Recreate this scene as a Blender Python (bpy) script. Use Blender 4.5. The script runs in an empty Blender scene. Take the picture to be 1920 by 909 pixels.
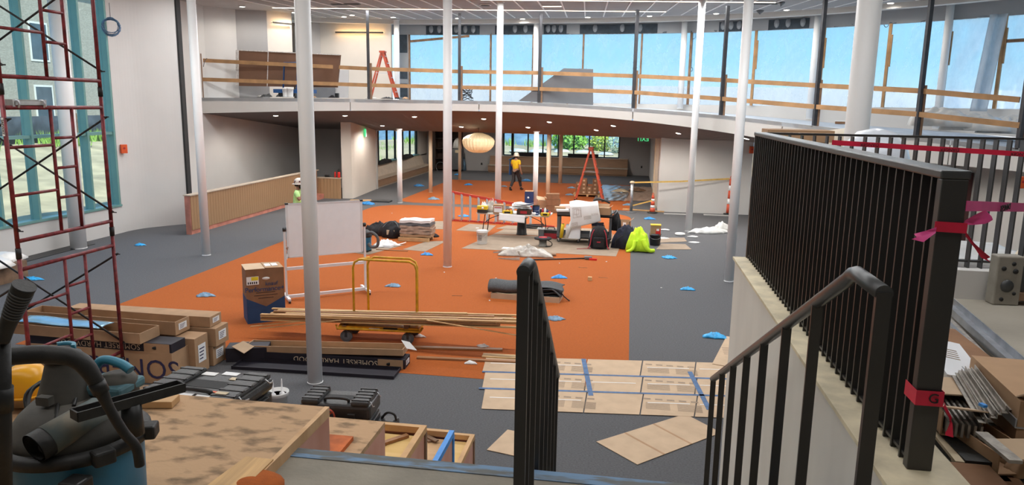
import bpy, bmesh, math, random
from mathutils import Vector, Matrix, Euler
random.seed(7)
sc = bpy.context.scene
COL = sc.collection
PI = math.pi
# ------------------------------------------------------------------ camera
F, CX, CY, HOR, TILT, EYE = 1385.0, 960.0, 454.5, 197.0, .0168, 3.95
_D = F*F/(CY-HOR)
_up = -Vector((-TILT*_D, _D, F)).normalized()
_y = Vector((1185-CX, HOR+TILT*(1185-CX)-CY, F)); _y -= _up*_y.dot(_up); _y.normalize()
_x = _y.cross(_up)
RW = Matrix((_x, _y, _up))                       # image-frame vector -> world vector
cam_d = bpy.data.cameras.new('camera'); cam = bpy.data.objects.new('camera', cam_d); COL.objects.link(cam)
cam_d.sensor_width = 36.0; cam_d.lens = F/1920*36; cam_d.clip_start = .05; cam_d.clip_end = 600
_r, _d, _f = RW.col[0], RW.col[1], RW.col[2]
cam.matrix_world = Matrix(((_r[0], -_d[0], -_f[0], 0), (_r[1], -_d[1], -_f[1], 0), (_r[2], -_d[2], -_f[2], EYE), (0, 0, 0, 1)))
sc.camera = cam
CAM = Vector((0, 0, EYE))
def ray(px, py): return RW @ Vector((px-CX, py-CY, F))
def at(px, py, z=0.0):                            # where a line of sight meets a level
    r = ray(px, py); return CAM + r*((z-EYE)/r.z)
def aty(px, py, Y):
    r = ray(px, py); return CAM + r*(Y/r.y)
def atx(px, py, X):
    r = ray(px, py); return CAM + r*(X/r.x)
def atd(px, py, d): return CAM + ray(px, py)*(d/F)
def proj(p):
    v = RW.transposed() @ (Vector(p)-CAM); return CX+F*v.x/v.z, CY+F*v.y/v.z, v.z
# ------------------------------------------------------------------ view, sky, sun
vs = sc.view_settings
vs.view_transform = 'Standard'; vs.look = 'None'; vs.gamma = 1.0; vs.use_curve_mapping = False
vs.exposure = 0.0
W = bpy.data.worlds.new('sky'); sc.world = W; W.use_nodes = True
nt = W.node_tree; nt.nodes.clear()
wo = nt.nodes.new('ShaderNodeOutputWorld'); bg = nt.nodes.new('ShaderNodeBackground')
tc = nt.nodes.new('ShaderNodeTexCoord'); sx = nt.nodes.new('ShaderNodeSeparateXYZ'); cr = nt.nodes.new('ShaderNodeValToRGB')
nt.links.new(tc.outputs['Generated'], sx.inputs[0]); nt.links.new(sx.outputs['Z'], cr.inputs[0])
nt.links.new(cr.outputs[0], bg.inputs[0]); nt.links.new(bg.outputs[0], wo.inputs[0])
e = cr.color_ramp.elements
e[0].position = 0.0; e[0].color = (.62, .86, 1.0, 1); e[1].position = 1.0; e[1].color = (.12, .33, .75, 1)
n_ = e.new(.06); n_.color = (.36, .74, 1.0, 1); n_ = e.new(.3); n_.color = (.22, .52, .92, 1)
bg.inputs[1].default_value = 2.1
sun_d = bpy.data.lights.new('sun', 'SUN'); sun = bpy.data.objects.new('sun', sun_d); COL.objects.link(sun)
sun_d.energy = 9.0; sun_d.angle = .01; sun_d.color = (1, .95, .86)
sun.rotation_euler = Vector((.5, -.42, .76)).to_track_quat('Z', 'Y').to_euler()
STRIP_W = 30.0
# ------------------------------------------------------------------ mesh helpers
class MB:
    def __init__(s): s.v = []; s.f = []; s.sm = []; s.mi = []; s.cur = 0
    def add(s, vs_, fs, smooth=False):
        o = len(s.v); s.v += [tuple(p) for p in vs_]
        for q in fs: s.f.append(tuple(i+o for i in q)); s.sm.append(smooth); s.mi.append(s.cur)
        return s
    def box(s, c, d, rz=0, rx=0, ry=0):
        R_ = Euler((rx, ry, rz)).to_matrix(); c = Vector(c)
        p = [c + R_ @ Vector((a*d[0]/2, b*d[1]/2, e_*d[2]/2)) for a in (-1, 1) for b in (-1, 1) for e_ in (-1, 1)]
        return s.add(p, [(0, 1, 3, 2), (4, 6, 7, 5), (0, 4, 5, 1), (2, 3, 7, 6), (0, 2, 6, 4), (1, 5, 7, 3)])
    def b2(s, a, b):
        a = Vector(a); b = Vector(b); return s.box((a+b)/2, [abs(b[i]-a[i]) for i in range(3)])
    def bar(s, p, q, w, h, up=(0, 0, 1)):
        p = Vector(p); q = Vector(q); t = (q-p).normalized(); u = Vector(up)
        if abs(t.dot(u)) > .98: u = Vector((1, 0, 0)) if abs(t.x) < .9 else Vector((0, 1, 0))
        a = t.cross(u).normalized(); b = a.cross(t).normalized()
        v = [e_ + a*(i*w/2) + b*(j*h/2) for e_ in (p, q) for i, j in ((-1, -1), (1, -1), (1, 1), (-1, 1))]
        return s.add(v, [(3, 2, 1, 0), (4, 5, 6, 7), (0, 1, 5, 4), (1, 2, 6, 5), (2, 3, 7, 6), (3, 0, 4, 7)])
    def tube(s, p, q, r, n=12, r2=None, cap=True):
        return s.path([p, q], r, n, cap, r2)
    def path(s, pts, r, n=8, cap=True, r2=None, flat=None):
        pts = [Vector(p) for p in pts]; m = len(pts); rings = []
        t0 = (pts[1]-pts[0]).normalized(); a = t0.orthogonal().normalized()
        if flat is not None: a = (Vector(flat)-t0*Vector(flat).dot(t0)).normalized()
        for i, p in enumerate(pts):
            t = (pts[min(i+1, m-1)]-pts[max(i-1, 0)]).normalized()
            a = (a - t*a.dot(t)).normalized(); b = t.cross(a)
            rr = r if r2 is None else r+(r2-r)*i/(m-1)
            if callable(r): rr = r(i/(m-1))
            rings.append([p + (a*math.cos(2*PI*k/n) + b*math.sin(2*PI*k/n))*rr for k in range(n)])
        o = len(s.v); s.v += [tuple(x) for R_ in rings for x in R_]
        for i in range(m-1):
            for k in range(n):
                s.f.append((o+i*n+k, o+i*n+(k+1) % n, o+(i+1)*n+(k+1) % n, o+(i+1)*n+k)); s.sm.append(True); s.mi.append(s.cur)
        if cap:
            s.f.append(tuple(o+k for k in range(n))[::-1]); s.sm.append(False); s.mi.append(s.cur)
            s.f.append(tuple(o+(m-1)*n+k for k in range(n))); s.sm.append(False); s.mi.append(s.cur)
        return s
    def lathe(s, prof, c=(0, 0, 0), n=24, smooth=True, sx=1, sy=1):
        c = Vector(c); o = len(s.v); m = len(prof)
        for r, z in prof:
            for k in range(n): s.v.append((c.x+r*sx*math.cos(2*PI*k/n), c.y+r*sy*math.sin(2*PI*k/n), c.z+z))
        for i in range(m-1):
            for k in range(n):
                s.f.append((o+i*n+k, o+i*n+(k+1) % n, o+(i+1)*n+(k+1) % n, o+(i+1)*n+k)); s.sm.append(smooth); s.mi.append(s.cur)
        for i, fl in ((0, -1), (m-1, 1)):
            if prof[i][0] > 1e-4:
                s.f.append(tuple(o+i*n+k for k in range(n))[::fl]); s.sm.append(False); s.mi.append(s.cur)
        return s
    def prism(s, poly, z0, z1):
        n = len(poly); ar = sum(poly[i][0]*poly[(i+1) % n][1]-poly[(i+1) % n][0]*poly[i][1] for i in range(n))
        if ar < 0: poly = poly[::-1]
        g = lambda z, i: z(i) if callable(z) else z
        v = [(p[0], p[1], g(z0, i)) for i, p in enumerate(poly)] + [(p[0], p[1], g(z1, i)) for i, p in enumerate(poly)]
        return s.add(v, [tuple(range(n))[::-1], tuple(range(n, 2*n))] + [(i, (i+1) % n, n+(i+1) % n, n+i) for i in range(n)])
    def grid(s, fn, nu, nv, th=0.0, smooth=True):
        P = [[Vector(fn(i/nu, j/nv)) for j in range(nv+1)] for i in range(nu+1)]
        o = len(s.v); w = nv+1
        for r in P: s.v += [tuple(p) for p in r]
        for i in range(nu):
            for j in range(nv):
                s.f.append((o+i*w+j, o+(i+1)*w+j, o+(i+1)*w+j+1, o+i*w+j+1)); s.sm.append(smooth); s.mi.append(s.cur)
        if th:
            o2 = len(s.v)
            for i in range(nu+1):
                for j in range(nv+1):
                    a = P[min(i+1, nu)][j]-P[max(i-1, 0)][j]; b = P[i][min(j+1, nv)]-P[i][max(j-1, 0)]
                    nn = a.cross(b); nn = nn.normalized() if nn.length > 1e-9 else Vector((0, 0, 1))
                    s.v.append(tuple(P[i][j]-nn*th))
            for i in range(nu):
                for j in range(nv):
                    s.f.append((o2+i*w+j+1, o2+(i+1)*w+j+1, o2+(i+1)*w+j, o2+i*w+j)); s.sm.append(smooth); s.mi.append(s.cur)
            rim = [i*w for i in range(nu+1)] + [nu*w+j for j in range(1, nv+1)] + [i*w+nv for i in range(nu-1, -1, -1)] + [j for j in range(nv-1, 0, -1)]
            for k in range(len(rim)):
                a, b = rim[k], rim[(k+1) % len(rim)]
                s.f.append((o+b, o+a, o2+a, o2+b)); s.sm.append(False); s.mi.append(s.cur)
        return s
    def mesh(s, name):
        me = bpy.data.meshes.new(name); me.from_pydata(s.v, [], s.f)
        me.polygons.foreach_set('use_smooth', s.sm); me.polygons.foreach_set('material_index', s.mi); me.update()
        return me
    def build(s, name, mats, parent=None, loc=None, rz=0, bevel=0, rot=None):
        me = s.mesh(name)
        for m_ in (mats if isinstance(mats, (list, tuple)) else [mats]): me.materials.append(M[m_] if isinstance(m_, str) else m_)
        return obj(name, me, parent, loc, rz, bevel, rot)
def obj(name, me, parent=None, loc=None, rz=0, bevel=0, rot=None):
    o = bpy.data.objects.new(name, me); COL.objects.link(o)
    if parent is not None: o.parent = parent
    if loc is not None: o.location = loc
    if rot is not None: o.rotation_euler = rot
    elif rz: o.rotation_euler = (0, 0, rz)
    if bevel:
        b = o.modifiers.new('bevel', 'BEVEL'); b.width = bevel; b.segments = 2; b.limit_method = 'ANGLE'
    return o
def tag(o, label, cat, group=None):
    o['label'] = label; o['category'] = cat
    if group: o['group'] = group
    return o
def thing(name, label, cat, loc=(0, 0, 0), rz=0, group=None, rot=None):
    o = bpy.data.objects.new(name, None); COL.objects.link(o); o.location = loc
    o.rotation_euler = rot if rot else (0, 0, rz); o.empty_display_size = .2
    return tag(o, label, cat, group)
def struct(o): o['kind'] = 'structure'; return o
def dup(root, loc, rz=None, label=None, group=None, scale=None):
    r = root.copy(); COL.objects.link(r); r.location = loc
    if rz is not None: r.rotation_euler = (0, 0, rz)
    if scale: r.scale = scale
    if label: r['label'] = label
    if group: r['group'] = group
    for ch in root.children:
        c = ch.copy(); COL.objects.link(c); c.parent = r
        for g in ch.children:
            d = g.copy(); COL.objects.link(d); d.parent = c
    return r
def spline(pts, n=6):
    pts = [Vector(p) for p in pts]; out = []
    for i in range(len(pts)-1):
        p0, p1, p2, p3 = pts[max(i-1, 0)], pts[i], pts[i+1], pts[min(i+2, len(pts)-1)]
        for k in range(n):
            t = k/n; out.append(.5*((2*p1)+(p2-p0)*t+(2*p0-5*p1+4*p2-p3)*t*t+(3*p1-p0-3*p2+p3)*t**3))
    return out+[pts[-1]]
def wall_strip(mb, pts, z0, z1, th=.15, side=1):          # a wall along a plan polyline
    P = [Vector((p[0], p[1])) for p in pts]; N = []
    for i in range(len(P)):
        t = (P[min(i+1, len(P)-1)]-P[max(i-1, 0)]).normalized(); N.append(Vector((-t.y, t.x))*side)
    g = lambda z, i: z[i] if isinstance(z, (list, tuple)) else z
    for i in range(len(P)-1):
        a, b, c, d = P[i], P[i+1], P[i+1]+N[i+1]*th, P[i]+N[i]*th
        v = [(a.x, a.y, g(z0, i)), (b.x, b.y, g(z0, i+1)), (c.x, c.y, g(z0, i+1)), (d.x, d.y, g(z0, i)), (a.x, a.y, g(z1, i)), (b.x, b.y, g(z1, i+1)), (c.x, c.y, g(z1, i+1)), (d.x, d.y, g(z1, i))]
        mb.add(v, [(0, 1, 2, 3)[::-1], (4, 5, 6, 7), (0, 1, 5, 4), (2, 3, 7, 6)] + ([(3, 0, 4, 7)] if i == 0 else []) + ([(1, 2, 6, 5)] if i == len(P)-2 else []))
    return mb
def rnd(a, b): return a+(b-a)*random.random()
# ------------------------------------------------------------------ materials
M = {}
def mk(name, col, rough=.6, metal=0.0, var=.08, scale=6.0, bump=0.0, bscale=None, stretch=(1, 1, 1), col2=None, thr=None, coord='Object', detail=4, spec=.5, alpha=1.0, trans=0.0):
    m = bpy.data.materials.new(name); m.use_nodes = True; t = m.node_tree; b = t.nodes['Principled BSDF']
    b.inputs['Roughness'].default_value = rough; b.inputs['Metallic'].default_value = metal
    b.inputs['Specular IOR Level'].default_value = spec
    c = t.nodes.new('ShaderNodeTexCoord'); mp = t.nodes.new('ShaderNodeMapping'); mp.inputs['Scale'].default_value = stretch
    t.links.new(c.outputs[coord], mp.inputs[0])
    n = t.nodes.new('ShaderNodeTexNoise'); n.inputs['Scale'].default_value = scale; n.inputs['Detail'].default_value = detail
    t.links.new(mp.outputs[0], n.inputs['Vector'])
    r = t.nodes.new('ShaderNodeValToRGB'); t.links.new(n.outputs['Fac'], r.inputs[0])
    lo = [max(0, x*(1-var)) for x in col[:3]]; hi = [min(1, x*(1+var)) for x in col[:3]]
    if col2: lo, hi = list(col[:3]), list(col2[:3])
    a, z = thr if thr else (.3, .7)
    r.color_ramp.elements[0].position = a; r.color_ramp.elements[0].color = (*lo, 1)
    r.color_ramp.elements[1].position = z; r.color_ramp.elements[1].color = (*hi, 1)
    t.links.new(r.outputs[0], b.inputs['Base Color'])
    if bump:
        n2 = t.nodes.new('ShaderNodeTexNoise'); n2.inputs['Scale'].default_value = bscale or scale*4; n2.inputs['Detail'].default_value = 5
        t.links.new(mp.outputs[0], n2.inputs['Vector'])
        bp = t.nodes.new('ShaderNodeBump'); bp.inputs['Strength'].default_value = bump; bp.inputs['Distance'].default_value = .02
        t.links.new(n2.outputs['Fac'], bp.inputs['Height']); t.links.new(bp.outputs[0], b.inputs['Normal'])
    if alpha < 1: b.inputs['Alpha'].default_value = alpha
    if trans: b.inputs['Transmission Weight'].default_value = trans
    M[name] = m; return m
def emit(name, col, s):
    m = bpy.data.materials.new(name); m.use_nodes = True; b = m.node_tree.nodes['Principled BSDF']
    b.inputs['Base Color'].default_value = (*col, 1); b.inputs['Emission Color'].default_value = (*col, 1); b.inputs['Emission Strength'].default_value = s
    M[name] = m; return m
def see(name, col, fac, rough=.4, tint=(1, 1, 1), wr=0.0, scale=3.0, stretch=(1, 1, 1)):   # thin see-through film: part clear, part milky
    m = bpy.data.materials.new(name); m.use_nodes = True; t = m.node_tree; t.nodes.clear(); N = t.nodes.new; L = t.links.new
    o = N('ShaderNodeOutputMaterial'); mx = N('ShaderNodeMixShader'); tr = N('ShaderNodeBsdfTransparent'); tr.inputs[0].default_value = (*tint, 1)
    tl = N('ShaderNodeBsdfTranslucent'); tl.inputs[0].default_value = (*col, 1); pr = N('ShaderNodeBsdfPrincipled')
    pr.inputs['Base Color'].default_value = (*col, 1); pr.inputs['Roughness'].default_value = rough
    m2 = N('ShaderNodeMixShader'); m2.inputs[0].default_value = .5; L(tl.outputs[0], m2.inputs[1]); L(pr.outputs[0], m2.inputs[2])
    c = N('ShaderNodeTexCoord'); mp = N('ShaderNodeMapping'); mp.inputs['Scale'].default_value = stretch; n = N('ShaderNodeTexNoise'); n.inputs['Scale'].default_value = scale; n.inputs['Detail'].default_value = 6
    L(c.outputs['Object'], mp.inputs[0]); L(mp.outputs[0], n.inputs['Vector'])
    mr = N('ShaderNodeMapRange'); mr.inputs[1].default_value = .35; mr.inputs[2].default_value = .7; mr.inputs[3].default_value = max(0, fac-wr); mr.inputs[4].default_value = min(1, fac+wr)
    L(n.outputs['Fac'], mr.inputs[0]); L(mr.outputs[0], mx.inputs[0]); L(tr.outputs[0], mx.inputs[1]); L(m2.outputs[0], mx.inputs[2]); L(mx.outputs[0], o.inputs[0])
    M[name] = m; return m
mk('wall_paint', (.60, .58, .555), .8, var=.025, scale=1.2)
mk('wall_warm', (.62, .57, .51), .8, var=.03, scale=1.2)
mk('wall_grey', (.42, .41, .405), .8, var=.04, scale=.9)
mk('stair_wall', (.62, .59, .53), .75, var=.1, scale=1.6, stretch=(1, 1, .4))
mk('wall_cap', (.60, .52, .36), .7, var=.22, scale=7)
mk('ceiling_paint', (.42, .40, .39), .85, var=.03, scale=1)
mk('ceiling_panel', (.31, .305, .305), .85, var=.05, scale=2)
mk('rib_white', (.85, .85, .85), .5, var=.02)
mk('column_white', (.88, .88, .875), .45, var=.02, scale=2)
mk('column_tan', (.70, .58, .43), .5, var=.03, scale=2)
mk('fascia', (.60, .58, .545), .7, var=.02, scale=1)
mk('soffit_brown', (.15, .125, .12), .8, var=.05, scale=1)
mk('bulkhead', (.36, .37, .38), .8, var=.05, scale=1)
mk('bulkhead_patch', (.045, .06, .075), .8, var=.35, scale=5)
mk('plaster_smear', (.30, .32, .34), .8, var=.2, scale=5)
mk('carpet_grey', (.105, .105, .11), .95, var=.28, scale=38, bump=.5, bscale=190, stretch=(1, 2.2, 1), detail=6)
mk('carpet_orange', (.40, .090, .006), .95, var=.12, scale=24, bump=.5, bscale=190, stretch=(1, 2.2, 1), detail=6)
mk('concrete', (.29, .262, .215), .8, var=.16, scale=1.4, bump=.1, bscale=30, detail=8)
mk('landing_concrete', (.24, .215, .17), .85, var=.2, scale=3, bump=.15, bscale=40, detail=8)
mk('stair_nosing', (.11, .115, .11), .75, col2=(.13, .23, .36), thr=(.44, .60), scale=6, stretch=(1, 4, 1), detail=8)
mk('steel_dark', (.06, .057, .054), .42, metal=.55, var=.1, scale=3)
mk('steel_rail', (.085, .087, .088), .38, metal=.6, var=.12, scale=4)
mk('post_steel', (.06, .06, .065), .5, metal=.5, var=.2, scale=5)
mk('timber', (.40, .225, .10), .7, var=.22, scale=3, stretch=(1, 1, 1), bump=.05)
mk('timber_dark', (.22, .13, .075), .75, var=.3, scale=5)
mk('strip_oak', (.56, .36, .16), .6, var=.22, scale=9, stretch=(.3, 3, 3))
mk('strip_walnut', (.30, .14, .055), .55, var=.2, scale=9, stretch=(.3, 3, 3))
mk('plywood', (.50, .30, .145), .8, col2=(.62, .40, .22), scale=4, stretch=(.6, 3, 1), bump=.05, thr=(.3, .7))
mk('plywood_red', (.50, .235, .165), .8, col2=(.62, .36, .29), scale=3, stretch=(1, 1, .6), thr=(.3, .7))
mk('plywood_yellow', (.62, .40, .13), .75, col2=(.70, .48, .20), scale=4, stretch=(.5, 4, 1))
mk('pink_board', (.50, .19, .135), .8, var=.25, scale=3)
mk('beadboard', (.33, .195, .10), .6, var=.12, scale=4, stretch=(1, 6, .2))
mk('bench_wood', (.30, .175, .10), .55, var=.12, scale=4, stretch=(.5, .5, 4))
mk('bench_light', (.50, .41, .32), .55, var=.1, scale=4)
mk('cardboard', (.40, .245, .135), .85, var=.10, scale=5, bump=.04)
mk('cardboard_grey', (.30, .225, .16), .85, var=.12, scale=4, bump=.04)
mk('cardboard_light', (.52, .375, .245), .85, var=.09, scale=4, bump=.04)
mk('paper_kraft', (.38, .27, .20), .8, var=.2, scale=9, bump=.3)
mk('cardboard_dark', (.235, .12, .06), .85, var=.14, scale=5)
mk('carton_black', (.012, .010, .018), .6, var=.2)
mk('ink_navy', (.022, .020, .07), .7, var=.1)
mk('ink_cream', (.62, .5, .36), .7, var=.05)
mk('ink_black', (.012, .012, .012), .7, var=.05)
mk('ink_grey', (.30, .22, .15), .8, var=.15, scale=40)
mk('print_blue', (.012, .05, .14), .7, var=.12, scale=5)
mk('paper_white', (.78, .77, .75), .8, var=.03)
mk('label_white', (.80, .80, .80), .6, var=.03)
mk('label_yellow', (.75, .62, .02), .6, var=.05)
mk('tape_blue', (.03, .10, .24), .6, var=.35, scale=14)
mk('tape_bright', (.04, .26, .70), .5, var=.15, scale=8)
mk('cover_blue', (.03, .25, .60), .5, var=.35, scale=14, bump=.6, bscale=30)
mk('cover_teal', (.03, .36, .72), .45, var=.35, scale=14, bump=.6, bscale=30)
mk('cover_dusty', (.16, .27, .38), .6, var=.35, scale=12, bump=.6, bscale=30)
mk('teal_frame', (.17, .34, .32), .4, metal=.2, var=.06, scale=3)
mk('teal_dark', (.05, .13, .14), .45, metal=.2, var=.06)
mk('mullion_black', (.012, .022, .025), .45, var=.1)
mk('scaffold_red', (.165, .018, .022), .5, metal=.2, var=.55, scale=12)
mk('scaffold_black', (.02, .018, .018), .5, metal=.4, var=.4, scale=14)
mk('caster_iron', (.16, .09, .06), .7, metal=.4, var=.4, scale=20)
mk('plank_aluminium', (.42, .41, .39), .45, metal=.6, var=.2)
mk('white_metal', (.72, .72, .73), .4, metal=.1, var=.03)
mk('board_white', (.80, .81, .83), .3, var=.02)
mk('black_plastic', (.014, .014, .014), .45, var=.3, scale=10)
mk('black_worn', (.016, .015, .014), .55, var=.5, scale=14, bump=.1)
mk('case_black', (.022, .022, .022), .42, var=.35, scale=12, bump=.12, bscale=60)
mk('rubber_grey', (.09, .09, .09), .7, var=.25, scale=12)
mk('cart_yellow', (.62, .32, .012), .45, var=.25, scale=10)
mk('vac_blue', (.018, .17, .31), .45, var=.2, scale=5, bump=.05)
mk('vac_teal', (.07, .16, .19), .6, var=.3, scale=6)
mk('vac_pipe', (.10, .125, .12), .7, col2=(.23, .20, .15), scale=9, thr=(.4, .65))
mk('vac_dust', (.035, .033, .03), .7, col2=(.12, .108, .088), scale=5, thr=(.35, .75), bump=.1)
mk('vac_cyan', (.04, .22, .32), .45, var=.15)
mk('hat_yellow', (.86, .40, .008), .35, var=.06, scale=3)
mk('danger_pink', (.88, .09, .34), .45, var=.12, scale=6)
mk('danger_red', (.62, .012, .05), .45, var=.15, scale=6)
mk('orange_plastic', (.72, .11, .02), .5, var=.1)
mk('cone_orange', (.62, .085, .035), .55, var=.15)
mk('ladder_orange', (.40, .058, .022), .5, var=.2, scale=8)
mk('ladder_red', (.52, .045, .025), .5, var=.2, scale=8)
mk('aluminium', (.52, .53, .55), .35, metal=.75, var=.12, scale=6)
mk('galvanised', (.40, .42, .45), .35, metal=.8, var=.25, scale=8)
mk('metal_lath', (.36, .33, .29), .45, metal=.7, var=.3, scale=24, stretch=(1, 1, 1))
mk('trim_beige', (.58, .47, .31), .6, var=.12)
mk('plastic_grey', (.115, .12, .125), .5, var=.12)
mk('plastic_beige', (.27, .245, .205), .6, var=.15, scale=8)
mk('table_white', (.72, .71, .66), .45, var=.03)
mk('fabric_black', (.014, .013, .015), .85, var=.4, scale=14, bump=.3, bscale=40)
mk('fabric_red', (.45, .03, .05), .8, var=.2)
mk('fabric_navy', (.012, .014, .03), .85, var=.3, scale=12, bump=.25, bscale=40)
mk('hivis', (.62, .95, .03), .75, var=.12, scale=8, bump=.2, bscale=20)
mk('shirt_lime', (.50, .80, .30), .85, var=.12, scale=9, bump=.2, bscale=20)
mk('shirt_yellow', (.78, .52, .015), .85, var=.10, scale=9, bump=.2, bscale=20)
mk('trousers_dark', (.035, .033, .036), .85, var=.3, scale=9, bump=.2, bscale=20)
mk('skin', (.42, .235, .16), .6, var=.06)
mk('skin_tan', (.30, .155, .10), .6, var=.06)
mk('hair_dark', (.012, .010, .010), .8, var=.2)
mk('hat_white', (.72, .66, .58), .45, var=.05)
mk('sticker_mix', (.02, .02, .05), .5, col2=(.5, .12, .06), scale=22, thr=(.45, .6))
mk('boots', (.02, .016, .014), .7, var=.2)
mk('bin_blue', (.02, .12, .32), .5, var=.1)
mk('can_blue', (.02, .045, .14), .45, var=.1)
mk('can_black', (.015, .018, .024), .45, var=.1)
mk('bucket_white', (.74, .73, .70), .45, var=.04, scale=6)
mk('tool_yellow', (.70, .46, .01), .5, var=.12)
mk('tool_red', (.42, .02, .03), .5, var=.12)
mk('carpet_scrap', (.085, .088, .09), .95, var=.2, scale=40, bump=.4, bscale=120)
mk('carpet_back', (.015, .016, .02), .7, var=.2)
mk('film_clear', (.44, .40, .345), .25, var=.2, scale=9, bump=.9, bscale=9, spec=.9)
mk('film_white', (.72, .71, .68), .35, var=.08, scale=5, bump=.7, bscale=7)
mk('film_silver', (.52, .55, .60), .18, metal=.55, var=.3, scale=5, bump=1.0, bscale=10)
mk('drywall_paper', (.165, .085, .05), .9, var=.06, scale=3)
mk('drywall_edge', (.55, .53, .50), .9, var=.3, scale=16)
mk('drywall_grey', (.15, .155, .165), .9, var=.06, scale=2)
mk('steel_blue', (.02, .09, .26), .45, metal=.2, var=.15)
mk('cable_blue', (.11, .20, .32), .5, var=.5, scale=30)
mk('bottle_red', (.62, .025, .02), .35, var=.05)
mk('leaf_green', (.20, .40, .05), .7, var=.4, scale=5)
mk('leaf_yellow', (.38, .46, .06), .7, var=.35, scale=5)
mk('leaf_pale', (.42, .50, .34), .7, var=.3, scale=5)
mk('grass_green', (.26, .42, .08), .8, var=.45, scale=5)
mk('dirt', (.40, .32, .19), .95, var=.3, scale=.7, bump=.6, bscale=5, detail=8)
mk('netting', (.12, .20, .27), .9, var=.3, scale=1.2, bump=.3, bscale=6, detail=8)
mk('silt_fence', (.045, .05, .06), .9, var=.4, scale=2)
mk('rock_pale', (.52, .53, .52), .9, var=.3, scale=2, bump=.5)
mk('asphalt_shingle', (.16, .15, .15), .9, var=.25, scale=12)
mk('window_dark', (.06, .075, .09), .15, var=.3, scale=1)
mk('stone_trim', (.62, .60, .55), .8, var=.08)
mk('parapet_white', (.78, .80, .82), .8, var=.05, scale=.4)
mk('lantern_paper', (.72, .60, .40), .7, var=.06, scale=5)
mk('shelf_brown', (.05, .026, .016), .6, var=.3)
mk('device_orange', (.72, .10, .02), .45, var=.05)
mk('door_red', (.06, .012, .012), .5, var=.2)
mk('dome_cream', (.66, .57, .43), .6, var=.05, scale=3)
mk('dome_film', (.64, .68, .74), .3, var=.1, scale=4, bump=.5, bscale=10)
emit('glow_white', (1, .93, .82), 9.0)
emit('glow_strip', (1, .86, .66), 3.2)
emit('glow_warm', (1, .62, .24), 15.0)
emit('glow_green', (.05, .55, .20), 1.6)
emit('lantern_glow', (1, .72, .36), .32)
see('glass', (.7, .85, .85), .03, .05, (.80, .86, .86))
see('plastic_film', (.62, .70, .75), .20, .3, (.50, .53, .54), .12, 2.2, (1, 1, .5))
see('plastic_cloudy', (.66, .71, .75), .55, .3, (.50, .53, .54), .2, 2.2, (1, 1, .5))
see('plastic_strip', (.80, .84, .88), .72, .3, (.62, .66, .68), .15, 2.2, (1, 1, .5))
# brick: real-size procedural courses for a far facade
m = bpy.data.materials.new('brick_pale'); m.use_nodes = True; t = m.node_tree; b = t.nodes['Principled BSDF']
bt = t.nodes.new('ShaderNodeTexBrick'); tcn = t.nodes.new('ShaderNodeTexCoord'); mp = t.nodes.new('ShaderNodeMapping'); mp.inputs['Rotation'].default_value = (PI/2, 0, PI/2)
bt.inputs['Scale'].default_value = 3.2; bt.inputs['Color1'].default_value = (.36, .33, .27, 1); bt.inputs['Color2'].default_value = (.28, .25, .205, 1); bt.inputs['Mortar'].default_value = (.20, .185, .16, 1); bt.inputs['Mortar Size'].default_value = .012
sxn = t.nodes.new('ShaderNodeSeparateXYZ'); cxn = t.nodes.new('ShaderNodeCombineXYZ')
t.links.new(tcn.outputs['Object'], sxn.inputs[0]); t.links.new(sxn.outputs['Y'], cxn.inputs['X']); t.links.new(sxn.outputs['Z'], cxn.inputs['Y'])
t.links.new(cxn.outputs[0], bt.inputs['Vector']); t.links.new(bt.outputs['Color'], b.inputs['Base Color']); b.inputs['Roughness'].default_value = .9
M['brick_pale'] = m
def text_mesh(s, size, depth=.001, spacing=1.0):
    c = bpy.data.curves.new('lettering', 'FONT'); c.body = s; c.size = size; c.extrude = depth; c.align_x = 'CENTER'; c.align_y = 'CENTER'; c.space_character = spacing; c.resolution_u = 3
    o = bpy.data.objects.new('lettering', c); COL.objects.link(o)
    dg = bpy.context.evaluated_depsgraph_get(); dg.update()
    me = bpy.data.meshes.new_from_object(o.evaluated_get(dg)); bpy.data.objects.remove(o); bpy.data.curves.remove(c)
    me.materials.clear(); return me
_TX = {}
def lettering(s, size, mat, parent, loc, rot, spacing=1.0, sc_=None, name='lettering'):
    k = (s, size, mat, spacing)
    if k not in _TX:
        _TX[k] = text_mesh(s, size, .001, spacing); _TX[k].materials.append(M[mat])
    o = obj(name, _TX[k], parent, loc, 0, 0, rot)
    if sc_: o.scale = sc_
    return o
# ================================================================== THE SETTING
ORD = ['leftmost', 'second from the left', 'third from the left', 'fourth from the left', 'fifth from the left', 'sixth from the left', 'seventh from the left', 'eighth from the left', 'ninth from the left', 'tenth from the left', 'eleventh from the left', 'twelfth from the left', 'thirteenth from the left']
CEIL = 7.24
def rrect(x0, y0, x1, y1, r):
    out = []
    for (cx, cy, a, rr) in ((x1-r[0], y0+r[0], -90, r[0]), (x1-r[1], y1-r[1], 0, r[1]), (x0+r[2], y1-r[2], 90, r[2]), (x0+r[3], y0+r[3], 180, r[3])):
        for k in range(9 if rr > .02 else 1): t = math.radians(a+90*k/8); out.append((cx+rr*math.cos(t), cy+rr*math.sin(t)))
    return out
struct(MB().b2((-15.6, -5, -.25), (16, 44.4, 0)).build('floor', 'carpet_grey'))
struct(MB().prism(rrect(-9.72, 10.08, .14, 28.0, (.01, 1.35, 1.3, .01)), 0, .004).build('floor_orange', 'carpet_orange'))
struct(MB().prism(rrect(-9.35, 28.75, .1, 38.3, (.01, .01, .01, .9)), 0, .004).build('floor_orange', 'carpet_orange'))
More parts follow.
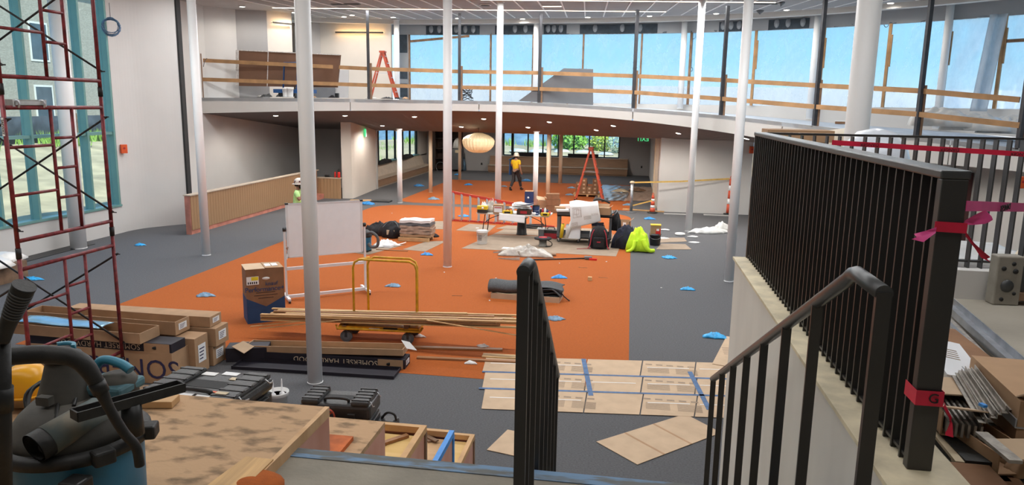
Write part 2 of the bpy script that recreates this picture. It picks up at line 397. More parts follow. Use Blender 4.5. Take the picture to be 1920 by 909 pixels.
# ---- gallery edge (E) and window line (W), both running left to right
E_PX = [(372, 183, 212.5, 26.5), (560, 184, 208.5, 26.2), (690, 186, 207.5, 26.6), (860, 188.5, 207.8, 27.0), (1010, 192.5, 212.5, 26.6), (1187, 203, 226, 24.9), (1352, 216, 247, 23.4), (1528, 236, 277, 21.2), (1720, 256, 303, 18.8), (1905, 277, 321, 16.9), (2100, 300, 345, 14.5)]
E_TOP = [atd(a, t_, d) for a, t_, b_, d in E_PX]; E_BOT = [atd(a, b_, d) for a, t_, b_, d in E_PX]
for p, q in zip(E_TOP, E_BOT): q.x = p.x; q.y = p.y
W_PL = [(-14.6, 30.0), (-12, 30.25), (-9.5, 30.35), (-7, 30.3), (-3.5, 30.05), (.6, 29.6), (3.9, 28.65), (7.2, 26.9), (10.3, 24.4), (12.7, 21.2), (14.3, 17.2)]
NS = 6
ET = spline(E_TOP, NS); EB = spline(E_BOT, NS); WP = spline([Vector((x, y, E_TOP[i].z)) for i, (x, y) in enumerate(W_PL)], NS)
def w_at(px, z=5.2):                                     # point of the window line seen at an image column
    best = None
    for i in range(len(WP)-1):
        for k in range(8):
            p = WP[i].lerp(WP[i+1], k/8); d = abs(proj((p.x, p.y, z))[0]-px)
            if best is None or d < best[0]: best = (d, p.copy(), i+k/8)
    return best[1], best[2]
def w_par(u): i = min(int(u), len(WP)-2); return WP[i].lerp(WP[i+1], u-i)
def w_nrm(u): a = w_par(max(0, u-.3)); b = w_par(min(len(WP)-1.001, u+.3)); t = (b-a).normalized(); return Vector((t.y, -t.x, 0)).normalized()   # towards the room
# deck
mb = MB(); n = len(ET)
v = [tuple(p) for p in ET] + [tuple(p) for p in WP] + [(p.x, p.y, p.z-.12) for p in ET] + [(p.x, p.y, p.z-.12) for p in WP]
mb.add(v, [(i, i+1, n+i+1, n+i) for i in range(n-1)] + [(2*n+i, 3*n+i, 3*n+i+1, 2*n+i+1) for i in range(n-1)] + [(i, 2*n+i, 2*n+i+1, i+1) for i in range(n-1)])
mk('gallery_deck', (.52, .55, .58), .7, var=.12, scale=2)
deck = struct(mb.build('floor_gallery', 'gallery_deck'))
# fascia boards, joints where the photo shows them
fas = struct(MB().add([(p.x, p.y+.08, p.z-.1) for p in ET] + [(p.x, p.y+.08, p.z+.05) for p in EB], [(i, i+1, n+i+1, n+i) for i in range(n-1)]).build('trim_1', 'fascia'))
JO = [0, 10.5, 19.5, 30, 40, 50, len(ET)-1]
for a, b_ in zip(JO[:-1], JO[1:]):
    us = [a+.04]+[k for k in range(int(a)+1, math.ceil(b_))]+[b_-.04]
    g = lambda L, u: L[min(int(u), len(L)-2)].lerp(L[min(int(u), len(L)-2)+1], u-min(int(u), len(L)-2))
    mb = MB(); P = [g(ET, u) for u in us]; Q = [g(EB, u) for u in us]; k = len(us)
    vv = [tuple(p) for p in P]+[tuple(q) for q in Q]+[(p.x, p.y+.06, p.z) for p in P]+[(q.x, q.y+.06, q.z) for q in Q]
    mb.add(vv, [(i, k+i, k+i+1, i+1) for i in range(k-1)] + [(i, i+1, 2*k+i+1, 2*k+i) for i in range(k-1)] + [(k+i, 3*k+i, 3*k+i+1, k+i+1) for i in range(k-1)] + [(0, 2*k, 3*k, k), (k-1, 2*k-1, 4*k-1, 3*k-1)])
    mb.build('fascia_panel', 'fascia', fas)
# sloping soffit under the gallery down to the lower ceiling
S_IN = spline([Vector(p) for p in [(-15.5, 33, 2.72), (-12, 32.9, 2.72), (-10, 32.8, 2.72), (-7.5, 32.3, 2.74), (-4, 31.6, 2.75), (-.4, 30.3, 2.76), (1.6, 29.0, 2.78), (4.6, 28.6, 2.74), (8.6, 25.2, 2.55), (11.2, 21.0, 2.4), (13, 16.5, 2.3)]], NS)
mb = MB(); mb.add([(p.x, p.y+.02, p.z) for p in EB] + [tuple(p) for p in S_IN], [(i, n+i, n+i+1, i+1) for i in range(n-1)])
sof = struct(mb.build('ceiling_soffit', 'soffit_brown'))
lowc = struct(MB().prism([(-15.4, 44.3)]+[(p.x, p.y) for p in S_IN]+[(13.5, 44.3)], 2.76, 2.9).build('ceiling_lower', 'ceiling_paint'))
# upper ceiling
edge = [Vector(p) for p in [(-14.8, 24.2, 0), (-14.2, 26.4, 0), (-13.4, 27.9, 0), (-12.4, 29.0, 0), (-9.5, 29.6, 0), (-7.35, 29.6, 0), (-3.9, 29.35, 0), (-.25, 29.0, 0), (2.9, 28.2, 0), (5.2, 27.2, 0), (7.1, 25.9, 0), (9.3, 24.0, 0), (11.2, 21.7, 0), (12.8, 18.6, 0), (13.8, 15, 0)]]
EDGE = spline(edge, 4)
ce = struct(MB().prism([(-15.7, -5), (-15.7, 30.8), (-9.6, 30.8)]+[(p.x, p.y) for p in EDGE[16:]]+[(16, 10), (16, -5)], CEIL, CEIL+.3).build('ceiling', 'ceiling_paint'))
outer = [(p.x, p.y) for p in WP]
mbr = MB().prism([(-15.6, 21), (-15.6, 32)]+[(p.x+.0, p.y+1.0) for p in WP]+[(17, 16), (17, -6), (-15.6, -6)], CEIL+.3, CEIL+.7)
struct(mbr.build('ceiling_roof', 'parapet_white'))
c0 = Vector((-4.16, 69.7)); ref = at(1095.7, 0, CEIL); a0 = math.atan2(ref.x-c0.x, c0.y-ref.y); da = .0163
def edge_r(a):                                            # radius where a radial line meets the ceiling edge
    d = Vector((math.sin(a), -math.cos(a))); r = 36.0
    while r < 60:
        p = c0+d*r; ok = False
        for i in range(len(EDGE)-1):
            if EDGE[i].x <= p.x <= EDGE[i+1].x:
                y_ = EDGE[i].y+(EDGE[i+1].y-EDGE[i].y)*(p.x-EDGE[i].x)/(EDGE[i+1].x-EDGE[i].x); ok = p.y < y_; break
        if ok: return r
        r += .05
    return None
for k in range(-15, 20):
    a = a0+k*da; b_ = a+da; r1, r2 = edge_r(a), edge_r(b_)
    if r1 is None or r2 is None: continue
    r1 += .55; r2 += .55
    def pt(aa, r): return (c0.x+math.sin(aa)*r, c0.y-math.cos(aa)*r)
    g = .0007; R2 = 53.5
    poly = [pt(a+g, r1), pt(b_-g, r2), pt(b_-g, R2), pt(a+g, R2)]
    MB().prism(poly, CEIL-.02, CEIL+.01).build('ceiling_panel', 'ceiling_panel', ce)
    MB().prism([pt(a-.0005, r1), pt(a+.0005, r1), pt(a+.0005, R2), pt(a-.0005, R2)], CEIL-.035, CEIL+.01).build('ceiling_rib', 'rib_white', ce)
# bulkhead ring
EO = []
for i, p in enumerate(EDGE):
    t = (EDGE[min(i+1, len(EDGE)-1)]-EDGE[max(i-1, 0)]).normalized(); EO.append(p+Vector((-t.y, t.x, 0))*.35)
struct(wall_strip(MB(), [(p.x, p.y) for p in EDGE[8:]], CEIL-.16, CEIL+.1, .3).build('trim_2', 'fascia'))
HEAD = 6.72; SILL = 4.08
wall_w = struct(wall_strip(MB(), [(p.x, p.y) for p in WP[10:]], HEAD, CEIL+.3, .12).build('wall_gallery', 'bulkhead'))
struct(wall_strip(MB(), [(p.x, p.y) for p in WP[10:]], [p.z-.15 for p in WP[10:]], SILL, .16).build('wall_sill', 'wall_paint'))
# dark membrane patches along the head of the opening
for (x0, x1, y0, y1) in [(799, 855, 48, 64), (848, 900, 48, 64), (928, 1005, 50, 66), (1018, 1062, 47, 63), (1088, 1232, 46, 63), (1350, 1392, 40, 57), (1440, 1520, 32, 46)]:
    ua, ub = w_at(x0, 6.9)[1], w_at(x1, 6.9)[1]; P = []
    for k in range(5):
        u = ua+(ub-ua)*k/4; q = w_par(u)+w_nrm(u)*.014; P.append((q.x, q.y))
    d = proj(w_par(ua))[2]; zt = EYE+(HOR+TILT*(x0-CX)-y0)*d/F; zb = HEAD
    pm = wall_strip(MB(), P, zb+.01, min(zt, CEIL-.17), .012).build('membrane_patch', 'bulkhead_patch', wall_w)
    for s_ in range(3):
        u = ua+(ub-ua)*(.2+.3*s_+rnd(-.05, .05)); q = w_par(u)+w_nrm(u)*.02
        MB().lathe([(.0, -.012), (.10, -.008), (.10, .008), (0, .012)], (0, 0, 0), 10, True, .9, 1.6).build('plaster_dab', 'plaster_smear', pm, (q.x, q.y, zb+.22), rot=(PI/2, 0, math.atan2(w_nrm(u).y, w_nrm(u).x)+PI/2))
# left piece of membrane beside the lit wall
q = w_at(758, 5.5)[0]
for z0, z1 in ((4.2, 4.75), (4.95, 5.35), (6.0, 6.72)): MB().b2((q.x-.22, q.y-.03, z0), (q.x+.13, q.y-.005, z1)).build('membrane_patch', 'bulkhead_patch', wall_w)
struct(MB().b2((q.x-.25, q.y, 4.0), (q.x+.18, q.y+.15, HEAD)).build('wall_pier', 'bulkhead'))
# timber studs and plastic sheets
STUD = [770, 920, 998, 1093, 1202, 1292, 1413, 1540, 1662, 1772, 1878, 1985]
for i, px in enumerate(STUD):
    p, u = w_at(px); nn = w_nrm(u); w = .06 if px < 1250 else .085
    o = MB().box((0, 0, (SILL+HEAD)/2), (w, .09, HEAD-SILL)).build('window_stud', 'timber_dark' if px < 1300 else 'timber', None, (p.x+nn.x*.09, p.y+nn.y*.09, 0), math.atan2(nn.y, nn.x)+PI/2)
    tag(o, 'bare timber stud in the gallery window wall, ' + (ORD+['last on the right'])[min(i, 11)], 'stud', 'studs of the gallery window wall')
    if 1400 < px < 1900:
        MB().box((.07, -.01, HEAD-.85), (.05, .06, 1.0)).build('splice_board', 'timber', o)
for i in range(len(STUD)-1):
    u0, u1 = w_at(STUD[i])[1], w_at(STUD[i+1])[1]; sd = random.random()*9
    def fn(a, b_, u0=u0, u1=u1, sd=sd):
        u = u0+(u1-u0)*a; p = w_par(u); nn = w_nrm(u)
        w = .03*math.sin(9*a+sd)*math.sin(5*b_+sd)+.022*math.sin(23*a+9*b_+sd)+.016*math.sin(31*(a-b_)+sd)
        return (p.x+nn.x*(w-.02), p.y+nn.y*(w-.02), SILL+(HEAD-SILL+.04)*b_+.03*math.sin(14*a+sd)*(b_ > .99))
    o = MB().grid(fn, 26, 26).build('plastic_sheet', 'plastic_cloudy' if i in (9, 10) else 'plastic_film')
    tag(o, ('translucent plastic sheet stretched over the gallery window, ' if i < 9 else 'cloudy wrinkled plastic sheet over the gallery window, ')+(ORD[i] if i < 10 else 'at the right edge'), 'plastic sheet', 'plastic sheets over the gallery windows')
p, u = w_at(1878); p2, u2 = w_at(1985)
o = MB().bar((p.x, p.y-.1, 6.0), (p2.x, p2.y-.1, 6.0), .09, .09).build('window_crosspiece', 'timber_dark'); tag(o, 'short timber crosspiece at the right end of the gallery windows', 'board')
p, u = w_at(772); p2, u2 = w_at(880)
o = MB().bar((p.x, p.y-.12, 6.45), (p2.x, p2.y-.12, 6.66), .05, .09).build('sagging_board', 'timber_dark'); tag(o, 'sagging dark board across the top of the leftmost plastic sheet', 'board')
# solid wall right of the windows and behind the camera
struct(MB().b2((14.3, -5, 2.2), (14.6, 17.3, CEIL)).build('wall_right', 'wall_paint'))
struct(MB().b2((-15.4, -5.2, 0), (16, -5, CEIL)).build('wall_back', 'wall_paint'))
# ---- left wall with its tall window
XW = -14.9
mb = MB(); mb.b2((XW-.3, -5, 0), (XW, 5, CEIL)); mb.b2((XW-.3, 5, 0), (XW, 19.75, .8)); mb.b2((XW-.3, 5, 7.02), (XW, 19.75, CEIL))
wall_strip(mb, [(p.x, p.y) for p in spline([(XW, 19.75, 0), (XW, 20.1, 0), (-14.78, 20.6, 0), (-14.5, 21.05, 0), (-14.2, 21.45, 0), (-13.97, 21.7, 0)], 5)], 0, CEIL, .28)
struct(mb.build('wall_left', 'wall_paint'))
win = struct(MB().b2((XW-.26, 5, .8), (XW+.04, 19.75, .86)).build('window_1', 'teal_frame'))
MB().b2((XW-.26, 5, 6.96), (XW, 19.75, 7.02)).build('window_head', 'teal_frame', win)
TRZ = atx(215, 249, XW).z
MB().b2((XW-.2, 5, TRZ-.04), (XW-.02, 19.7, TRZ+.04)).build('transom', 'teal_frame', win)
YM = [5.03, 7, 9, 11, 12.9, atx(8, 428, XW).y, atx(76, 415, XW).y, atx(177, 396, XW).y, 19.68]
for y_ in YM: MB().b2((XW-.24, y_-.035, .86), (XW+.02, y_+.035, 6.96)).build('mullion', 'teal_frame', win)
for y_ in YM[4:-1]: MB().b2((XW-.26, y_+.2, .86), (XW-.2, y_+.245, 6.96)).build('mullion_bead', 'teal_dark', win)
for a, b_ in zip(YM[:-1], YM[1:]):
    for z0, z1 in ((.86, TRZ-.04), (TRZ+.04, 6.96)): MB().b2((XW-.16, a+.035, z0), (XW-.155, b_-.035, z1)).build('pane', 'glass', win)
struct(MB().b2((-14.86, 13, 0), (-14.4, 17.9, .012)).build('trim_3', 'black_plastic'))
# left side wall past the joint, up to the gallery and below it
mb = MB(); mb.b2((-15.45, 21.86, 0), (-15.25, 33, 4.0)); mb.b2((-15.45, 21.86, 4.0), (-15.25, 25.3, CEIL)); mb.b2((-15.45, 21.7, 0), (-13.99, 21.86, CEIL)); wall_strip(mb, [(-15.25, 25.3), (-14.6, 26.35)], 3.9, CEIL, .2)
struct(mb.build('wall_side', 'wall_paint'))
mk('joint_black', (.03, .03, .03), .8)
struct(MB().b2((-13.99, 21.66, 0), (-13.93, 21.86, CEIL)).build('trim_4', 'joint_black'))
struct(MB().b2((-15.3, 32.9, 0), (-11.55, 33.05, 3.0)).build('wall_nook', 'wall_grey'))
# upper left: grey return, lit pier, door frame, lit wall
p1_, p2_, p3_, p4_ = Vector((-14.6, 26.35)), Vector((-13.55, 26.7)), Vector((-12.95, 27.5)), Vector((-12.6, 29.6))
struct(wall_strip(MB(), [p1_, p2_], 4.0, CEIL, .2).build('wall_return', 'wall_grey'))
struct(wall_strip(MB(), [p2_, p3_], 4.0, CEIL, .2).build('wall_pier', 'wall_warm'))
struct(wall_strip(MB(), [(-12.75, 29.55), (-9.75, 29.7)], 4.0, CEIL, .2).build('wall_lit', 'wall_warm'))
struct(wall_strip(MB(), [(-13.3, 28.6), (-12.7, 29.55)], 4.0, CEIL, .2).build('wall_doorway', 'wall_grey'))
dr = struct(MB().b2((-12.98, 27.5, 4.05), (-12.9, 27.62, 6.9)).build('door_1', 'black_plastic'))
MB().b2((-12.98, 27.62, 6.8), (-12.85, 28.5, 6.9)).build('door_head', 'black_plastic', dr)
# sconces
def sconce(p, q, label, w):
    o = thing('wall_sconce', label, 'sconce', p); v = Vector(q)-Vector(p); nrm = Vector((v.y, -v.x, 0)).normalized()
    MB().bar(nrm*.16, v+nrm*.16, .03, .06).build('sconce_bar', 'steel_dark', o)
    MB().bar(nrm*.13, v+nrm*.13, .02, .012).build('lamp_strip', 'glow_warm', o, (0, 0, .02))
    MB().bar(nrm*.13, v+nrm*.13, .02, .01).build('lamp_strip', 'glow_warm', o, (0, 0, -.02))
    for s in (.06, .94): MB().bar(v*s, v*s+nrm*.15, .04, .03).build('bracket', 'steel_dark', o)
sz = atd(640, 62, 30.2).z
sconce((-12.0, 29.58, sz), (-10.0, 29.68, sz), 'long slim wall sconce glowing amber on the gallery wall', 1)
sz2 = atd(515, 45, 28).z
sconce((-13.45, 26.78, sz2), (-13.0, 27.42, sz2), 'short bracket sconce on the narrow lit pier of the gallery', 1)
# ---- lower rooms
struct(MB().prism([(-11.78, 29.2), (-11.36, 29.25), (-11.36, 29.6), (-11.6, 33.0), (-11.78, 33.0)], 0, 3.2).build('wall_pillar', 'wall_warm'))
struct(MB().b2((-12.5, 33.0, 0), (-12.25, 34.1, 2.8)).build('wall_lower', 'wall_warm'))
mb = MB(); mb.b2((-12.5, 34.1, 0), (-12.25, 44, .98)); mb.b2((-12.5, 34.1, 2.6), (-12.25, 42.2, 2.8)); mb.b2((-12.5, 42.2, .9), (-12.25, 44, 2.8))
struct(mb.build('wall_bench_side', 'wall_warm'))
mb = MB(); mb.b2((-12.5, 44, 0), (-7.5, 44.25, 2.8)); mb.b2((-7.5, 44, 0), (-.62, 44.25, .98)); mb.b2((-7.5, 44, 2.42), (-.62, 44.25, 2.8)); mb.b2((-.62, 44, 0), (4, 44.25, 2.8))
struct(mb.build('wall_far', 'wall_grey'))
mb = MB(); mb.b2((1.16, 28.85, 0), (4.55, 29.05, 2.9)); mb.b2((1.16, 29.05, 0), (1.36, 44, 2.8))
struct(mb.build('wall_partition', 'wall_paint'))
o = struct(MB().b2((.98, 30.2, 0), (1.08, 30.35, 2.76)).build('trim_5', 'trim_beige')); struct(MB().b2((1.0, 29.6, 0), (1.12, 29.75, 2.76)).build('trim_6', 'bench_light'))
struct(wall_strip(MB(), [(4.55, 28.55), (6.6, 27.0), (8.7, 25.0), (11.3, 20.9), (13.1, 16.2), (14.4, 12)], 0, 2.9, .2).build('wall_curve', 'wall_paint'))
o = struct(MB().b2((-.08, -.3, 0), (.08, .3, 2.25)).build('door_2', 'door_red', None, (9.6, 23.35, 0), .5))
# lower left window and back window
w2 = struct(MB().b2((-12.5, 34.1, .98), (-12.2, 42.2, 1.04)).build('window_2', 'teal_frame'))
ys = [34.1+k*8.1/6 for k in range(7)]
for y_ in ys: MB().b2((-12.42, y_-.04, 1.04), (-12.33, y_+.04, 2.6)).build('mullion', 'mullion_black', w2)
for a, b_ in zip(ys[:-1], ys[1:]): MB().b2((-12.4, a+.05, 1.04), (-12.395, b_-.05, 2.6)).build('pane', 'glass', w2)
w3 = struct(MB().b2((-7.5, 44.0, .98), (-.62, 44.2, 1.03)).build('window_3', 'mullion_black'))
xs = [-7.5, -7.0]+[aty(px, 270, 44).x for px in (962, 990, 1018, 1047, 1076, 1105, 1134)]+[-.64]
for x_ in xs: MB().b2((x_-.035, 43.98, 1.03), (x_+.035, 44.15, 2.42)).build('mullion', 'mullion_black', w3)
for a, b_ in zip(xs[:-1], xs[1:]): MB().b2((a+.035, 44.06, 1.03), (b_-.035, 44.065, 2.42)).build('pane', 'glass', w3)
# ---- mid level: landing, concrete floor, stairs, stair wall
LZ = 2.40; CZF = 2.44
SLOPE = .607; EY = 2.92
land = struct(MB().b2((-1.45, -5, 2.15), (.95, EY-.06, LZ)).build('floor_landing', 'landing_concrete'))
st = struct(MB().b2((-1.45, EY-.06, LZ-.05), (.95, EY+.02, LZ+.004)).build('trim_nosing', 'stair_nosing'))
for k in range(1, 14):
    z = LZ-k*.1714; y_ = EY+(k-1)*.2824
    stp = MB().b2((-1.45, y_, max(0, z-.45)), (.95, y_+.29, z)).build('step', 'landing_concrete', st)
    if k < 4: MB().b2((-1.44, y_+.23, z), (.94, y_+.3, z+.006)).build('step_nosing', 'stair_nosing', st)
struct(MB().b2((-15, -5, 2.1), (-1.45, 2.1, 2.38)).build('floor_upper', 'landing_concrete'))
struct(MB().b2((.95, -5, 0), (1.2, 6.55, 2.66)).build('wall_stair', 'stair_wall'))
struct(MB().b2((.93, -5, 2.66), (1.22, 6.57, 2.68)).build('trim_cap', 'wall_cap'))
struct(MB().b2((1.2, -5, 2.1), (14.3, 6.5, CZF)).build('floor_concrete', 'concrete'))
struct(MB().b2((1.2, 6.42, 2.1), (14.3, 6.7, 2.68)).build('wall_curb', 'wall_paint'))
# ---- outside
mb = MB()
def gf(a, b_):
    x = -15.3-a*32; y = -10+b_*75; d = a*32
    z = -.25+max(0, min(1, (d-6)/12))*1.55+.12*math.sin(x*1.3+y*.7)*math.sin(y*.9)
    return (x, y, z)
mb.grid(gf, 40, 60).build('ground_outside', 'dirt'); o = bpy.data.objects['ground_outside']; struct(o)
fe = thing('silt_fence', 'black silt fence running along the dirt bank outside', 'fence', (-34.5, 25, 1.3))
MB().grid(lambda a, b_: (.1*math.sin(b_*40), -28+b_*62, a*1.55), 2, 90, .02).build('fabric', 'silt_fence', fe)
for k in range(16): MB().bar((.12, -28+k*4.1, -.2), (.12, -28+k*4.1, 1.7), .05, .05).build('stake', 'timber_dark', fe)
def tuft(mb, p, n_, h, sp, seed=0):
    for k in range(n_):
        a = rnd(0, 2*PI); r = rnd(0, sp); b_ = Vector((p[0]+r*math.cos(a), p[1]+r*math.sin(a), p[2])); l = rnd(.5, 1)*h; t = Vector((rnd(-.35, .35), rnd(-.35, .35), 1)); s_ = Vector((math.cos(a+1), math.sin(a+1), 0))*.05
        mb.add([b_-s_, b_+s_, b_+t*l], [(0, 1, 2)])
mb = MB()
for k in range(90): tuft(mb, (-33.3+rnd(-.6, 1.6), 8+rnd(0, 44), 1.2), 26, .95, .5)
o = mb.build('grass_bank', 'grass_green'); o['kind'] = 'stuff'; tag(o, 'tall green grass growing along the bank before the fence', 'grass')
bl = thing('brick_building', 'pale brick building with grey eaves seen through the tall window', 'building', (-46, 30, 0))
MB().b2((-8, -40, 0), (0, 34, 13.2)).build('brick_wall', 'brick_pale', bl)
MB().b2((-9, -41, 13.2), (.9, 35, 13.8)).build('eave', 'window_dark', bl)
MB().add([(1.1, -41.5, 13.8), (1.1, 35.5, 13.8), (-4, 30, 18), (-4, -36, 18), (-9.1, -41.5, 13.8), (-9.1, 35.5, 13.8)], [(0, 1, 2, 3), (4, 3, 2, 5), (0, 3, 4), (1, 5, 2)]).build('roof', 'asphalt_shingle', bl)
for y_ in (-30, -22, -14, -7, -1.5, 4.5, 10, 16, 23):
    for z_ in (3.4, 8.2):
        f_ = MB().b2((-.05, y_-.95, z_-1.5), (.06, y_+.95, z_+1.5)).build('window', 'stone_trim', bl)
        MB().b2((.06, y_-.8, z_-1.35), (.075, y_+.8, z_+1.35)).build('pane', 'window_dark', f_)
for y_ in (-4.4, 13.5): MB().b2((0, y_-.5, 0), (.9, y_+.5, 13.2)).build('pilaster', 'stone_trim', bl)
struct(MB().grid(lambda a, b_: (-45+a*75, 44.6+b_*40, -.2+1.0*min(1, b_*8)+.1*math.sin(a*60)), 50, 24).build('ground_back', 'dirt'))
struct(MB().grid(lambda a, b_: (-50+a*85, 60+b_*8+1.2*math.sin(a*9), .2+b_*3.3+.2*math.sin(a*70+b_*20)), 60, 16).build('hillside_netting', 'netting'))
def shrub(p, rx, rz, mat, label, n_=1100):
    o = thing('shrub', label, 'shrub', p); mb = MB()
    for k in range(n_):
        a = rnd(0, 2*PI); c = rnd(-1, 1); s_ = math.sqrt(1-c*c); r = rnd(.55, 1); q = Vector((rx*r*s_*math.cos(a), rx*r*s_*math.sin(a), rz*(1+.98*r*c)))
        u = Vector((rnd(-1, 1), rnd(-1, 1), rnd(-1, 1))).normalized(); w = u.orthogonal().normalized(); l = rnd(.06, .13)*rx
        mb.add([q-u*l, q+w*l*.6, q+u*l, q-w*l*.6], [(0, 1, 2, 3)])
    mb.build('foliage', mat, o); tr = MB()
    for k in range(5): tr.tube((0, 0, -.3), (rx*.4*math.cos(k*1.3), rx*.4*math.sin(k*1.3), rz*1.1), .05, 6, .015)
    tr.build('stems', 'timber_dark', o)
q = aty(1068, 285, 54); shrub((q.x, 54, .6), 1.35, .95, 'leaf_green', 'rounded bright green shrub outside the back window')
q = aty(1126, 285, 54); shrub((q.x, 54, .6), .85, .8, 'leaf_yellow', 'yellow green shrub outside the back window near its right end')
q = aty(1150, 285, 53); shrub((q.x+.3, 53, .6), .8, .85, 'leaf_pale', 'pale twiggy shrub outside at the right end of the back window', 600)
q = aty(775, 290, 50); shrub((q.x-10, 50, .3), 2.2, 1.6, 'leaf_green', 'green bush outside the lower left window')
mb = MB()
for k in range(60): tuft(mb, (-24+rnd(0, 26), 57+rnd(0, 5), .75), 14, .75, .6)
for k in range(70): tuft(mb, (-21+rnd(0, 5), 38+rnd(0, 18), .2), 22, .9, .6)
o = mb.build('weeds_outside', 'grass_green'); o['kind'] = 'stuff'; tag(o, 'tall weeds growing outside the back windows', 'grass')
for k in range(9):
    o = MB().lathe([(0, 0), (.5, .05), (.62, .2), (.4, .38), (0, .44)], (0, 0, 0), 7, False).build('boulder', 'rock_pale', None, (-10.8+k*1.55+rnd(-.1, .1), 50.5+rnd(-.6, .6), .7), rnd(0, 3)); o.scale = (rnd(.8, 1.1), rnd(.8, 1.1), rnd(.5, 1.0))
    tag(o, 'pale boulder on the bank outside the back window, '+ORD[k], 'boulder', 'boulders outside the back window')
pw = MB().b2((-60, 80, 0), (70, 82, 6.15)).build('parapet_outside', 'parapet_white'); struct(pw)
# ================================================================== COLUMNS AND LIGHTS
def column(p, r, z0, z1, label, mat='column_white', cap=True):
    o = thing('column', label, 'column', (p[0], p[1], z0))
    MB().tube((0, 0, 0), (0, 0, z1-z0), r, 28).build('shaft', mat, o)
    MB().lathe([(r+.03, 0), (r+.03, .02), (r, .02)][:2], (0, 0, z1-z0-.025), 24).build('collar', 'rib_white', o)
    MB().lathe([(r+.006, 0), (r+.006, .012)], (0, 0, 0), 24).build('base_ring', mat, o)
    return o
R_ = .105
for px, py, lab in [(387, 478, 'slim white column in front of the low wooden wall at left'), (591, 716, 'nearest white column, beside the long dark cartons'), (839, 500, 'white column left of the orange ladder and work table'), (1290.6, 433, 'white column before the pale partition at right'), (1366.4, 527, 'white column right behind the dark stair railing'), (933, 417, 'white column behind the work table and ladder')]:
    p = at(px, py); column(p, R_, 0, CEIL, lab)
for px, py, lab, m_, r in [(750, 380, 'short white column before the long window bench', 'column_white', .10), (807.5, 360.5, 'tan column left of the paper lantern', 'column_tan', .085), (862, 337, 'thin far column beside the dark shelving', 'column_tan', .085), (1003, 385, 'grey column behind the blue carton at the work area', 'column_white', .10), (1027, 372, 'tan column behind the stacked brown boxes', 'column_tan', .095), (1050, 344, 'farthest tan column before the back bench', 'column_tan', .095)]:
    p = at(px, py); column(p, r, 0, 2.95, lab, m_)
p = at(128, 464); column((-14.45, 17.35), .20, 0, CEIL, 'thick white column against the tall left window')
for (px, b_, d, lab) in [(745, 183, 30, 'slim gallery column beside the lit wall'), (1003, 193, 29.4, 'gallery column hidden behind a dark post'), (1275, 203.5, 28, 'gallery column in the middle of the plastic windows'), (1517, 222.7, 25.6, 'gallery column left of the thick near column'), (1755, 241, 22.9, 'gallery column by the cloudy plastic at right')]:
    q = atd(px, b_, d); column(q, .11, q.z, CEIL-.02, lab)
q = atd(1606, 250, 9.0); column((q.x, q.y), .138, 0, CEIL, 'thick near column behind the picket guardrail')
# linear ceiling lights
def strip(a, b_, lab, w=.09, mult=1.0, lamp=True):
    a = Vector(a); b_ = Vector(b_); o = thing('strip_light', lab, 'ceiling light', (a+b_)/2, math.atan2((b_-a).y, (b_-a).x), 'linear ceiling lights'); L_ = (b_-a).length
    MB().box((0, 0, -.03), (L_, w+.04, .03)).build('housing', 'rib_white', o); MB().box((0, 0, -.05), (L_-.04, w, .012)).build('diffuser', 'glow_strip', o)
    if lamp:
        ld = bpy.data.lights.new('strip_lamp', 'AREA'); ld.shape = 'RECTANGLE'; ld.size = L_-.1; ld.size_y = w; ld.energy = STRIP_W*L_*mult; ld.color = (.97, .985, 1)
        lo = bpy.data.objects.new('strip_lamp', ld); COL.objects.link(lo); lo.parent = o; lo.location = (0, 0, -.06)
s1a, s1b = at(510, 12, CEIL), at(1250, 19.5, CEIL)
strip(s1a, s1b, 'long linear light across the far ceiling', .07, 1.0)
s2a, s2b = at(900, -3.5, CEIL), at(1455, 1.8, CEIL)
strip(s2a, s2b, 'linear ceiling light cut off by the top of the picture', .09, 1.2)
for k, (x0, x1, y_) in enumerate([(-13, -5, 20.8), (-3.5, 5, 20.8), (-13, -5, 13.4), (-3.5, 5, 13.4), (-13, -5, 5.6), (-3.5, 5, 5.6), (-8, 4, 1), (7.5, 12, 15)]):  # strip rows added out of view to light the hall
    strip((x0, y_, CEIL), (x1, y_+.3, CEIL), 'added linear ceiling light, unseen above the frame, '+['far row at left', 'far row at right', 'middle row at left', 'middle row at right', 'near row at left', 'near row at right', 'over the landing', 'over the right ramp'][k], .1, (1.7, 1.7, 1.8, 1.8, .9, .9, .3, .7)[k])
def downlight(p, lab, nrm=None, r=.085, watts=0, col=(1, .94, .86), spot=True):
    o = thing('downlight', lab, 'downlight', p)
    if nrm is not None: o.rotation_euler = Vector(nrm).to_track_quat('Z', 'Y').to_euler()
    MB().lathe([(r*1.25, 0), (r*1.25, -.012), (r, -.012)][:2], (0, 0, 0), 20).build('trim_ring', 'rib_white', o)
    MB().lathe([(r, -.013), (r*.9, -.02)], (0, 0, 0), 20).build('lens', 'glow_white', o)
    if watts:
        ld = bpy.data.lights.new('downlight_lamp', 'SPOT'); ld.energy = watts; ld.spot_size = 2.9; ld.spot_blend = .5; ld.color = col; ld.shadow_soft_size = .08
        lo = bpy.data.objects.new('downlight_lamp', ld); COL.objects.link(lo); lo.location = (p[0], p[1], p[2]-.08)
        lo.parent = o; lo.matrix_parent_inverse = Matrix.Translation(-Vector(p)) if nrm is None else (Matrix.Translation(p) @ o.rotation_euler.to_matrix().to_4x4()).inverted()
for i, (px, py) in enumerate([(454, 11), (552, 22), (645, 30), (660, 27), (737, 31), (858, 33), (980, 34), (1102, 31), (1218, 28.5), (1343, 24), (1475, 17), (1670, 4)]):
    p = at(px, py, CEIL); downlight((p.x, p.y, CEIL-.021), 'recessed downlight at the edge of the upper ceiling, '+ORD[i], None, .09, 60)
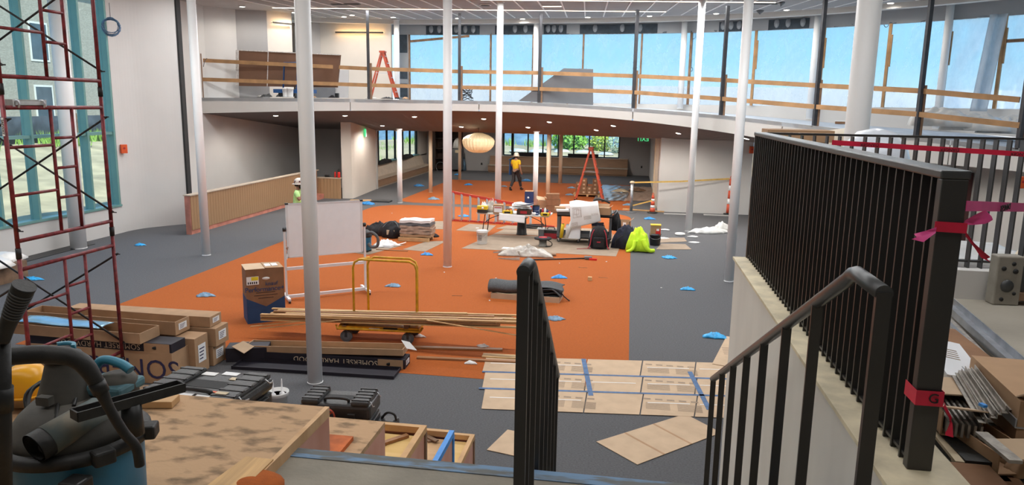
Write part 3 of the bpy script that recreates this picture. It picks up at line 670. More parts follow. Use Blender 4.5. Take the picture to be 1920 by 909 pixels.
def soff_hit(px, py):
    r = ray(px, py).normalized(); best = None
    for i in range(n-1):
        a, b_, c, d = Vector(EB[i]), Vector(EB[i+1]), Vector(S_IN[i+1]), Vector(S_IN[i])
        for tri in ((a, b_, c), (a, c, d)):
            e1, e2 = tri[1]-tri[0], tri[2]-tri[0]; h = r.cross(e2); q_ = e1.dot(h)
            if abs(q_) < 1e-9: continue
            s_ = CAM-tri[0]; u = s_.dot(h)/q_; g = s_.cross(e1); w = r.dot(g)/q_; t_ = e2.dot(g)/q_
            if u >= -.01 and w >= -.01 and u+w <= 1.01 and t_ > 0: nn = e1.cross(e2).normalized(); return CAM+r*t_, (nn if nn.z > 0 else -nn)
    return None
k = 0
for (px, py) in [(517, 216), (647, 216), (717, 235), (777, 218), (865, 237), (907, 222), (990, 238), (1030, 228), (1118, 243), (1150, 235), (1272, 249), (1400, 259)]:
    h = soff_hit(px, py)
    if h: downlight(h[0]-h[1]*.01, 'recessed downlight in the brown gallery soffit, '+ORD[k], h[1], .085, 170); k += 1
for k, (x_, y_) in enumerate([(-6, 36), (-2, 36), (-6, 40.5), (-2, 40.5), (-9.8, 36), (-9.8, 41), (-4.9, 33.2), (6.5, 24), (9, 21)]):  # unseen lamps added to brighten the rooms under gallery and ramp
    downlight((x_, y_, 2.745 if y_ > 30 else 2.6), 'added downlight, unseen in the low ceiling, '+['over the worker', 'over the stepladder', 'by the back bench at left', 'by the back bench at right', 'before the window bench', 'before the dark shelving', 'over the pallet', 'under the ramp at left', 'under the ramp at right'][k], None, .085, 105)
# hanging paper lantern
p = aty(897, 267, 30.5)
ln = thing('paper_lantern', 'pleated cream paper lantern hanging under the gallery', 'pendant lamp', (p.x, 30.5, p.z))
sR = 29.5*30.5/F*1.07
prof = [(.02, .40), (.16, .39), (.42, .30), (.60, .18), (.66, .07), (.64, -.06), (.60, -.16), (.50, -.28), (.36, -.38), (.2, -.42), (.02, -.43)]
mb = MB(); NN = 56
for r, z in prof:
    for q in range(NN): rr = r*(1+(.035 if q % 2 else -.02)); mb.v.append((rr*math.cos(2*PI*q/NN), rr*math.sin(2*PI*q/NN), z))
for i in range(len(prof)-1):
    for q in range(NN): mb.f.append((i*NN+q, (i+1)*NN+q, (i+1)*NN+(q+1) % NN, i*NN+(q+1) % NN)); mb.sm.append(False); mb.mi.append(0)
mt = M['lantern_paper']; bs = mt.node_tree.nodes['Principled BSDF']; bs.inputs['Emission Color'].default_value = (1, .70, .32, 1); bs.inputs['Emission Strength'].default_value = .22
mb.build('shade', 'lantern_paper', ln); MB().tube((0, 0, .4), (0, 0, 3.0-p.z), .01, 6).build('cord', 'black_plastic', ln)
for (px, py) in ((744, 243.5), (757, 243.5)):
    p = atx(px, py, -10.6); o = thing('globe_pendant', 'cream globe pendant before the lower left window, '+('left' if px == 744 else 'right')+' one', 'pendant lamp', p)
    MB().lathe([(.02, -.16), (.12, -.13), (.19, -.03), (.19, .05), (.12, .14), (.03, .17)], (0, 0, .1), 20).build('shade', 'lantern_paper', o); MB().tube((0, 0, .2), (0, 0, 2.76-p.z), .01, 6).build('cord', 'black_plastic', o)
# ================================================================== RAILINGS, SEAT STEPS, VACUUM
GX = 1.08
g = thing('picket_guardrail', 'dark steel picket guardrail along the stair wall', 'guardrail', (GX, 2.69, 2.68))
GL = 3.86; GH = 1.08
MB().b2((-.048, -.02, GH-.03), (.048, GL+.02, GH)).build('top_rail', 'steel_rail', g, bevel=.006)
MB().b2((-.03, 0, .02), (.03, GL, .032)).build('bottom_rail', 'steel_dark', g)
MB().b2((-.042, -.02, 0), (.042, .025, GH-.03)).build('end_post', 'steel_dark', g, bevel=.004)
MB().b2((-.042, GL-.02, 0), (.042, GL+.02, GH-.03)).build('end_post', 'steel_dark', g)
pm = MB().b2((-.036, -.006, .0), (.036, .006, GH-.03)).mesh('picket'); pm.materials.append(M['steel_dark'])
for k in range(43): obj('picket', pm, g, (0, .085+k*(GL-.13)/42, 0))
g2 = thing('picket_guardrail', 'dark steel picket guardrail crossing behind the concrete floor', 'guardrail', (GX, 6.56, 2.70))
L2 = 6.5; GH2 = 1.06
MB().b2((.02, -.025, GH2-.018), (L2, .025, GH2)).build('top_rail', 'steel_dark', g2)
MB().b2((.02, -.025, .03), (L2, .025, .045)).build('bottom_rail', 'steel_dark', g2)
pm2 = MB().b2((-.006, -.036, -.03), (.006, .036, GH2-.02)).mesh('picket'); pm2.materials.append(M['steel_rail'])
for k in range(62): obj('picket', pm2, g2, (.14+k*.1, 0, 0))
MB().b2((2.62, -.04, -.02), (2.7, .04, 1.75)).build('tall_post', 'steel_dark', g2)
# danger tape
def ribbon(pts, w, name, mat, parent=None, up=(0, 0, 1)):
    mb = MB(); pts = [Vector(p) for p in pts]; u = Vector(up)
    v = [p+u*s*w/2 for p in pts for s in (-1, 1)]; mb.add(v, [(2*i, 2*i+2, 2*i+3, 2*i+1) for i in range(len(pts)-1)])
    o = mb.build(name, mat, parent); sm = o.modifiers.new('thick', 'SOLIDIFY'); sm.thickness = .002; return o
q = Vector((GX+.05, 2.71, 3.58))
dt = thing('danger_tape', 'pink danger tape tied round the near railing post', 'tape', q)
ribbon([(-.10, -.045, -.01), (0, -.05, -.012), (.0, .01, -.015)], .035, 'wrap', 'danger_red', dt)
tA, tB = aty(1812, 386, 2.73)-q, aty(1930, 389, 3.45)-q; ribbon([tA, tA.lerp(tB, .5), tB, tB+(tB-tA)*2], .036, 'streamer', 'danger_pink', dt); tr_ = math.atan2((tB-tA).y, (tB-tA).x)
lettering('DANGER', .036, 'ink_black', dt, tA.lerp(tB, .54)+Vector((.004, -.006, 0)), (PI/2, PI, tr_), 1.0)
lettering('DANGER', .036, 'ink_black', dt, tA.lerp(tB, 1.3)+Vector((.004, -.006, 0)), (PI/2, PI, tr_), 1.0)
def crumple(seed, pts, w):
    random.seed(seed); mb = MB(); P = [Vector(p) for p in pts]; v = []
    for i, p in enumerate(P):
        a = Vector((rnd(-.4, .4), rnd(-.4, .4), 1)).normalized(); ww = w[i] if isinstance(w, list) else w; v += [p-a*ww/2, p+Vector((rnd(-.01, .01), rnd(-.015, .015), 0)), p+a*ww/2]
    mb.add(v, [(3*i, 3*i+3, 3*i+4, 3*i+1) for i in range(len(P)-1)]+[(3*i+1, 3*i+4, 3*i+5, 3*i+2) for i in range(len(P)-1)], True); return mb
crumple(3, [(0, -.03, .005), (.03, -.03, .018), (.055, -.04, .028), (.075, -.035, .02)], [.015, .045, .05, .02]).build('knot_tail', 'danger_pink', dt)
crumple(4, [(0, -.04, -.03), (.03, -.05, -.07), (.06, -.045, -.10), (.085, -.05, -.115)], [.02, .022, .022, .02]).build('knot_tail', 'danger_red', dt)
crumple(5, [(-.10, -.06, -.02), (-.13, -.05, -.045), (-.16, -.03, -.05)], [.02, .04, .02]).build('knot_tail', 'danger_pink', dt)
dt2 = thing('danger_tape', 'red danger tape patch with a loose tail low on the railing post', 'tape', (GX, 2.665, 2.96))
ribbon([(-.046, .1, 0), (-.046, -.008, 0), (.046, -.008, 0), (.046, .1, 0)], .055, 'wrap', 'danger_red', dt2)
lettering('G', .05, 'ink_black', dt2, (.012, -.011, 0), (PI/2, 0, 0))
crumple(6, [(.05, 0, -.02), (.075, 0, -.06), (.085, -.01, -.10), (.07, 0, -.125)], [.02, .06, .07, .02]).build('tail', 'danger_red', dt2)
dt3 = thing('danger_tape', 'long red danger tape stretched across the far guardrail', 'tape', (0, 0, 0))
a_ = aty(1560, 267, 6.5); b_ = aty(1920, 289, 6.5); ribbon([a_, a_.lerp(b_, .5), b_, b_+(b_-a_)*.6], .04, 'streamer', 'danger_red', dt3)
for s_ in (.2, .62, .98):
    c_ = a_.lerp(b_, s_); lettering('DANGER', .036, 'ink_black', dt3, c_+Vector((0, -.004, 0)), (PI/2, PI, 0))
# handrails
def handrail(X, yA, yB, yC, zA, zC, label, npick, first):
    o = thing('handrail', label, 'handrail', (X, 0, 0)); r = .025
    pts = [Vector((0, yA, zA)), Vector((0, yB-.04, zA)), Vector((0, yB, zA-.012)), Vector((0, yB+.04, zA-.035)), Vector((0, yC, zC))]
    MB().path(pts, r, 14).build('rail', 'steel_rail', o)
    MB().b2((-.021, yA-.004, 2.4), (.021, yA+.014, zA+.004)).build('post', 'steel_dark', o)
    for k in range(npick):
        y_ = first+(yC-.02-first)*k/(npick-1); zt = zA-(zA-zC)*max(0, (y_-yB)/(yC-yB)); zb = max(.0, LZ-.5*max(0, y_-EY)-.17)
        MB().b2((-.02, y_-.006, min(zb, zt-.85)), (.02, y_+.006, zt)).build('baluster', 'steel_dark', o)
    return o
handrail(-.35, 2.50, 2.68, 3.86, 3.375, 2.49, 'left steel handrail descending the stairs', 8, 2.62)
handrail(.725, 2.16, 2.46, 5.7, 3.445, 1.86, 'right steel handrail descending beside the stair wall', 7, 2.85)
# wooden seat steps
XR = -1.43
def seat(y0, y1, z, label, kind=0):
    o = thing('plywood_seat_step', label, 'seat step', (0, 0, 0))
    if kind == 0:
        MB().b2((-9.5, y0, z-.03), (XR, y1, z)).build('top_panel', 'plywood_dirty', o)
        MB().b2((XR-.02, y0, z-.75), (XR, y1-.004, z-.03)).build('end_panel', 'plywood_red', o)
        MB().b2((-9.5, y1-.02, z-.5), (XR-.02, y1, z-.03)).build('riser_panel', 'plywood_red', o)
    else:
        MB().b2((-9.5, y0, z-.09), (XR-.05, y1-.05, z-.07)).build('top_panel', 'plywood_yellow' if kind == 1 else 'plywood', o)
        MB().b2((XR-.045, y0, z-.05), (XR, y1, z)).build('frame_edge', 'timber_pale' if kind == 1 else 'tape_bright', o)
        MB().b2((-9.5, y1-.045, z-.05), (XR-.045, y1, z)).build('frame_edge', 'timber_pale', o)
        MB().b2((XR-.03, y0, z-.75), (XR-.01, y1-.01, z-.05)).build('end_panel', 'plywood_red', o)
        MB().b2((XR-.04, y1-.04, z-.75), (XR+.002, y1+.002, z-.05)).build('corner_post', 'timber_dark' if kind == 1 else 'tape_bright', o)
        MB().b2((-9.5, y1-.02, z-.5), (XR-.04, y1, z-.05)).build('riser_panel', 'plywood_red', o)
    return o
mk('plywood_dirty', (.20, .125, .065), .85, col2=(.47, .295, .16), scale=7.0, stretch=(1, 1.8, 1), thr=(.36, .50), bump=.12, bscale=30, detail=10)
mk('timber_pale', (.55, .33, .15), .7, var=.15, scale=6)
s1 = seat(1.0, 3.3, 2.45, 'highest plywood seat step, broad and dusty in the foreground')
mk('strip_pale', (.50, .30, .12), .65, var=.25, scale=5, stretch=(6, .4, 1))
MB().prism([(XR-.005, 1.0), (XR-.005, 2.72), (XR-.13, 2.72), (XR-.32, 1.0)], 2.45, 2.458).build('edge_board', 'strip_pale', s1)
MB().b2((XR-.022, 2.2, 2.4), (XR+.002, 3.3, 2.452)).build('edge_ply', 'plywood', s1)
s2 = seat(3.3, 4.14, 2.0, 'second plywood seat step down with a rusty orange board on it')
seat(4.14, 5.10, 1.55, 'third seat step down, open frame with knotty yellow plywood', 1)
seat(5.10, 6.0, 1.10, 'fourth seat step down, edged with blue masking tape', 2)
seat(6.0, 6.9, .65, 'lowest seat step, hidden behind the taped one', 1)
mk('rust_board', (.42, .10, .02), .8, var=.4, scale=9)
a_ = at(613, 826, 2.0); o = MB().b2((0, 0, 0), (.17, .50, .025)).build('orange_board', 'rust_board', None, (a_.x-.02, 3.36, 2.001), .0); tag(o, 'rusty orange wooden board lying on the second seat step', 'board')
for k, (px, py, rz) in enumerate([(795, 818, .9), (800, 822, .6)]):
    q = at(px, py, 1.03); o = MB().b2((-.14, -.02, 0), (.14, .02, .012)).build('wood_offcut', 'timber_dark', None, (q.x, q.y, 1.035+k*.013), -rz); tag(o, 'short grey offcut on the blue-taped seat step, '+('lower' if k == 0 else 'upper')+' one', 'offcut')
q = at(735, 832, 1.48); o = MB().b2((-.02, -.17, 0), (.02, .17, .02)).build('wood_offcut', 'strip_walnut', None, (q.x-.03, q.y, 1.485), -.7); tag(o, 'thin dark offcut lying in the knotty yellow seat step', 'offcut')
q = at(838, 857, .0); o = MB().b2((-.22, -.3, 0), (.22, .3, .006)).build('cardboard_sheet', 'cardboard_light', None, (-1.2, 8.1, .005), -.25); tag(o, 'small cardboard sheet on the floor beyond the seat steps', 'cardboard')
o = MB().lathe([(.0, 0), (.13, 0), (.14, .03), (.11, .05), (0, .055)], (0, 0, 0), 20).build('carpet_offcut', 'carpet_orange', None, (at(488, 906, 2.4).x, at(488, 907, 2.4).y-.09, 2.405)); tag(o, 'round orange carpet offcut on the landing', 'carpet offcut')
# ---- wet vacuum
V = thing('wet_vacuum', 'dusty blue shop vacuum standing in the left foreground', 'vacuum', (-1.90, 2.18, 2.45), .0); V.scale = (1.07, 1.07, 1.0)
RB = .205
dr_ = MB().lathe([(RB*.9, 0), (RB*.97, .02), (RB, .30), (RB, .315)], (0, 0, 0), 40).build('drum', 'vac_blue', V)
MB().lathe([(RB+.004, .30), (RB+.022, .305), (RB+.024, .335), (RB+.01, .345), (RB-.03, .35)], (0, 0, 0), 40).build('lid_rim', 'black_worn', V)
MB().lathe([(RB-.0, .34), (RB-.02, .375), (RB-.05, .42), (RB-.085, .455), (.02, .462)], (0, 0, 0), 40).build('lid', 'vac_dust', V)
hd = MB().lathe([(.092, .40), (.09, .45), (.068, .52), (.052, .585), (.05, .6)], (-.035, .02, 0), 28).build('motor_cone', 'vac_dust', V)
MB().lathe([(.096, .405), (.099, .42), (.096, .44)], (-.035, .02, 0), 28).build('cone_band', 'vac_teal', V)
MB().lathe([(.054, .592), (.058, .60), (.056, .618), (.042, .626), (.042, .634), (.02, .64)], (-.035, .02, 0), 28).build('cap', 'black_worn', hd)
MB().grid(lambda a, b_: (-.035+.042*math.cos(.2+2.4*a), .02+.042*math.sin(.2+2.4*a), .628+.02*b_), 14, 2, .012).build('cap_inlay', 'vac_cyan', hd)
MB().b2((-.05, -.09, .47), (-.005, -.065, .50)).build('latch_block', 'vac_dust', V)
pt_ = MB(); d_ = Vector((-.30, -.92, -.22)).normalized(); c_ = aty(122, 806, 2.04)-Vector((-1.90, 2.18, 2.45)); c_.x /= 1.07; c_.y /= 1.07
MB().path([c_-d_*.12, c_+d_*.06], .047, 26, True, .052).build('hose_port', 'vac_pipe', V)
mbp = MB(); mbp.path([c_+d_*.05, c_+d_*.10], .05, 26, False); mbp.path([c_+d_*.10, c_+d_*.05], .042, 26, False)
mbp.build('port_collar', 'black_worn', V); MB().lathe([(.0, 0), (.042, .0)], (0, 0, 0), 24).build('port_hole', 'ink_black', V, c_+d_*.055, rot=d_.to_track_quat('Z', 'Y').to_euler())
# carry handle, cyan lever, latches, lugs
MB().path(spline([(.02, .05, .47), (.03, .08, .545), (.06, .09, .575), (.12, .09, .565), (.16, .085, .545)], 5), .016, 10).build('lever', 'vac_cyan', V)
MB().b2((.0, .02, .46), (.16, .16, .50)).build('motor_block', 'vac_teal', V, bevel=.012)
MB().lathe([(.062, .44), (.06, .50), (.05, .52), (.02, .53)], (.10, .10, 0), 18).build('motor_hump', 'vac_dust', V)
MB().path(spline([(-.02, -.03, .47), (.03, -.10, .455), (.06, -.14, .44), (.05, -.165, .415)], 5), .006, 6).build('lid_wire', 'black_worn', V)
for a in (-.55, .35, 2.6):
    l_ = MB().box((0, 0, 0), (.05, .065, .05)).build('drum_lug', 'black_worn', V, ((RB+.025)*math.cos(a), (RB+.025)*math.sin(a), .325), a, bevel=.008)
MB().b2((.13, -.24, .14), (.20, -.17, .29)).build('tool_holder', 'black_plastic', V, bevel=.008)
MB().path([(.17, -.245, .235), (.205, -.235, .22), (.215, -.20, .205)], .004, 6).build('wire_clip', 'aluminium', V)
# power cord coiled on the lid and trailing
MB().path(spline([(-.17, .0, .40), (-.19, .06, .46), (-.12, .12, .49), (-.02, .06, .50), (.05, -.05, .46)], 6), .006, 6).build('cord_coil', 'black_plastic', V)
MB().path(spline([(-.18, .01, .39), (-.205, .05, .45), (-.13, .14, .50), (0, .09, .49)], 6), .006, 6).build('cord_coil', 'black_plastic', V)
hs = thing('vacuum_hose', 'black vacuum hose arching over the blue vacuum', 'hose', (0, 0, 0))
P_ = [aty(px, py, yy) for px, py, yy in [(-60, 660, 1.75), (0, 668, 1.78), (80, 664, 1.82), (145, 674, 1.86), (180, 715, 1.88), (205, 765, 1.9), (232, 810, 1.92), (255, 838, 1.94), (262, 872, 1.95)]]
MB().path(spline(P_, 6), lambda t: .027-.012*min(1, max(0, (t-.42)*5)), 16).build('tube', 'black_worn', hs)
MB().tube(P_[4], P_[4].lerp(P_[5], .4), .024, 14).build('coupling', 'black_plastic', hs)
nz = thing('floor_nozzle', 'black trough shaped floor nozzle lying across the vacuum lid', 'vacuum nozzle', (0, 0, 0))
a_, b_ = aty(140, 786, 1.98), aty(340, 730, 2.3); ax_ = (b_-a_).normalized()
mbn = MB(); mbn.bar(a_, b_, .05, .008); sd = ax_.cross(Vector((0, 0, 1))).normalized(); upn = sd.cross(ax_).normalized()
for s_ in (-1, 1): mbn.bar(a_+sd*.025*s_+upn*.014, b_+sd*.025*s_+upn*.014, .006, .032, upn)
mbn.bar(a_+upn*.014-sd*.025, a_+upn*.014+sd*.025, .006, .03, upn); mbn.bar(b_+upn*.014-sd*.025, b_+upn*.014+sd*.025, .006, .03, upn)
mbn.build('trough', 'black_worn', nz); c_ = a_.lerp(b_, .5); MB().tube(c_, c_-Vector((0, 0, .11)), .032, 16, .036).build('neck', 'black_plastic', nz)
wd = thing('vacuum_wand', 'upright black vacuum wand with a curved ribbed grip', 'vacuum wand', (0, 0, 0))
P_ = [aty(8, 960, 1.7), aty(6, 780, 1.7), aty(4, 640, 1.7)]
MB().path(P_, .021, 18).build('tube', 'black_worn', wd); MB().tube(aty(6, 770, 1.7), aty(6, 725, 1.7), .025, 18).build('coupling', 'black_plastic', wd)
P_ = [aty(6, 640, 1.69), aty(14, 610, 1.69), aty(30, 572, 1.69), aty(46, 535, 1.69)]
MB().path(spline(P_, 6), lambda t: .016+.014*t, 18).build('grip', 'black_worn', wd)
for k in range(9):
    c_ = P_[1].lerp(P_[3], .25+.07*k); d_ = (P_[3]-P_[1]).normalized(); MB().tube(c_-d_*.002, c_+d_*.002, .0225+.0085*(.25+.07*k), 18).build('grip_ridge', 'rubber_grey', wd)
cd = MB().path(spline([(-1.72, 2.34, 2.47), (-1.66, 2.42, 2.458), (-1.60, 2.36, 2.457), (-1.52, 2.22, 2.457), (-1.50, 2.0, 2.457)], 6), .007, 8).build('power_cord', 'black_plastic'); tag(cd, 'black power cord trailing from the vacuum over the plywood', 'cord')
# boards and yellow helmet at the back of the top step
for k, (px0, py0, px1, py1, z, w, h, lab) in enumerate([(-80, 752, 330, 752, 2.47, .10, .035, 'pale board end behind the vacuum'), (-80, 742, 110, 742, 2.51, .10, .035, 'pale board under the yellow helmet')]):
    a_, b_ = at(px0, py0, z), at(px1, py1, z); o = MB().bar((a_.x, a_.y, z), (b_.x, b_.y, z), w, h).build('lumber_board', 'timber_pale', None, bevel=.003); tag(o, lab, 'board')
q = at(52, 737, 2.53); hh = thing('yellow_helmet', 'glossy yellow helmet resting on boards behind the vacuum', 'helmet', (q.x, q.y, 2.53))
MB().lathe([(.088, 0), (.096, .01), (.098, .06), (.092, .10), (.072, .13), (.04, .145), (.0, .148)], (0, 0, 0), 28).build('shell', 'hat_yellow', hh)
MB().lathe([(.098, .0), (.104, .004), (.098, .012)], (0, 0, 0), 28).build('rim', 'hat_yellow', hh)
MB().b2((-.085, -.075, .07), (-.045, -.07, .10)).build('side_slot', 'black_plastic', hh)
# ================================================================== TOOL CASES, SCAFFOLD, CARTONS
def tool_case(p, rz, w, d, h, label, deep=True):
    o = thing('tool_case', label, 'tool case', p, rz)
    MB().b2((-w/2, -d/2, 0), (w/2, d/2, h*.66)).build('body', 'case_black', o, bevel=.02)
    lid = MB().b2((-w/2-.01, -d/2-.01, h*.68), (w/2+.01, d/2+.01, h*.93)).build('lid', 'case_black', o, bevel=.03)
    for s in (-1, 1):
        MB().b2((s*w*.36-w*.13, -d/2-.006, h*.9), (s*w*.36+w*.13, d/2+.006, h)).build('lid_ridge', 'case_black', lid, bevel=.022)
        for k in range(5): MB().b2((s*w*.36-w*.125, -d/2+.03+k*d/5, h*.985), (s*w*.36+w*.125, -d/2+.05+k*d/5, h*1.01)).build('lid_rib', 'black_plastic', lid)
        MB().b2((s*w*.25-.035, -d/2-.03, h*.45), (s*w*.25+.035, -d/2, h*.8)).build('latch', 'black_plastic', o, bevel=.006)
        MB().b2((s*(w/2+.012)-.015, -d*.3, h*.5), (s*(w/2+.012)+.015, d*.3, h*.64)).build('side_grip', 'black_plastic', o, bevel=.006)
    hd = MB(); hd.path(spline([(-w*.17, -d*.28, h*.93), (-w*.16, -d*.3, h*.985), (0, -d*.3, h), (w*.16, -d*.3, h*.985), (w*.17, -d*.28, h*.93)], 4), .014, 8); hd.build('handle', 'black_plastic', o)
    MB().b2((-w*.2, -d*.1, h*.93), (w*.2, d*.16, h*.935)).build('lid_well', 'ink_black', lid)
    MB().path([(w/2+.0, -d*.36, h*.98), (w/2+.025, -d*.38, h*.9), (w/2+.02, -d*.2, h*.86)], .005, 6).build('wire_bail', 'aluminium', o)
    MB().path([(w/2+.0, d*.3, h*.98), (w/2+.025, d*.32, h*.9), (w/2+.02, d*.42, h*.88)], .005, 6).build('wire_bail', 'aluminium', o)
    return o, lid
tc1, lid1 = tool_case((-2.40, 3.80, 2.003), -.05, .60, .42, aty(400, 697, 3.95).z-2.003, 'large black tool case with stickered lid behind the plywood step')
for (x, y, w, d, m_) in [(-.10, .16, .09, .05, 'paper_white'), (.04, .19, .10, .05, 'label_white'), (.13, .12, .08, .04, 'trim_beige'), (-.19, -.15, .09, .05, 'paper_white'), (-.04, -.16, .10, .06, 'label_white'), (.10, -.17, .10, .04, 'paper_white'), (.22, -.15, .07, .035, 'trim_beige'), (-.01, -.09, .26, .018, 'orange_plastic')]:
    x *= .88; hc = aty(400, 697, 3.95).z-2.003; z = hc*.932 if abs(x) < .13 else hc*1.012
    MB().b2((x-w/2, y-d/2, z), (x+w/2, y+d/2, z+.003)).build('sticker', m_, lid1)
lettering('3', .07, 'ink_cream', tc1, (.24, -.216, .1), (PI/2, 0, 0))
tc2, lid2 = tool_case((-2.62, 6.32, .656), .06, .66, .36, aty(600, 736, 6.3).z-.656, 'black tool case standing beyond the second seat step')
MB().lathe([(0, 0), (.085, 0), (.085, .004), (0, .004)], (0, 0, 0), 24).build('emblem', 'ladder_orange', tc2, (-.07, -.20, .42), rot=(PI/2, 0, 0)); MB().lathe([(0, 0), (.07, 0), (.07, .005), (0, .005)], (0, 0, 0), 24).build('emblem', 'ink_black', tc2, (-.07, -.201, .42), rot=(PI/2, 0, 0)); MB().box((-.07, -.207, .42), (.16, .003, .014), 0, 0, -.7).build('emblem_bar', 'ladder_orange', tc2)
o = thing('tool_pouch', 'small black pouch beside the standing tool case', 'pouch', (-2.17, 6.35, .655)); MB().b2((-.1, -.09, 0), (.10, .09, .34)).build('body', 'case_black', o, bevel=.03); MB().path(spline([(-.06, 0, .33), (0, 0, .40), (.07, 0, .39), (.09, 0, .33)], 4), .012, 8).build('strap', 'black_plastic', o)
q = aty(520, 733, 8.6); bk = thing('mud_bucket', 'white bucket of dark sealant with two nozzles', 'bucket', (q.x, 8.6, 0.0))
hz = q.z
MB().lathe([(.115, 0), (.14, hz), (.148, hz), (.148, hz-.02), (.142, hz-.03), (.142, hz-.05), (.135, hz-.055)], (0, 0, 0), 28).build('pail', 'bucket_white', bk)
MB().lathe([(0, hz-.05), (.13, hz-.05)], (0, 0, 0), 24).build('contents', 'ink_black', bk)
for x, y in ((-.045, -.03), (.045, .04)): MB().lathe([(.04, hz-.05), (.03, hz-.03), (.014, hz-.02), (.009, hz+.13), (.004, hz+.16)], (x, y, 0), 12).build('nozzle', 'label_white', bk)
# ---- scaffold tower
XS = -6.84; YA, YB = 7.28, 8.84
sc_t = thing('scaffold_tower', 'rusty red tubular scaffold tower by the tall window', 'scaffold', (0, 0, 0))
yu = atx(94, 206, XS).y; yv = atx(134, 206, XS).y
def frame(x, z0, first=False):
    r = .024
    fo = MB().tube((x, YA, z0-.18), (x, YA, z0+1.66), r, 10).build('frame_leg', 'scaffold_red', sc_t); MB().tube((x, YB, z0-.18), (x, YB, z0+1.66), r, 10).build('frame_leg', 'scaffold_red', sc_t)
    for zz in (z0, z0+1.50): MB().tube((x, YA, zz), (x, YB, zz), r, 10).build('crossbar', 'scaffold_red', fo)
    for y_ in (yu, yv): MB().tube((x, y_, z0), (x, y_, z0+1.50), .02, 8).build('upright', 'scaffold_red', fo)
    for dz in (.42, .78, 1.14): MB().tube((x, yu, z0+dz), (x, yv, z0+dz), .018, 8).build('rung', 'scaffold_red', fo)
    for dz in (.52, 1.06): MB().tube((x, YA, z0+dz), (x, yu, z0+dz), .018, 8).build('rung', 'scaffold_red', fo)
    for y_ in (YA, YB):
        MB().tube((x, y_, z0-.2), (x, y_, z0-.08), .03, 10).build('coupler', 'scaffold_black', fo)
        for dz in (.12, 1.38): MB().tube((x-.02, y_+.0, z0+dz), (x+.09, y_, z0+dz), .008, 6).build('brace_pin', 'scaffold_black', fo)
    return fo
ZS = (.50, 2.33, 4.17)
for z0 in ZS: frame(XS, z0); frame(XS-2.15, z0)
for z0 in ZS:
    for y_ in (YA, YB):
        MB().tube((XS+.03, y_+.02, z0+.12), (XS-2.12, y_+.02, z0+1.38), .014, 8).build('cross_brace', 'scaffold_black', sc_t)
        MB().tube((XS+.03, y_+.045, z0+1.38), (XS-2.12, y_+.045, z0+.12), .014, 8).build('cross_brace', 'scaffold_black', sc_t)
for x in (XS, XS-2.15):
    for y_ in (YA, YB):
        cs = MB().lathe([(.03, .14), (.05, .15), (.055, .19), (.022, .20), (.02, .40)], (x, y_, 0), 12).build('caster', 'caster_iron', sc_t)
        MB().tube((x-.025, y_+.04, .075), (x+.025, y_+.04, .075), .075, 16).build('wheel', 'rubber_grey', cs); MB().b2((x-.035, y_-.01, .07), (x+.035, y_+.06, .16)).build('fork', 'caster_iron', cs)
MB().path([(XS+.0, YB-.03, .14), (XS+.1, YB-.06, .17), (XS+.24, YB-.12, .23)], .008, 6).build('brake_lever', 'caster_iron', sc_t)
lb = MB().b2((-.015, -.001, -.10), (.015, .001, .10)).build('maker_label', 'paper_white', sc_t, (XS, YA-.027, 3.62)); lettering('SAFWAY', .042, 'ink_black', sc_t, (XS, YA-.03, 3.62), (PI/2, PI/2, 0))
o = thing('scaffold_plank', 'grey aluminium walk plank laid on the scaffold', 'plank', (0, 0, 0))
MB().b2((XS-2.2, 7.42, 3.86), (XS+.02, 7.87, 3.90)).build('deck', 'plank_aluminium', o); MB().b2((XS-2.2, 7.40, 3.82), (XS+.02, 7.43, 3.92)).build('side_rail', 'plank_aluminium', o); MB().b2((XS-2.2, 7.86, 3.82), (XS+.02, 7.89, 3.92)).build('side_rail', 'plank_aluminium', o)
for y_ in (7.46, 7.83): MB().path(spline([(XS-.02, y_, 3.91), (XS+.03, y_, 3.91), (XS+.045, y_, 3.87), (XS+.03, y_, 3.83)], 4), .012, 8).build('hook', 'aluminium', o)
# ---- flooring cartons
def carton(p, rz, L, w, h, label, mat='cardboard', open_top=False, end_label=True, text=None, patch=True, group=None, rx=0, ry=0, flap=False):
    o = thing('flooring_carton', label, 'carton', p, rz, group, (rx, ry, rz))
    if not open_top: MB().b2((-L/2, -w/2, 0), (L/2, w/2, h)).build('box', mat, o, bevel=.004)
    else:
        t = .012; mb = MB(); mb.b2((-L/2, -w/2, 0), (L/2, w/2, t)); mb.b2((-L/2, -w/2, t), (L/2, -w/2+t, h)); mb.b2((-L/2, w/2-t, t), (L/2, w/2, h)); mb.b2((-L/2, -w/2+t, t), (-L/2+t, w/2-t, h)); mb.b2((L/2-t, -w/2+t, t), (L/2, w/2-t, h)); mb.build('tray', mat, o)
    if end_label:
        l_ = MB().b2((L/2+.002, -w*.28, h*.3), (L/2+.005, w*.28, h*.78)).build('end_label', 'label_white', o)
        for k in range(4): MB().b2((L/2+.005, -w*.2, h*(.38+.09*k)), (L/2+.007, w*(.05+.04*k), h*(.41+.09*k))).build('label_print', 'ink_navy', l_)
    if text:
        s, size, ink, cx = text; lettering(s, size, ink, o, (cx, -w/2-.005, h/2), (PI/2, PI, 0), 1.05)
    if patch and text:
        MB().b2((L/2-.42, -w/2-.003, .006), (L/2-.03, -w/2, h-.006)).build('print_patch', 'cardboard', o)
        MB().lathe([(0, 0), (.03, 0), (.03, .003), (0, .003)], (0, 0, 0), 10, True, 1.6, .8).build('print_mark', 'ink_black', o, (L/2-.24, -w/2-.003, h*.5), rot=(PI/2, 0, .3))
    return o
yF = 8.97
A_ = lambda px, py, y_: aty(px, py, y_)
xr = at(327, 722).x
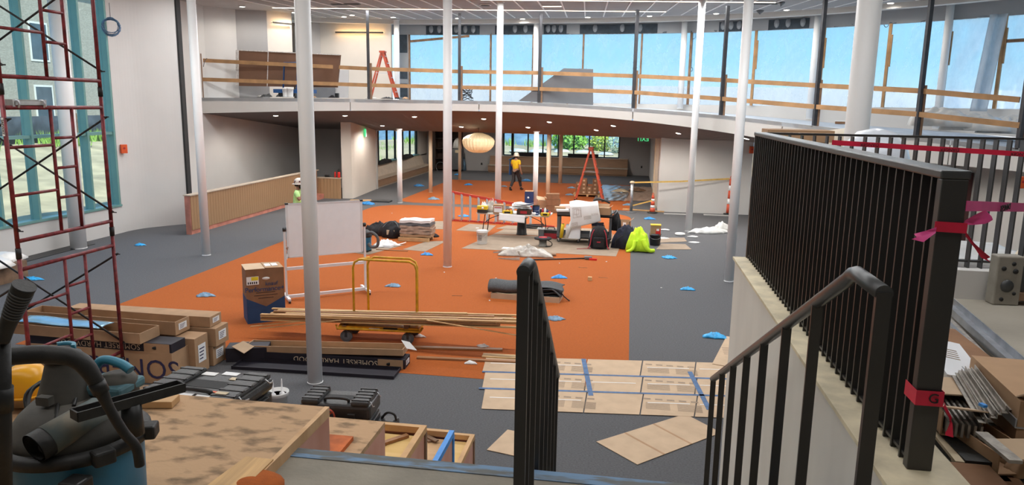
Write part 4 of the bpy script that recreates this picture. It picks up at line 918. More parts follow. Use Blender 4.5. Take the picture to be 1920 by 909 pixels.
carton((xr-1.15, yF+.20, .004), 0, 2.3, .40, A_(320, 663, yF).z, 'big lettered brown carton at the bottom of the left stack', 'cardboard', False, False, ('SOMERSET', .40, 'ink_navy', .28), False)
zb = A_(320, 664, yF).z
carton((xr-1.12, yF+.17, zb+.006), 0, 2.24, .33, .135, 'black lettered carton lying on the big brown carton at left', 'carton_black', False, False, ('SOMERSET HARDWOOD', .115, 'ink_cream', -.02), True)
zb2 = zb+.145
carton((xr-1.55, yF+.16, zb2), -.03, 2.3, .42, .15, 'open brown carton tray leaning over the left stack, nearest', 'cardboard', True, False)
carton((xr-1.45, yF+.62, zb2-.02), -.02, 2.5, .34, .20, 'open brown carton tray behind the nearest tray at left', 'cardboard', True, True)
carton((xr-1.05, yF+.57, .004), 0, 2.3, .34, zb2-.05, 'tall brown carton under the second tray of the left stack', 'cardboard', False, True)
carton((xr-1.08, yF+1.0, .004), 0, 2.4, .36, .30, 'brown carton at the back of the left stack, lower', 'cardboard', False, True)
carton((xr-1.02, yF+1.0, .31), 0, 2.4, .36, .28, 'brown carton at the back of the left stack, middle', 'cardboard', False, True)
carton((xr-1.12, yF+1.0, .597), .01, 2.4, .32, .16, 'brown carton on top at the back of the left stack', 'cardboard', False, True)
mk('foil_blue', (.30, .52, .70), .22, metal=.5, var=.15, scale=4)
o = MB().grid(lambda a, b_: (-.7+1.4*a, -.16+.32*b_, .008*math.sin(a*9)+.006*math.sin(b_*7+a*4)), 16, 6, .006).build('foil_board', 'foil_blue', None, (A_(120, 615, yF+.16).x, yF+.16, zb2+.165), -.03); tag(o, 'shiny pale blue board lying on the open carton tray at left', 'board')
o = MB().b2((0, 0, 0), (.25, .5, .006)).build('cardboard_sheet', 'cardboard_light', None, (xr+.0, yF-.25, .006), -.3); tag(o, 'small cardboard flap on the floor beside the big lettered carton', 'cardboard')
o = MB().b2((-.7, -.25, 0), (.7, .25, .006)).build('cardboard_sheet', 'cardboard_light', None, (xr-.55, yF-.35, .013), .02); tag(o, 'cardboard sheet on the floor before the big lettered carton', 'cardboard')
# right hand cartons
c0_ = Vector((-4.47, 10.2, 0))
carton((-4.50, 9.97, .0), .03, 2.5, .40, .05, 'flattened black carton lying open on the grey carpet', 'carton_black', True, False)
carton((-4.42, 10.34, .0), .035, 2.42, .30, .15, 'black carton with upside-down lettering beside the nearest column', 'carton_black', False, True, ('SOMERSET HARDWOOD', .115, 'ink_cream', .12), True)
carton((-4.50, 10.36, .165), .05, 2.5, .30, .10, 'open brown carton lying skewed on the black lettered carton', 'cardboard', True, False, ry=-.028)
carton((-5.72, 10.22, .0), .3, .62, .3, .22, 'short dark carton with torn flaps at the left end of the pile', 'carton_black', False, False)
o = MB().prism([(-.16, -.02), (.05, -.12), (.16, .05), (-.02, .12)], 0, .01).build('torn_flap', 'cardboard_light', None, (-5.72, 10.05, .235), .2, rot=(.5, .2, .3)); tag(o, 'torn pale carton flap sticking up at the left of the pile', 'cardboard')
o = MB().prism([(-.14, -.01), (.02, -.06), (.16, .02), (-.02, .05)], 0, .008).build('torn_flap', 'paper_white', None, (-3.2, 10.40, .33), .2, rot=(.6, .5, -.3)); tag(o, 'torn white paper flap at the right end of the skewed carton', 'paper')
# ================================================================== MIDDLE OF THE HALL
def mound(rx, ry, h, seed, nu=22, nv=22, rough=.5, sharp=1.0):
    random.seed(seed); ph = [(rnd(3, 11), rnd(3, 11), rnd(0, 6), rnd(.4, 1)) for _ in range(7)]
    def fn(a, b_):
        u, v_ = a*2-1, b_*2-1; k = max(abs(u), abs(v_)); l = math.hypot(u, v_); s_ = k/l if l > 1e-6 else 1; u *= s_; v_ *= s_; r = math.hypot(u, v_)
        n_ = sum(w*math.sin(f*u*1.6+p)*math.sin(g_*v_*1.6-p) for f, g_, p, w in ph)/4
        rr = 1+.16*math.sin(3*math.atan2(v_, u)+seed)+.10*math.sin(7*math.atan2(v_, u)+2*seed)
        z = h*max(0, (1-r**2.2))**sharp*(1+rough*n_)+.004+.02*h*(1+n_)
        return (rx*u*rr, ry*v_*rr, max(.003, z))
    return MB().grid(fn, nu, nv, .004)
# whiteboard on castors
f1, f2 = at(541, 563), at(683, 548); ax = (f2-f1); ax.z = 0; wbw = ax.length; rz = math.atan2(ax.y, ax.x); mid = (f1+f2)/2
wb = thing('whiteboard', 'mobile whiteboard on a white frame with castors', 'whiteboard', (mid.x, mid.y, 0), rz)
zt = aty(543, 382, f1.y).z; zb_ = aty(548, 484, f1.y).z; h2 = wbw/2
MB().b2((-h2+.035, -.02, zb_), (h2-.035, .02, zt)).build('panel', 'board_white', wb)
fm = MB()
MB().b2((-h2+.01, -.026, zt-.03), (h2-.01, .026, zt)).build('panel_frame', 'white_metal', wb); MB().b2((-h2+.01, -.026, zb_), (h2-.01, .026, zb_+.025)).build('panel_frame', 'white_metal', wb)
for s in (-1, 1):
    MB().b2((s*(h2-.03)-.02, -.026, zb_), (s*(h2-.03)+.02, .026, zt)).build('panel_frame', 'white_metal', wb)
    MB().b2((s*(h2+.03)-.02, -.02, .06), (s*(h2+.03)+.02, .02, aty(537, 432, f1.y).z)).build('upright', 'white_metal', wb)
    ft = MB().b2((s*(h2+.03)-.025, -.30, .055), (s*(h2+.03)+.025, .30, .10)).build('foot', 'white_metal', wb)
    for y_ in (-.27, .27): MB().tube((s*(h2+.03)-.018, y_, .03), (s*(h2+.03)+.018, y_, .03), .03, 14).build('castor', 'black_plastic', ft)
    MB().lathe([(.0, -.03), (.04, -.03), (.045, .0), (.04, .03), (0, .03)], (0, 0, 0), 12).build('pivot_knob', 'black_plastic', wb, (s*(h2+.03), 0, aty(537, 432, f1.y).z+.02), rot=(0, PI/2, 0))
    MB().b2((s*(h2-.03)-.03, -.03, zt-.02), (s*(h2-.03)+.03, .03, zt+.01)).build('corner_cap', 'black_plastic', wb)
for py in (505, 557):
    z = aty(560, py, f1.y).z; MB().b2((-h2-.02, -.02, z-.03), (h2+.02, .02, z+.03)).build('crossbar', 'white_metal', wb)
o = crumple(21, [(0, 0, -.1), (.02, 0, 0), (.0, .02, .09), (.05, 0, .14)], [.05, .14, .12, .03]).build('paper_bag', 'paper_white', None, aty(537, 476, f1.y-.12)); tag(o, 'crumpled white paper caught on the left whiteboard upright', 'paper')
# insulation carton
k1, k2 = at(465, 608), at(536, 600); ax = k2-k1; ax.z = 0; kw = ax.length; rz = math.atan2(ax.y, ax.x); kd = .50
kz = aty(470, 507, k1.y).z
kb = thing('insulation_carton', 'tall brown and blue insulation carton beside the whiteboard', 'carton', (k1.x, k1.y, 0), rz)
MB().b2((0, 0, 0), (kw, kd, kz)).build('box', 'cardboard_dark', kb)
MB().b2((-.004, -.004, 0), (kw+.004, kd+.004, .012)).build('bottom_edge', 'print_blue', kb)
MB().add([(0, -.003, 0), (kw, -.003, 0), (kw, -.003, kz*.47), (kw*.5, -.003, kz*.30), (0, -.003, kz*.47)], [(0, 1, 2, 3, 4)]).build('print_band', 'print_blue', kb)
MB().b2((-.003, 0, 0), (-.001, kd, kz*.47)).build('print_band', 'print_blue', kb)
MB().b2((-.005, -.005, kz), (kw*.5, kd+.005, kz+.008)).build('top_flap', 'cardboard_light', kb); MB().box((kw*.75, kd/2, kz+.006), (kw*.48, kd, .008), 0, 0, .04).build('top_flap', 'cardboard', kb)
for x in (.62, .8): MB().b2((kw*x-.05, .12, kz+.016), (kw*x+.05, .34, kz+.02)).build('paper_note', 'paper_white', kb)
l_ = MB().b2((.01, -.006, kz*.72), (kw*.33, -.003, kz*.87)).build('shipping_label', 'label_white', kb); MB().b2((kw*.14, -.008, kz*.80), (kw*.32, -.006, kz*.865)).build('label_patch', 'label_yellow', l_)
for i in range(5): MB().b2((.03+i*.035, -.008, kz*.735), (.05+i*.035, -.006, kz*.775)).build('label_print', 'ink_black', l_)
MB().lathe([(0, 0), (.035, 0), (.035, .003), (0, .003)], (0, 0, 0), 14, True, 1.9, .8).build('hand_hole', 'paper_white', kb, (kw*.52, -.001, kz*.82), rot=(PI/2, 0, 0))
lettering('knauf', .10, 'print_blue', kb, (kw*.66, -.004, kz*.72), (PI/2, 0, 0)); lettering('Performance+', .125, 'print_blue', kb, (kw*.48, -.004, kz*.625), (PI/2, 0, 0), .95)
for i, w in enumerate((.5, .62, .4)): MB().b2((kw*(.5-w/2), -.004, kz*(.56-.05*i)), (kw*(.5+w/2), -.002, kz*(.568-.05*i))).build('print_line', 'ink_black', kb)
# drywall cart
w1, w2 = at(650, 640), at(765, 645)
dc = thing('drywall_cart', 'yellow drywall cart carrying long wooden strips', 'cart', ((w1.x+w2.x)/2, (w1.y+w2.y)/2, 0), math.atan2(w2.y-w1.y, w2.x-w1.x))
hw = (w2-w1).length/2; zd = .24
MB().path([(-hw-.16, -.04, zd+.06), (-hw-.14, -.06, zd), (hw+.22, -.06, zd), (hw+.26, -.04, zd+.07)], .02, 8).build('deck_rail', 'cart_yellow', dc)
MB().path([(-hw-.16, .5, zd+.06), (-hw-.14, .52, zd), (hw+.22, .52, zd), (hw+.26, .5, zd+.07)], .02, 8).build('deck_rail', 'cart_yellow', dc)
MB().b2((-hw-.12, -.05, zd-.01), (hw+.2, .50, zd+.05)).build('deck', 'cart_yellow', dc); MB().b2((.12, -.058, zd-.005), (.36, -.05, zd+.045)).build('name_plate', 'ink_black', dc)
MB().b2((-.12, -.058, zd+.0), (.06, -.05, zd+.03)).build('worn_sticker', 'paper_white', dc)
for x in (-hw, hw):
    for y_ in (0, .46):
        ws = MB().tube((x-.0, y_-.025, .10), (x, y_+.025, .10), .10, 22).build('wheel', 'rubber_grey', dc)
        MB().tube((x, y_-.028, .10), (x, y_+.028, .10), .06, 16).build('wheel_hub', 'plastic_grey', ws)
        MB().b2((x-.02, y_-.035, .09), (x+.02, y_+.035, zd)).build('fork', 'steel_dark', dc)
Yh = w1.y+.25
xl, xr_ = aty(664, 560, Yh).x, aty(782, 560, Yh).x; ht = aty(720, 488, Yh).z
inv = dc.rotation_euler.to_matrix().inverted()
def loc_(p): return inv @ (Vector(p)-dc.location)
for (xa, xb, yy, lab) in ((xl, xr_, Yh-.02, 0), (xl+.17, xr_-.06, Yh+.22, 1)):
    P_ = [(xa, yy, zd), (xa, yy, ht-.14), (xa+.03, yy, ht-.05), (xa+.12, yy, ht), (xb-.12, yy, ht), (xb-.03, yy, ht-.05), (xb, yy, ht-.14), (xb, yy, zd)]
    MB().path([loc_(p) for p in P_], .02, 10).build('hoop', 'cart_yellow', dc)
MB().tube(loc_((xl+.1, Yh-.02, ht)), loc_((xl+.2, Yh+.22, ht-.01)), .018, 8).build('hoop_tie', 'cart_yellow', dc)
# strips lying on the cart (each its own piece)
random.seed(11)
yc = w1.y+.02
hz1 = aty(494, 591, yc).z; hz2 = aty(975, 604, yc).z
for k in range(24):
    row = k // 6; y_ = yc-.08+.075*(k % 6)+rnd(-.006, .006); dz = .030*row-.05
    xa = aty(494+(rnd(0, 45) if k % 6 else 0), 590, yc).x; xb = aty(978-(rnd(0, 120) if k % 5 else 0), 600, yc).x
    m_ = ['strip_oak', 'strip_walnut', 'strip_oak', 'timber_pale', 'strip_walnut'][k % 5]
    zf = lambda x: hz1+(hz2-hz1)*(x-xa)/(xb-xa)+dz+rnd(-.002, .002)
    P_ = [Vector((x, y_-.02*i, zf(x))) for i, x in enumerate((xa, xa+(xb-xa)*.5, xb))]
    mb = MB(); w = rnd(.05, .068)
    for a, b_ in zip(P_[:-1], P_[1:]): mb.bar(a, b_, w, .022)
    o = mb.build('wood_strip', m_); tag(o, 'long wooden strip in the bundle on the yellow cart', 'wood strip', 'strips bundled on the yellow cart')
MB().b2((-hw-.05, -.08, zd+.05), (-hw+.02, .45, max(zd+.06, hz1-.075))).build('load_bearer', 'timber_dark', dc); MB().b2((hw-.05, -.08, zd+.05), (hw+.02, .45, max(zd+.06, hz2-.075))).build('load_bearer', 'timber_dark', dc)
for k, (a, b_, za, zb3) in enumerate([((470, 612), (600, 598), .02, .2), ((486, 616), (640, 600), .02, .22), ((800, 600), (990, 632), .25, .05)]):
    p_, q_ = aty(*a, yc-.13-.03*k), aty(*b_, yc-.12-.03*k); o = MB().bar(p_, q_, .03, .012).build('wood_strip', 'timber_pale'); tag(o, ['thin strip sagging to the floor at the left of the cart bundle', 'second thin strip sagging at the left of the cart bundle', 'thin pale strip drooping at the right end of the cart bundle'][k], 'wood strip')
for k, (a, b_, w, lab, m_) in enumerate([((452, 644), (942, 657), .09, 'long brown board on the orange carpet behind the cartons', 'strip_walnut'), ((782, 672), (990, 681), .08, 'brown board on the orange carpet reaching the cardboard', 'strip_walnut'), ((905, 668), (975, 672), .16, 'short tan board by the cardboard floor sheets', 'strip_oak')]):
    p_, q_ = at(*a), at(*b_); o = MB().bar(p_+Vector((0, 0, .018)), q_+Vector((0, 0, .018)), w, .026).build('floor_board', m_); tag(o, lab, 'board')
for (px, py, lab) in [(905, 653, 'white paper scrap on the long brown board'), (882, 682, 'crumpled white paper near the cardboard sheets'), (787, 632, 'white plastic scrap hanging at the right wheel of the cart')]:
    q = at(px, py); o = mound(.10, .05, .035, int(px), 8, 8, .8).build('paper_scrap', 'paper_white', None, (q.x, q.y, .032 if px == 905 else .006)); tag(o, lab, 'paper')
# carpet bundle on a shallow crate
p1, p2 = at(918, 558), at(1055, 568); cb = thing('carpet_crate', 'shallow wooden crate under the grey carpet offcuts', 'crate', ((p1.x+p2.x)/2, p1.y+.18, 0), math.atan2(p2.y-p1.y, p2.x-p1.x)); L_ = (p2-p1).length-.1
MB().b2((-L_/2, -.28, .0), (L_/2, -.255, .12)).build('side_board', 'cardboard_light', cb); MB().b2((-L_/2, .3, .0), (L_/2, .325, .12)).build('side_board', 'cardboard_light', cb); MB().b2((L_/2-.02, -.255, 0), (L_/2, .3, .12)).build('end_board', 'cardboard_light', cb); MB().b2((-L_/2, -.255, 0), (-L_/2+.02, .3, .12)).build('end_board', 'cardboard_light', cb); MB().b2((-L_/2+.02, -.255, .01), (L_/2-.02, .3, .03)).build('base', 'cardboard', cb)
MB().lathe([(0, 0), (.035, 0), (.035, .004), (0, .004)], (0, 0, 0), 12, True, 1.5, .7).build('hand_hole', 'ink_black', cb, (.08, -.279, .06), rot=(PI/2, 0, 0))
cy_, cx_ = p1.y+.18, (p1.x+p2.x)/2
o = thing('carpet_roll', 'folded roll of grey carpet on the left of the crate', 'carpet', (cx_-.42, cy_, .12), .02)
MB().grid(lambda a, b_: (-.38+.76*a, .19*math.cos(PI*(1.55*b_-.25))*(1.25), .10+.12*math.sin(PI*(1.55*b_-.25))+.01*math.sin(a*9)), 10, 24, .012).build('fold', 'carpet_scrap', o)
random.seed(5)
for k in range(5):
    o = thing('carpet_offcut', 'grey carpet offcut layered on the crate, '+['bottom', 'second', 'middle', 'fourth', 'top'][k]+' sheet', 'carpet', (cx_+.25+.02*k, cy_+rnd(-.03, .03), .125+.045*k), rnd(-.12, .12))
    dp = .10+.06*k
    MB().grid(lambda a, b_, k=k, dp=dp: (-.42+.84*a+.02*math.sin(b_*9), -.28+.56*b_, .03*math.sin(a*7+k)*a+.02*math.sin(b_*6+k)-(dp*max(0, a-.8)*2.2 if k < 4 else .1*max(0, a-.85))+(.06*max(0, a-.7) if k % 2 else 0)), 18, 10, .014).build('sheet', 'carpet_scrap' if k != 2 else 'carpet_back', o)
o = MB().path(spline([at(1052, 548, .2), at(1058, 556, .1), at(1068, 564, .01)], 5), .012, 6).build('carpet_strand', 'carpet_back'); tag(o, 'dark strand of carpet trailing off the crate', 'carpet')
q = at(1106, 526); o = MB().b2((-.045, -.045, 0), (.045, .045, .085)).build('wood_block', 'timber_pale', None, (q.x, q.y, .005), .1, bevel=.003); tag(o, 'small pale wooden block on the orange carpet', 'block')
for (px, py, rz, lab) in [(1093, 502, -.1, 'tiny dark twig of debris left of the wooden block'), (1131, 521, -.15, 'tiny dark twig of debris right of the wooden block'), (857, 555, .1, 'tiny grey scrap on the orange carpet left of the carpet crate')]:
    q = at(px, py); o = MB().b2((-.11, -.006, 0), (.11, .006, .008)).build('debris_twig', 'strip_walnut', None, (q.x, q.y, .005), rz); tag(o, lab, 'debris')
random.seed(3)
for k, (px, py) in enumerate([(930, 522), (1049, 494), (1137, 491), (833, 511), (918, 564), (735, 400), (1240, 540)]):
    q = at(px, py); o = MB().b2((-.018, -.014, 0), (.018, .014, .01)).build('paper_crumb', 'paper_white', None, (q.x, q.y, .005), rnd(0, 3)); tag(o, 'tiny white crumb of debris on the carpet', 'debris', 'white crumbs on the carpet')
# cardboard floor protection: rows of sheets and blue tape
rows = [(912, 669, 904, 698), (904, 698, 898, 729), (898, 729, 891, 767)]
rowsR = [(1385, 682, 1382, 712), (1382, 712, 1378, 744), (1378, 744, 1372, 785)]
cuts = [0, .235, .40, .62, .83, 1.0]; nm = ['leftmost', 'second', 'middle', 'fourth', 'rightmost']; rn = ['far', 'middle', 'near']
for r in range(3):
    A0, A1 = at(*rows[r][:2]), at(*rows[r][2:]); B0, B1 = at(*rowsR[r][:2]), at(*rowsR[r][2:])
    for c in range(5):
        ua, ub = cuts[c]+(.004 if c else 0)+.012*r, cuts[c+1]+(.012*r if c < 4 else 0)
        q = [A1.lerp(B1, ua), A1.lerp(B1, ub), A0.lerp(B0, ub), A0.lerp(B0, ua)]
        cm = sum(q, Vector())/4; o = MB().prism([((p-cm).x*.995, (p-cm).y*.99) for p in q], 0, .004).build('cardboard_sheet', 'cardboard_light', None, (cm.x, cm.y, .007+.001*((r+c) % 2)))
        tag(o, 'cardboard floor sheet, '+nm[c]+' in the '+rn[r]+' taped row', 'cardboard', 'taped cardboard floor sheets')
        vv = [p-cm for p in q]; m0, m1 = (vv[0]+vv[3])/2, (vv[1]+vv[2])/2
        if c != 2 or r == 1: MB().bar(m0*.8+Vector((0, .04, .0055)), m1*.8+Vector((0, .04, .0055)), .02, .001).build('packing_tape', 'paper_white', o)
        if c in (3, 1):
            for s in (-.2, .22):
                for i in range(8): MB().b2((s-.16, -.2+.03*i, .0045), (s+.16, -.188+.03*i, .0052)).build('print_line', 'ink_grey', o, (.05, .0, 0))
            for i in range(5): MB().b2((-.34+.16*i, .12, .0045), (-.24+.16*i, .17, .0052)).build('print_mark', 'ink_grey', o)
for k, (a, b_, lab) in enumerate([((904, 698), (1375, 712), 'long blue tape line along the far seam of the cardboard sheets'), ((898, 729), (1372, 744), 'long blue tape line along the near seam of the cardboard sheets'), ((1094, 674), (1108, 743), 'short blue tape crossing the cardboard sheets left of centre'), ((1293, 698), (1330, 770), 'slanting blue tape crossing the cardboard sheets at right')]):
    p_, q_ = at(*a), at(*b_); o = MB().bar(p_+Vector((0, 0, .0135)), q_+Vector((0, 0, .0135)), .055 if k < 2 else .07, .0015).build('masking_tape', 'tape_blue'); tag(o, lab, 'tape')
q = [at(*p) for p in [(1118, 829), (1195, 872), (1352, 812), (1285, 777)]]; cm = sum(q, Vector())/4
o = MB().prism([((p-cm).x, (p-cm).y) for p in q], 0, .006).build('cardboard_sheet', 'cardboard_light', None, (cm.x, cm.y, .004)); tag(o, 'loose cardboard sheet lying askew on the grey carpet', 'cardboard')
for s in (.3, .62): MB().bar((q[0]-cm).lerp(q[3]-cm, s)+Vector((0, 0, .0065)), (q[1]-cm).lerp(q[2]-cm, s)+Vector((0, 0, .0065)), .03, .001).build('crease', 'cardboard', o)
q = [at(*p) for p in [(1335, 684), (1385, 692), (1392, 636), (1362, 632)]]; cm = sum(q, Vector())/4
o = MB().prism([((p-cm).x, (p-cm).y) for p in q], 0, .006).build('cardboard_sheet', 'cardboard_light', None, (cm.x, cm.y, .014)); tag(o, 'cardboard sheet disappearing behind the stair wall', 'cardboard')
for i in range(5): MB().b2((-.12, -.2+.08*i, .006), (.02, -.17+.08*i, .0068)).build('print_mark', 'ink_grey', o)
# blue plastic shoe covers
def cover(px, py, m_, lab, s=1.0, rz=0, h=.05):
    q = at(px, py); o = mound(.17*s, .10*s, h*s, int(px*7+py), 14, 14, .9).build('shoe_cover', m_, None, (q.x, q.y, .005), rz); tag(o, lab, 'shoe cover', 'blue shoe covers on the carpet')
for px, py, m_, lab, s, rz in [(262, 460, 'cover_teal', 'bright blue shoe cover on grey carpet near the left wall', .9, .1), (385, 555, 'cover_dusty', 'dusty blue shoe cover on orange carpet left of the insulation carton', 1.15, .1), (738, 537, 'cover_dusty', 'dusty blue shoe cover between the cart hoop and white column', 1.0, .2), (800, 478, 'cover_blue', 'blue shoe cover left of the white column foot', 1.0, -.1), (1040, 599, 'cover_dusty', 'dusty blue shoe cover right of the left handrail', 1.05, 0), (1048, 521, 'cover_blue', 'blue shoe cover behind the carpet crate', 1.1, .2), (1289, 543, 'cover_teal', 'bright blue shoe cover on grey carpet right of the orange edge', .95, 0), (1340, 632, 'cover_teal', 'large bright blue shoe cover near the stair wall', 1.25, -.1), (1254, 484, 'cover_teal', 'bright blue shoe cover below the black bucket', 1.1, -.1), (1217, 411, 'cover_blue', 'blue shoe cover on grey carpet below the safety tape', 1.2, 0), (628, 650, 'cover_dusty', 'dusty blue shoe cover beside the left cart wheel', 1.1, .2), (858, 328, 'cover_blue', 'far blue shoe cover before the dark shelving', 1.2, 0), (785, 349, 'cover_blue', 'far blue shoe cover beside the window bench', 1.5, 0), (690, 383, 'cover_blue', 'flat blue shoe cover above the whiteboard corner', 1.8, 0), (878, 347, 'cover_blue', 'blue shoe cover far on the orange carpet right of the white column', 1.3, .2), (945, 350, 'cover_dusty', 'pale shoe cover at the feet of the yellow shirted worker', 1.0, 0), (988, 339, 'cover_blue', 'blue shoe cover beyond the yellow shirted worker', 1.5, 0), (1071, 353, 'cover_dusty', 'pale shoe cover left of the stacked cartons, farther one', 1.2, 0), (1068, 366, 'cover_dusty', 'pale shoe cover left of the stacked cartons, nearer one', 1.1, 0), (870, 406, 'cover_blue', 'blue shoe cover behind the red ladder', 1.2, 0), (812, 374, 'cover_dusty', 'grey green shoe cover by the tan column foot', 1.5, 0), (1177, 385, 'cover_dusty', 'pale shoe cover left of the tape stanchion', 1.2, 0), (992, 852, 'cover_teal', 'blue shoe cover glimpsed between the left handrail balusters', 1.0, 1.2)]:
    cover(px, py, m_, lab, s, rz)
q = at(715, 378); o = thing('floor_box', 'flat dark floor box far behind the whiteboard', 'floor box', (q.x, q.y, .0)); MB().b2((-.4, -.2, 0), (.4, .2, .05)).build('lid', 'case_black', o, bevel=.01); MB().b2((-.1, -.22, .01), (.1, -.2, .04)).build('latch', 'black_plastic', o)
q = at(683, 378); o = MB().b2((-.45, -.15, 0), (.4, .15, .03)).build('floor_board', 'timber_pale', None, (q.x-.2, q.y+.2, .004), .3); tag(o, 'pale board end on the grey carpet behind the whiteboard', 'board')
# ================================================================== WORK AREA
def sheet_px(pts, lab, z=.007, m_='cardboard_grey', th=.004):
    q = [at(*p) for p in pts]; cm = sum(q, Vector())/len(q); o = MB().prism([((p-cm).x, (p-cm).y) for p in q], 0, th).build('cardboard_sheet', m_, None, (cm.x, cm.y, z)); tag(o, lab, 'cardboard'); return o
sheet_px([(865, 466), (905, 448), (1165, 457), (1155, 481)], 'front cardboard sheet under the utility cart and backpack', .006, 'cardboard_grey')
sheet_px([(895, 448), (925, 440), (1150, 448), (1150, 456)], 'second cardboard sheet under the work table', .006, 'cardboard_grey')
sheet_px([(925, 439), (945, 430), (1148, 438), (1148, 447)], 'third cardboard sheet under the black pedestal', .006, 'cardboard_grey')
sheet_px([(930, 429), (950, 423), (1140, 430), (1140, 437)], 'back cardboard sheet under the far side of the work table', .006, 'cardboard_grey')
sheet_px([(855, 432), (880, 420), (930, 423), (915, 436)], 'small cardboard sheet left of the work table legs', .006, 'cardboard_grey')
sheet_px([(755, 468), (800, 453), (838, 452), (797, 472)], 'pale cardboard sheet left of the white column foot', .006)
sheet_px([(662, 474), (700, 462), (760, 459), (690, 478)], 'cardboard sheet under the small blue vacuum', .006)
sheet_px([(800, 430), (815, 415), (845, 415), (845, 430)], 'cardboard square behind the white column', .006)
sheet_px([(1230, 468), (1240, 457), (1285, 458), (1297, 468)], 'cardboard strip under the black bucket at right', .006)
sheet_px([(1225, 456), (1240, 446), (1283, 446), (1288, 453)], 'cardboard strip behind the black bucket at right', .006)
sheet_px([(1146, 455), (1150, 440), (1166, 440), (1164, 456)], 'cardboard patch between backpack and open carton', .006)
q = at(955, 466); o = MB().b2((-.2, -.12, 0), (.2, .12, .003)).build('paper_sheet', 'paper_white', None, (q.x, q.y, .0115), -.1); tag(o, 'white paper on the front cardboard sheet', 'paper')
q = at(895, 428); o = MB().b2((-.05, -.05, 0), (.05, .05, .004)).build('paper_sheet', 'paper_white', None, (q.x, q.y, .0115)); tag(o, 'tiny white paper left of the table legs', 'paper')
# folding table
TL, TR = at(895, 399, .72), at(1030, 406, .72)
tb = thing('folding_table', 'white folding table cluttered with tools', 'table', ((TL.x+TR.x)/2, (TL.y+TR.y)/2+.38, 0), math.atan2(TR.y-TL.y, TR.x-TL.x)); TW = (TR-TL).length
MB().b2((-TW/2, -.38, .69), (TW/2, .38, .735)).build('tabletop', 'table_white', tb, bevel=.015)
for s in (-1, 1):
    for y_ in (-.28, .28): MB().path([(s*(TW/2-.25), y_, .69), (s*(TW/2-.2), y_, .35), (s*(TW/2-.16), y_, 0.0)], .014, 8).build('leg', 'black_plastic', tb)
    MB().tube((s*(TW/2-.17), -.28, .10), (s*(TW/2-.17), .28, .10), .012, 8).build('leg_tie', 'black_plastic', tb)
    MB().path(spline([(s*(TW/2-.2), 0, .40), (s*(TW/2-.35), 0, .52), (s*(TW/2-.75), 0, .68)], 5), .012, 8).build('brace', 'black_plastic', tb)
TZ = .737
def ont(px, py, dy=0): p = aty(px, py, (TL.y+TR.y)/2+.12+dy); return Vector((p.x, p.y, TZ))
def bx(name, p, d, m_, lab, cat, rz=0, bev=.006):
    o = MB().b2((-d[0]/2, -d[1]/2, 0), (d[0]/2, d[1]/2, d[2])).build(name, m_, None, p, rz, bev); tag(o, lab, cat); return o
o = bx('tool_box', ont(905, 395), (.30, .2, .12), 'case_black', 'black lower tool box at the left end of the table', 'tool box'); MB().b2((-.155, -.105, .10), (.155, .105, .20)).build('lid', 'tool_yellow', o); MB().lathe([(0, 0), (.035, 0), (.035, .005), (0, .005)], (0, 0, 0), 12).build('badge', 'label_white', o, (.02, -.106, .15), rot=(PI/2, 0, 0)); o['label'] = 'yellow and black tool box at the left end of the table'
o = mound(.16, .12, .22, 71, 14, 14, .9).build('plastic_bag', 'film_white', None, ont(907, 395, .25)); o.location.z = TZ+.0; tag(o, 'white plastic bag behind the yellow tool box', 'bag')
o = mound(.2, .16, .27, 72, 16, 16, .9).build('plastic_bag', 'film_clear', None, ont(921, 395, .22)); tag(o, 'clear plastic bag in the middle of the table clutter', 'bag')
o = bx('parts_carton', ont(935, 397, -.05), (.30, .22, .27), 'cardboard', 'brown carton with a white label on the table', 'carton'); MB().b2((-.12, -.114, .05), (.12, -.111, .22)).build('label_sheet', 'label_white', o); MB().b2((-.11, -.116, .17), (.11, -.113, .20)).build('label_band', 'tool_red', o)
o = bx('yellow_case', ont(952, 398, -.1), (.30, .18, .10), 'tool_yellow', 'flat yellow case on the table', 'tool case'); MB().b2((-.09, -.094, .03), (.09, -.09, .08)).build('badge', 'ink_black', o); MB().path(spline([(-.05, 0, .10), (-.04, 0, .14), (.04, 0, .14), (.05, 0, .10)], 4), .01, 6).build('handle', 'ink_black', o)
o = bx('dark_crate', ont(983, 399), (.42, .3, .14), 'shelf_brown', 'dark crate under the fanned papers on the table', 'crate'); MB().b2((-.1, -.154, .03), (.1, -.15, .11)).build('label_sheet', 'tool_red', o)
for k in range(4):
    o = MB().grid(lambda a, b_, k=k: (-.28+.56*a, -.18+.36*b_, .03*math.sin(a*4+k)+.012*k), 8, 6, .003).build('paper_sheet', 'paper_white', None, ont(974+3*k, 396, .02)+Vector((0, 0, .19+.035*k)), .5-.35*k); tag(o, 'white paper fanned out on the dark crate, '+['lowest', 'second', 'third', 'topmost'][k], 'paper')
o = thing('paint_can', 'dark blue can standing on the table behind the papers', 'can', ont(1005, 396, .1)); MB().lathe([(.105, 0), (.11, .01), (.11, .25), (.105, .26)], (0, 0, 0), 22).build('body', 'can_blue', o); MB().lathe([(.112, .24), (.115, .25), (.112, .26)], (0, 0, 0), 22).build('rim', 'can_black', o); MB().path(spline([(-.11, 0, .2), (-.09, -.1, .12), (.09, -.1, .12), (.11, 0, .2)], 5), .004, 5).build('bail', 'aluminium', o)
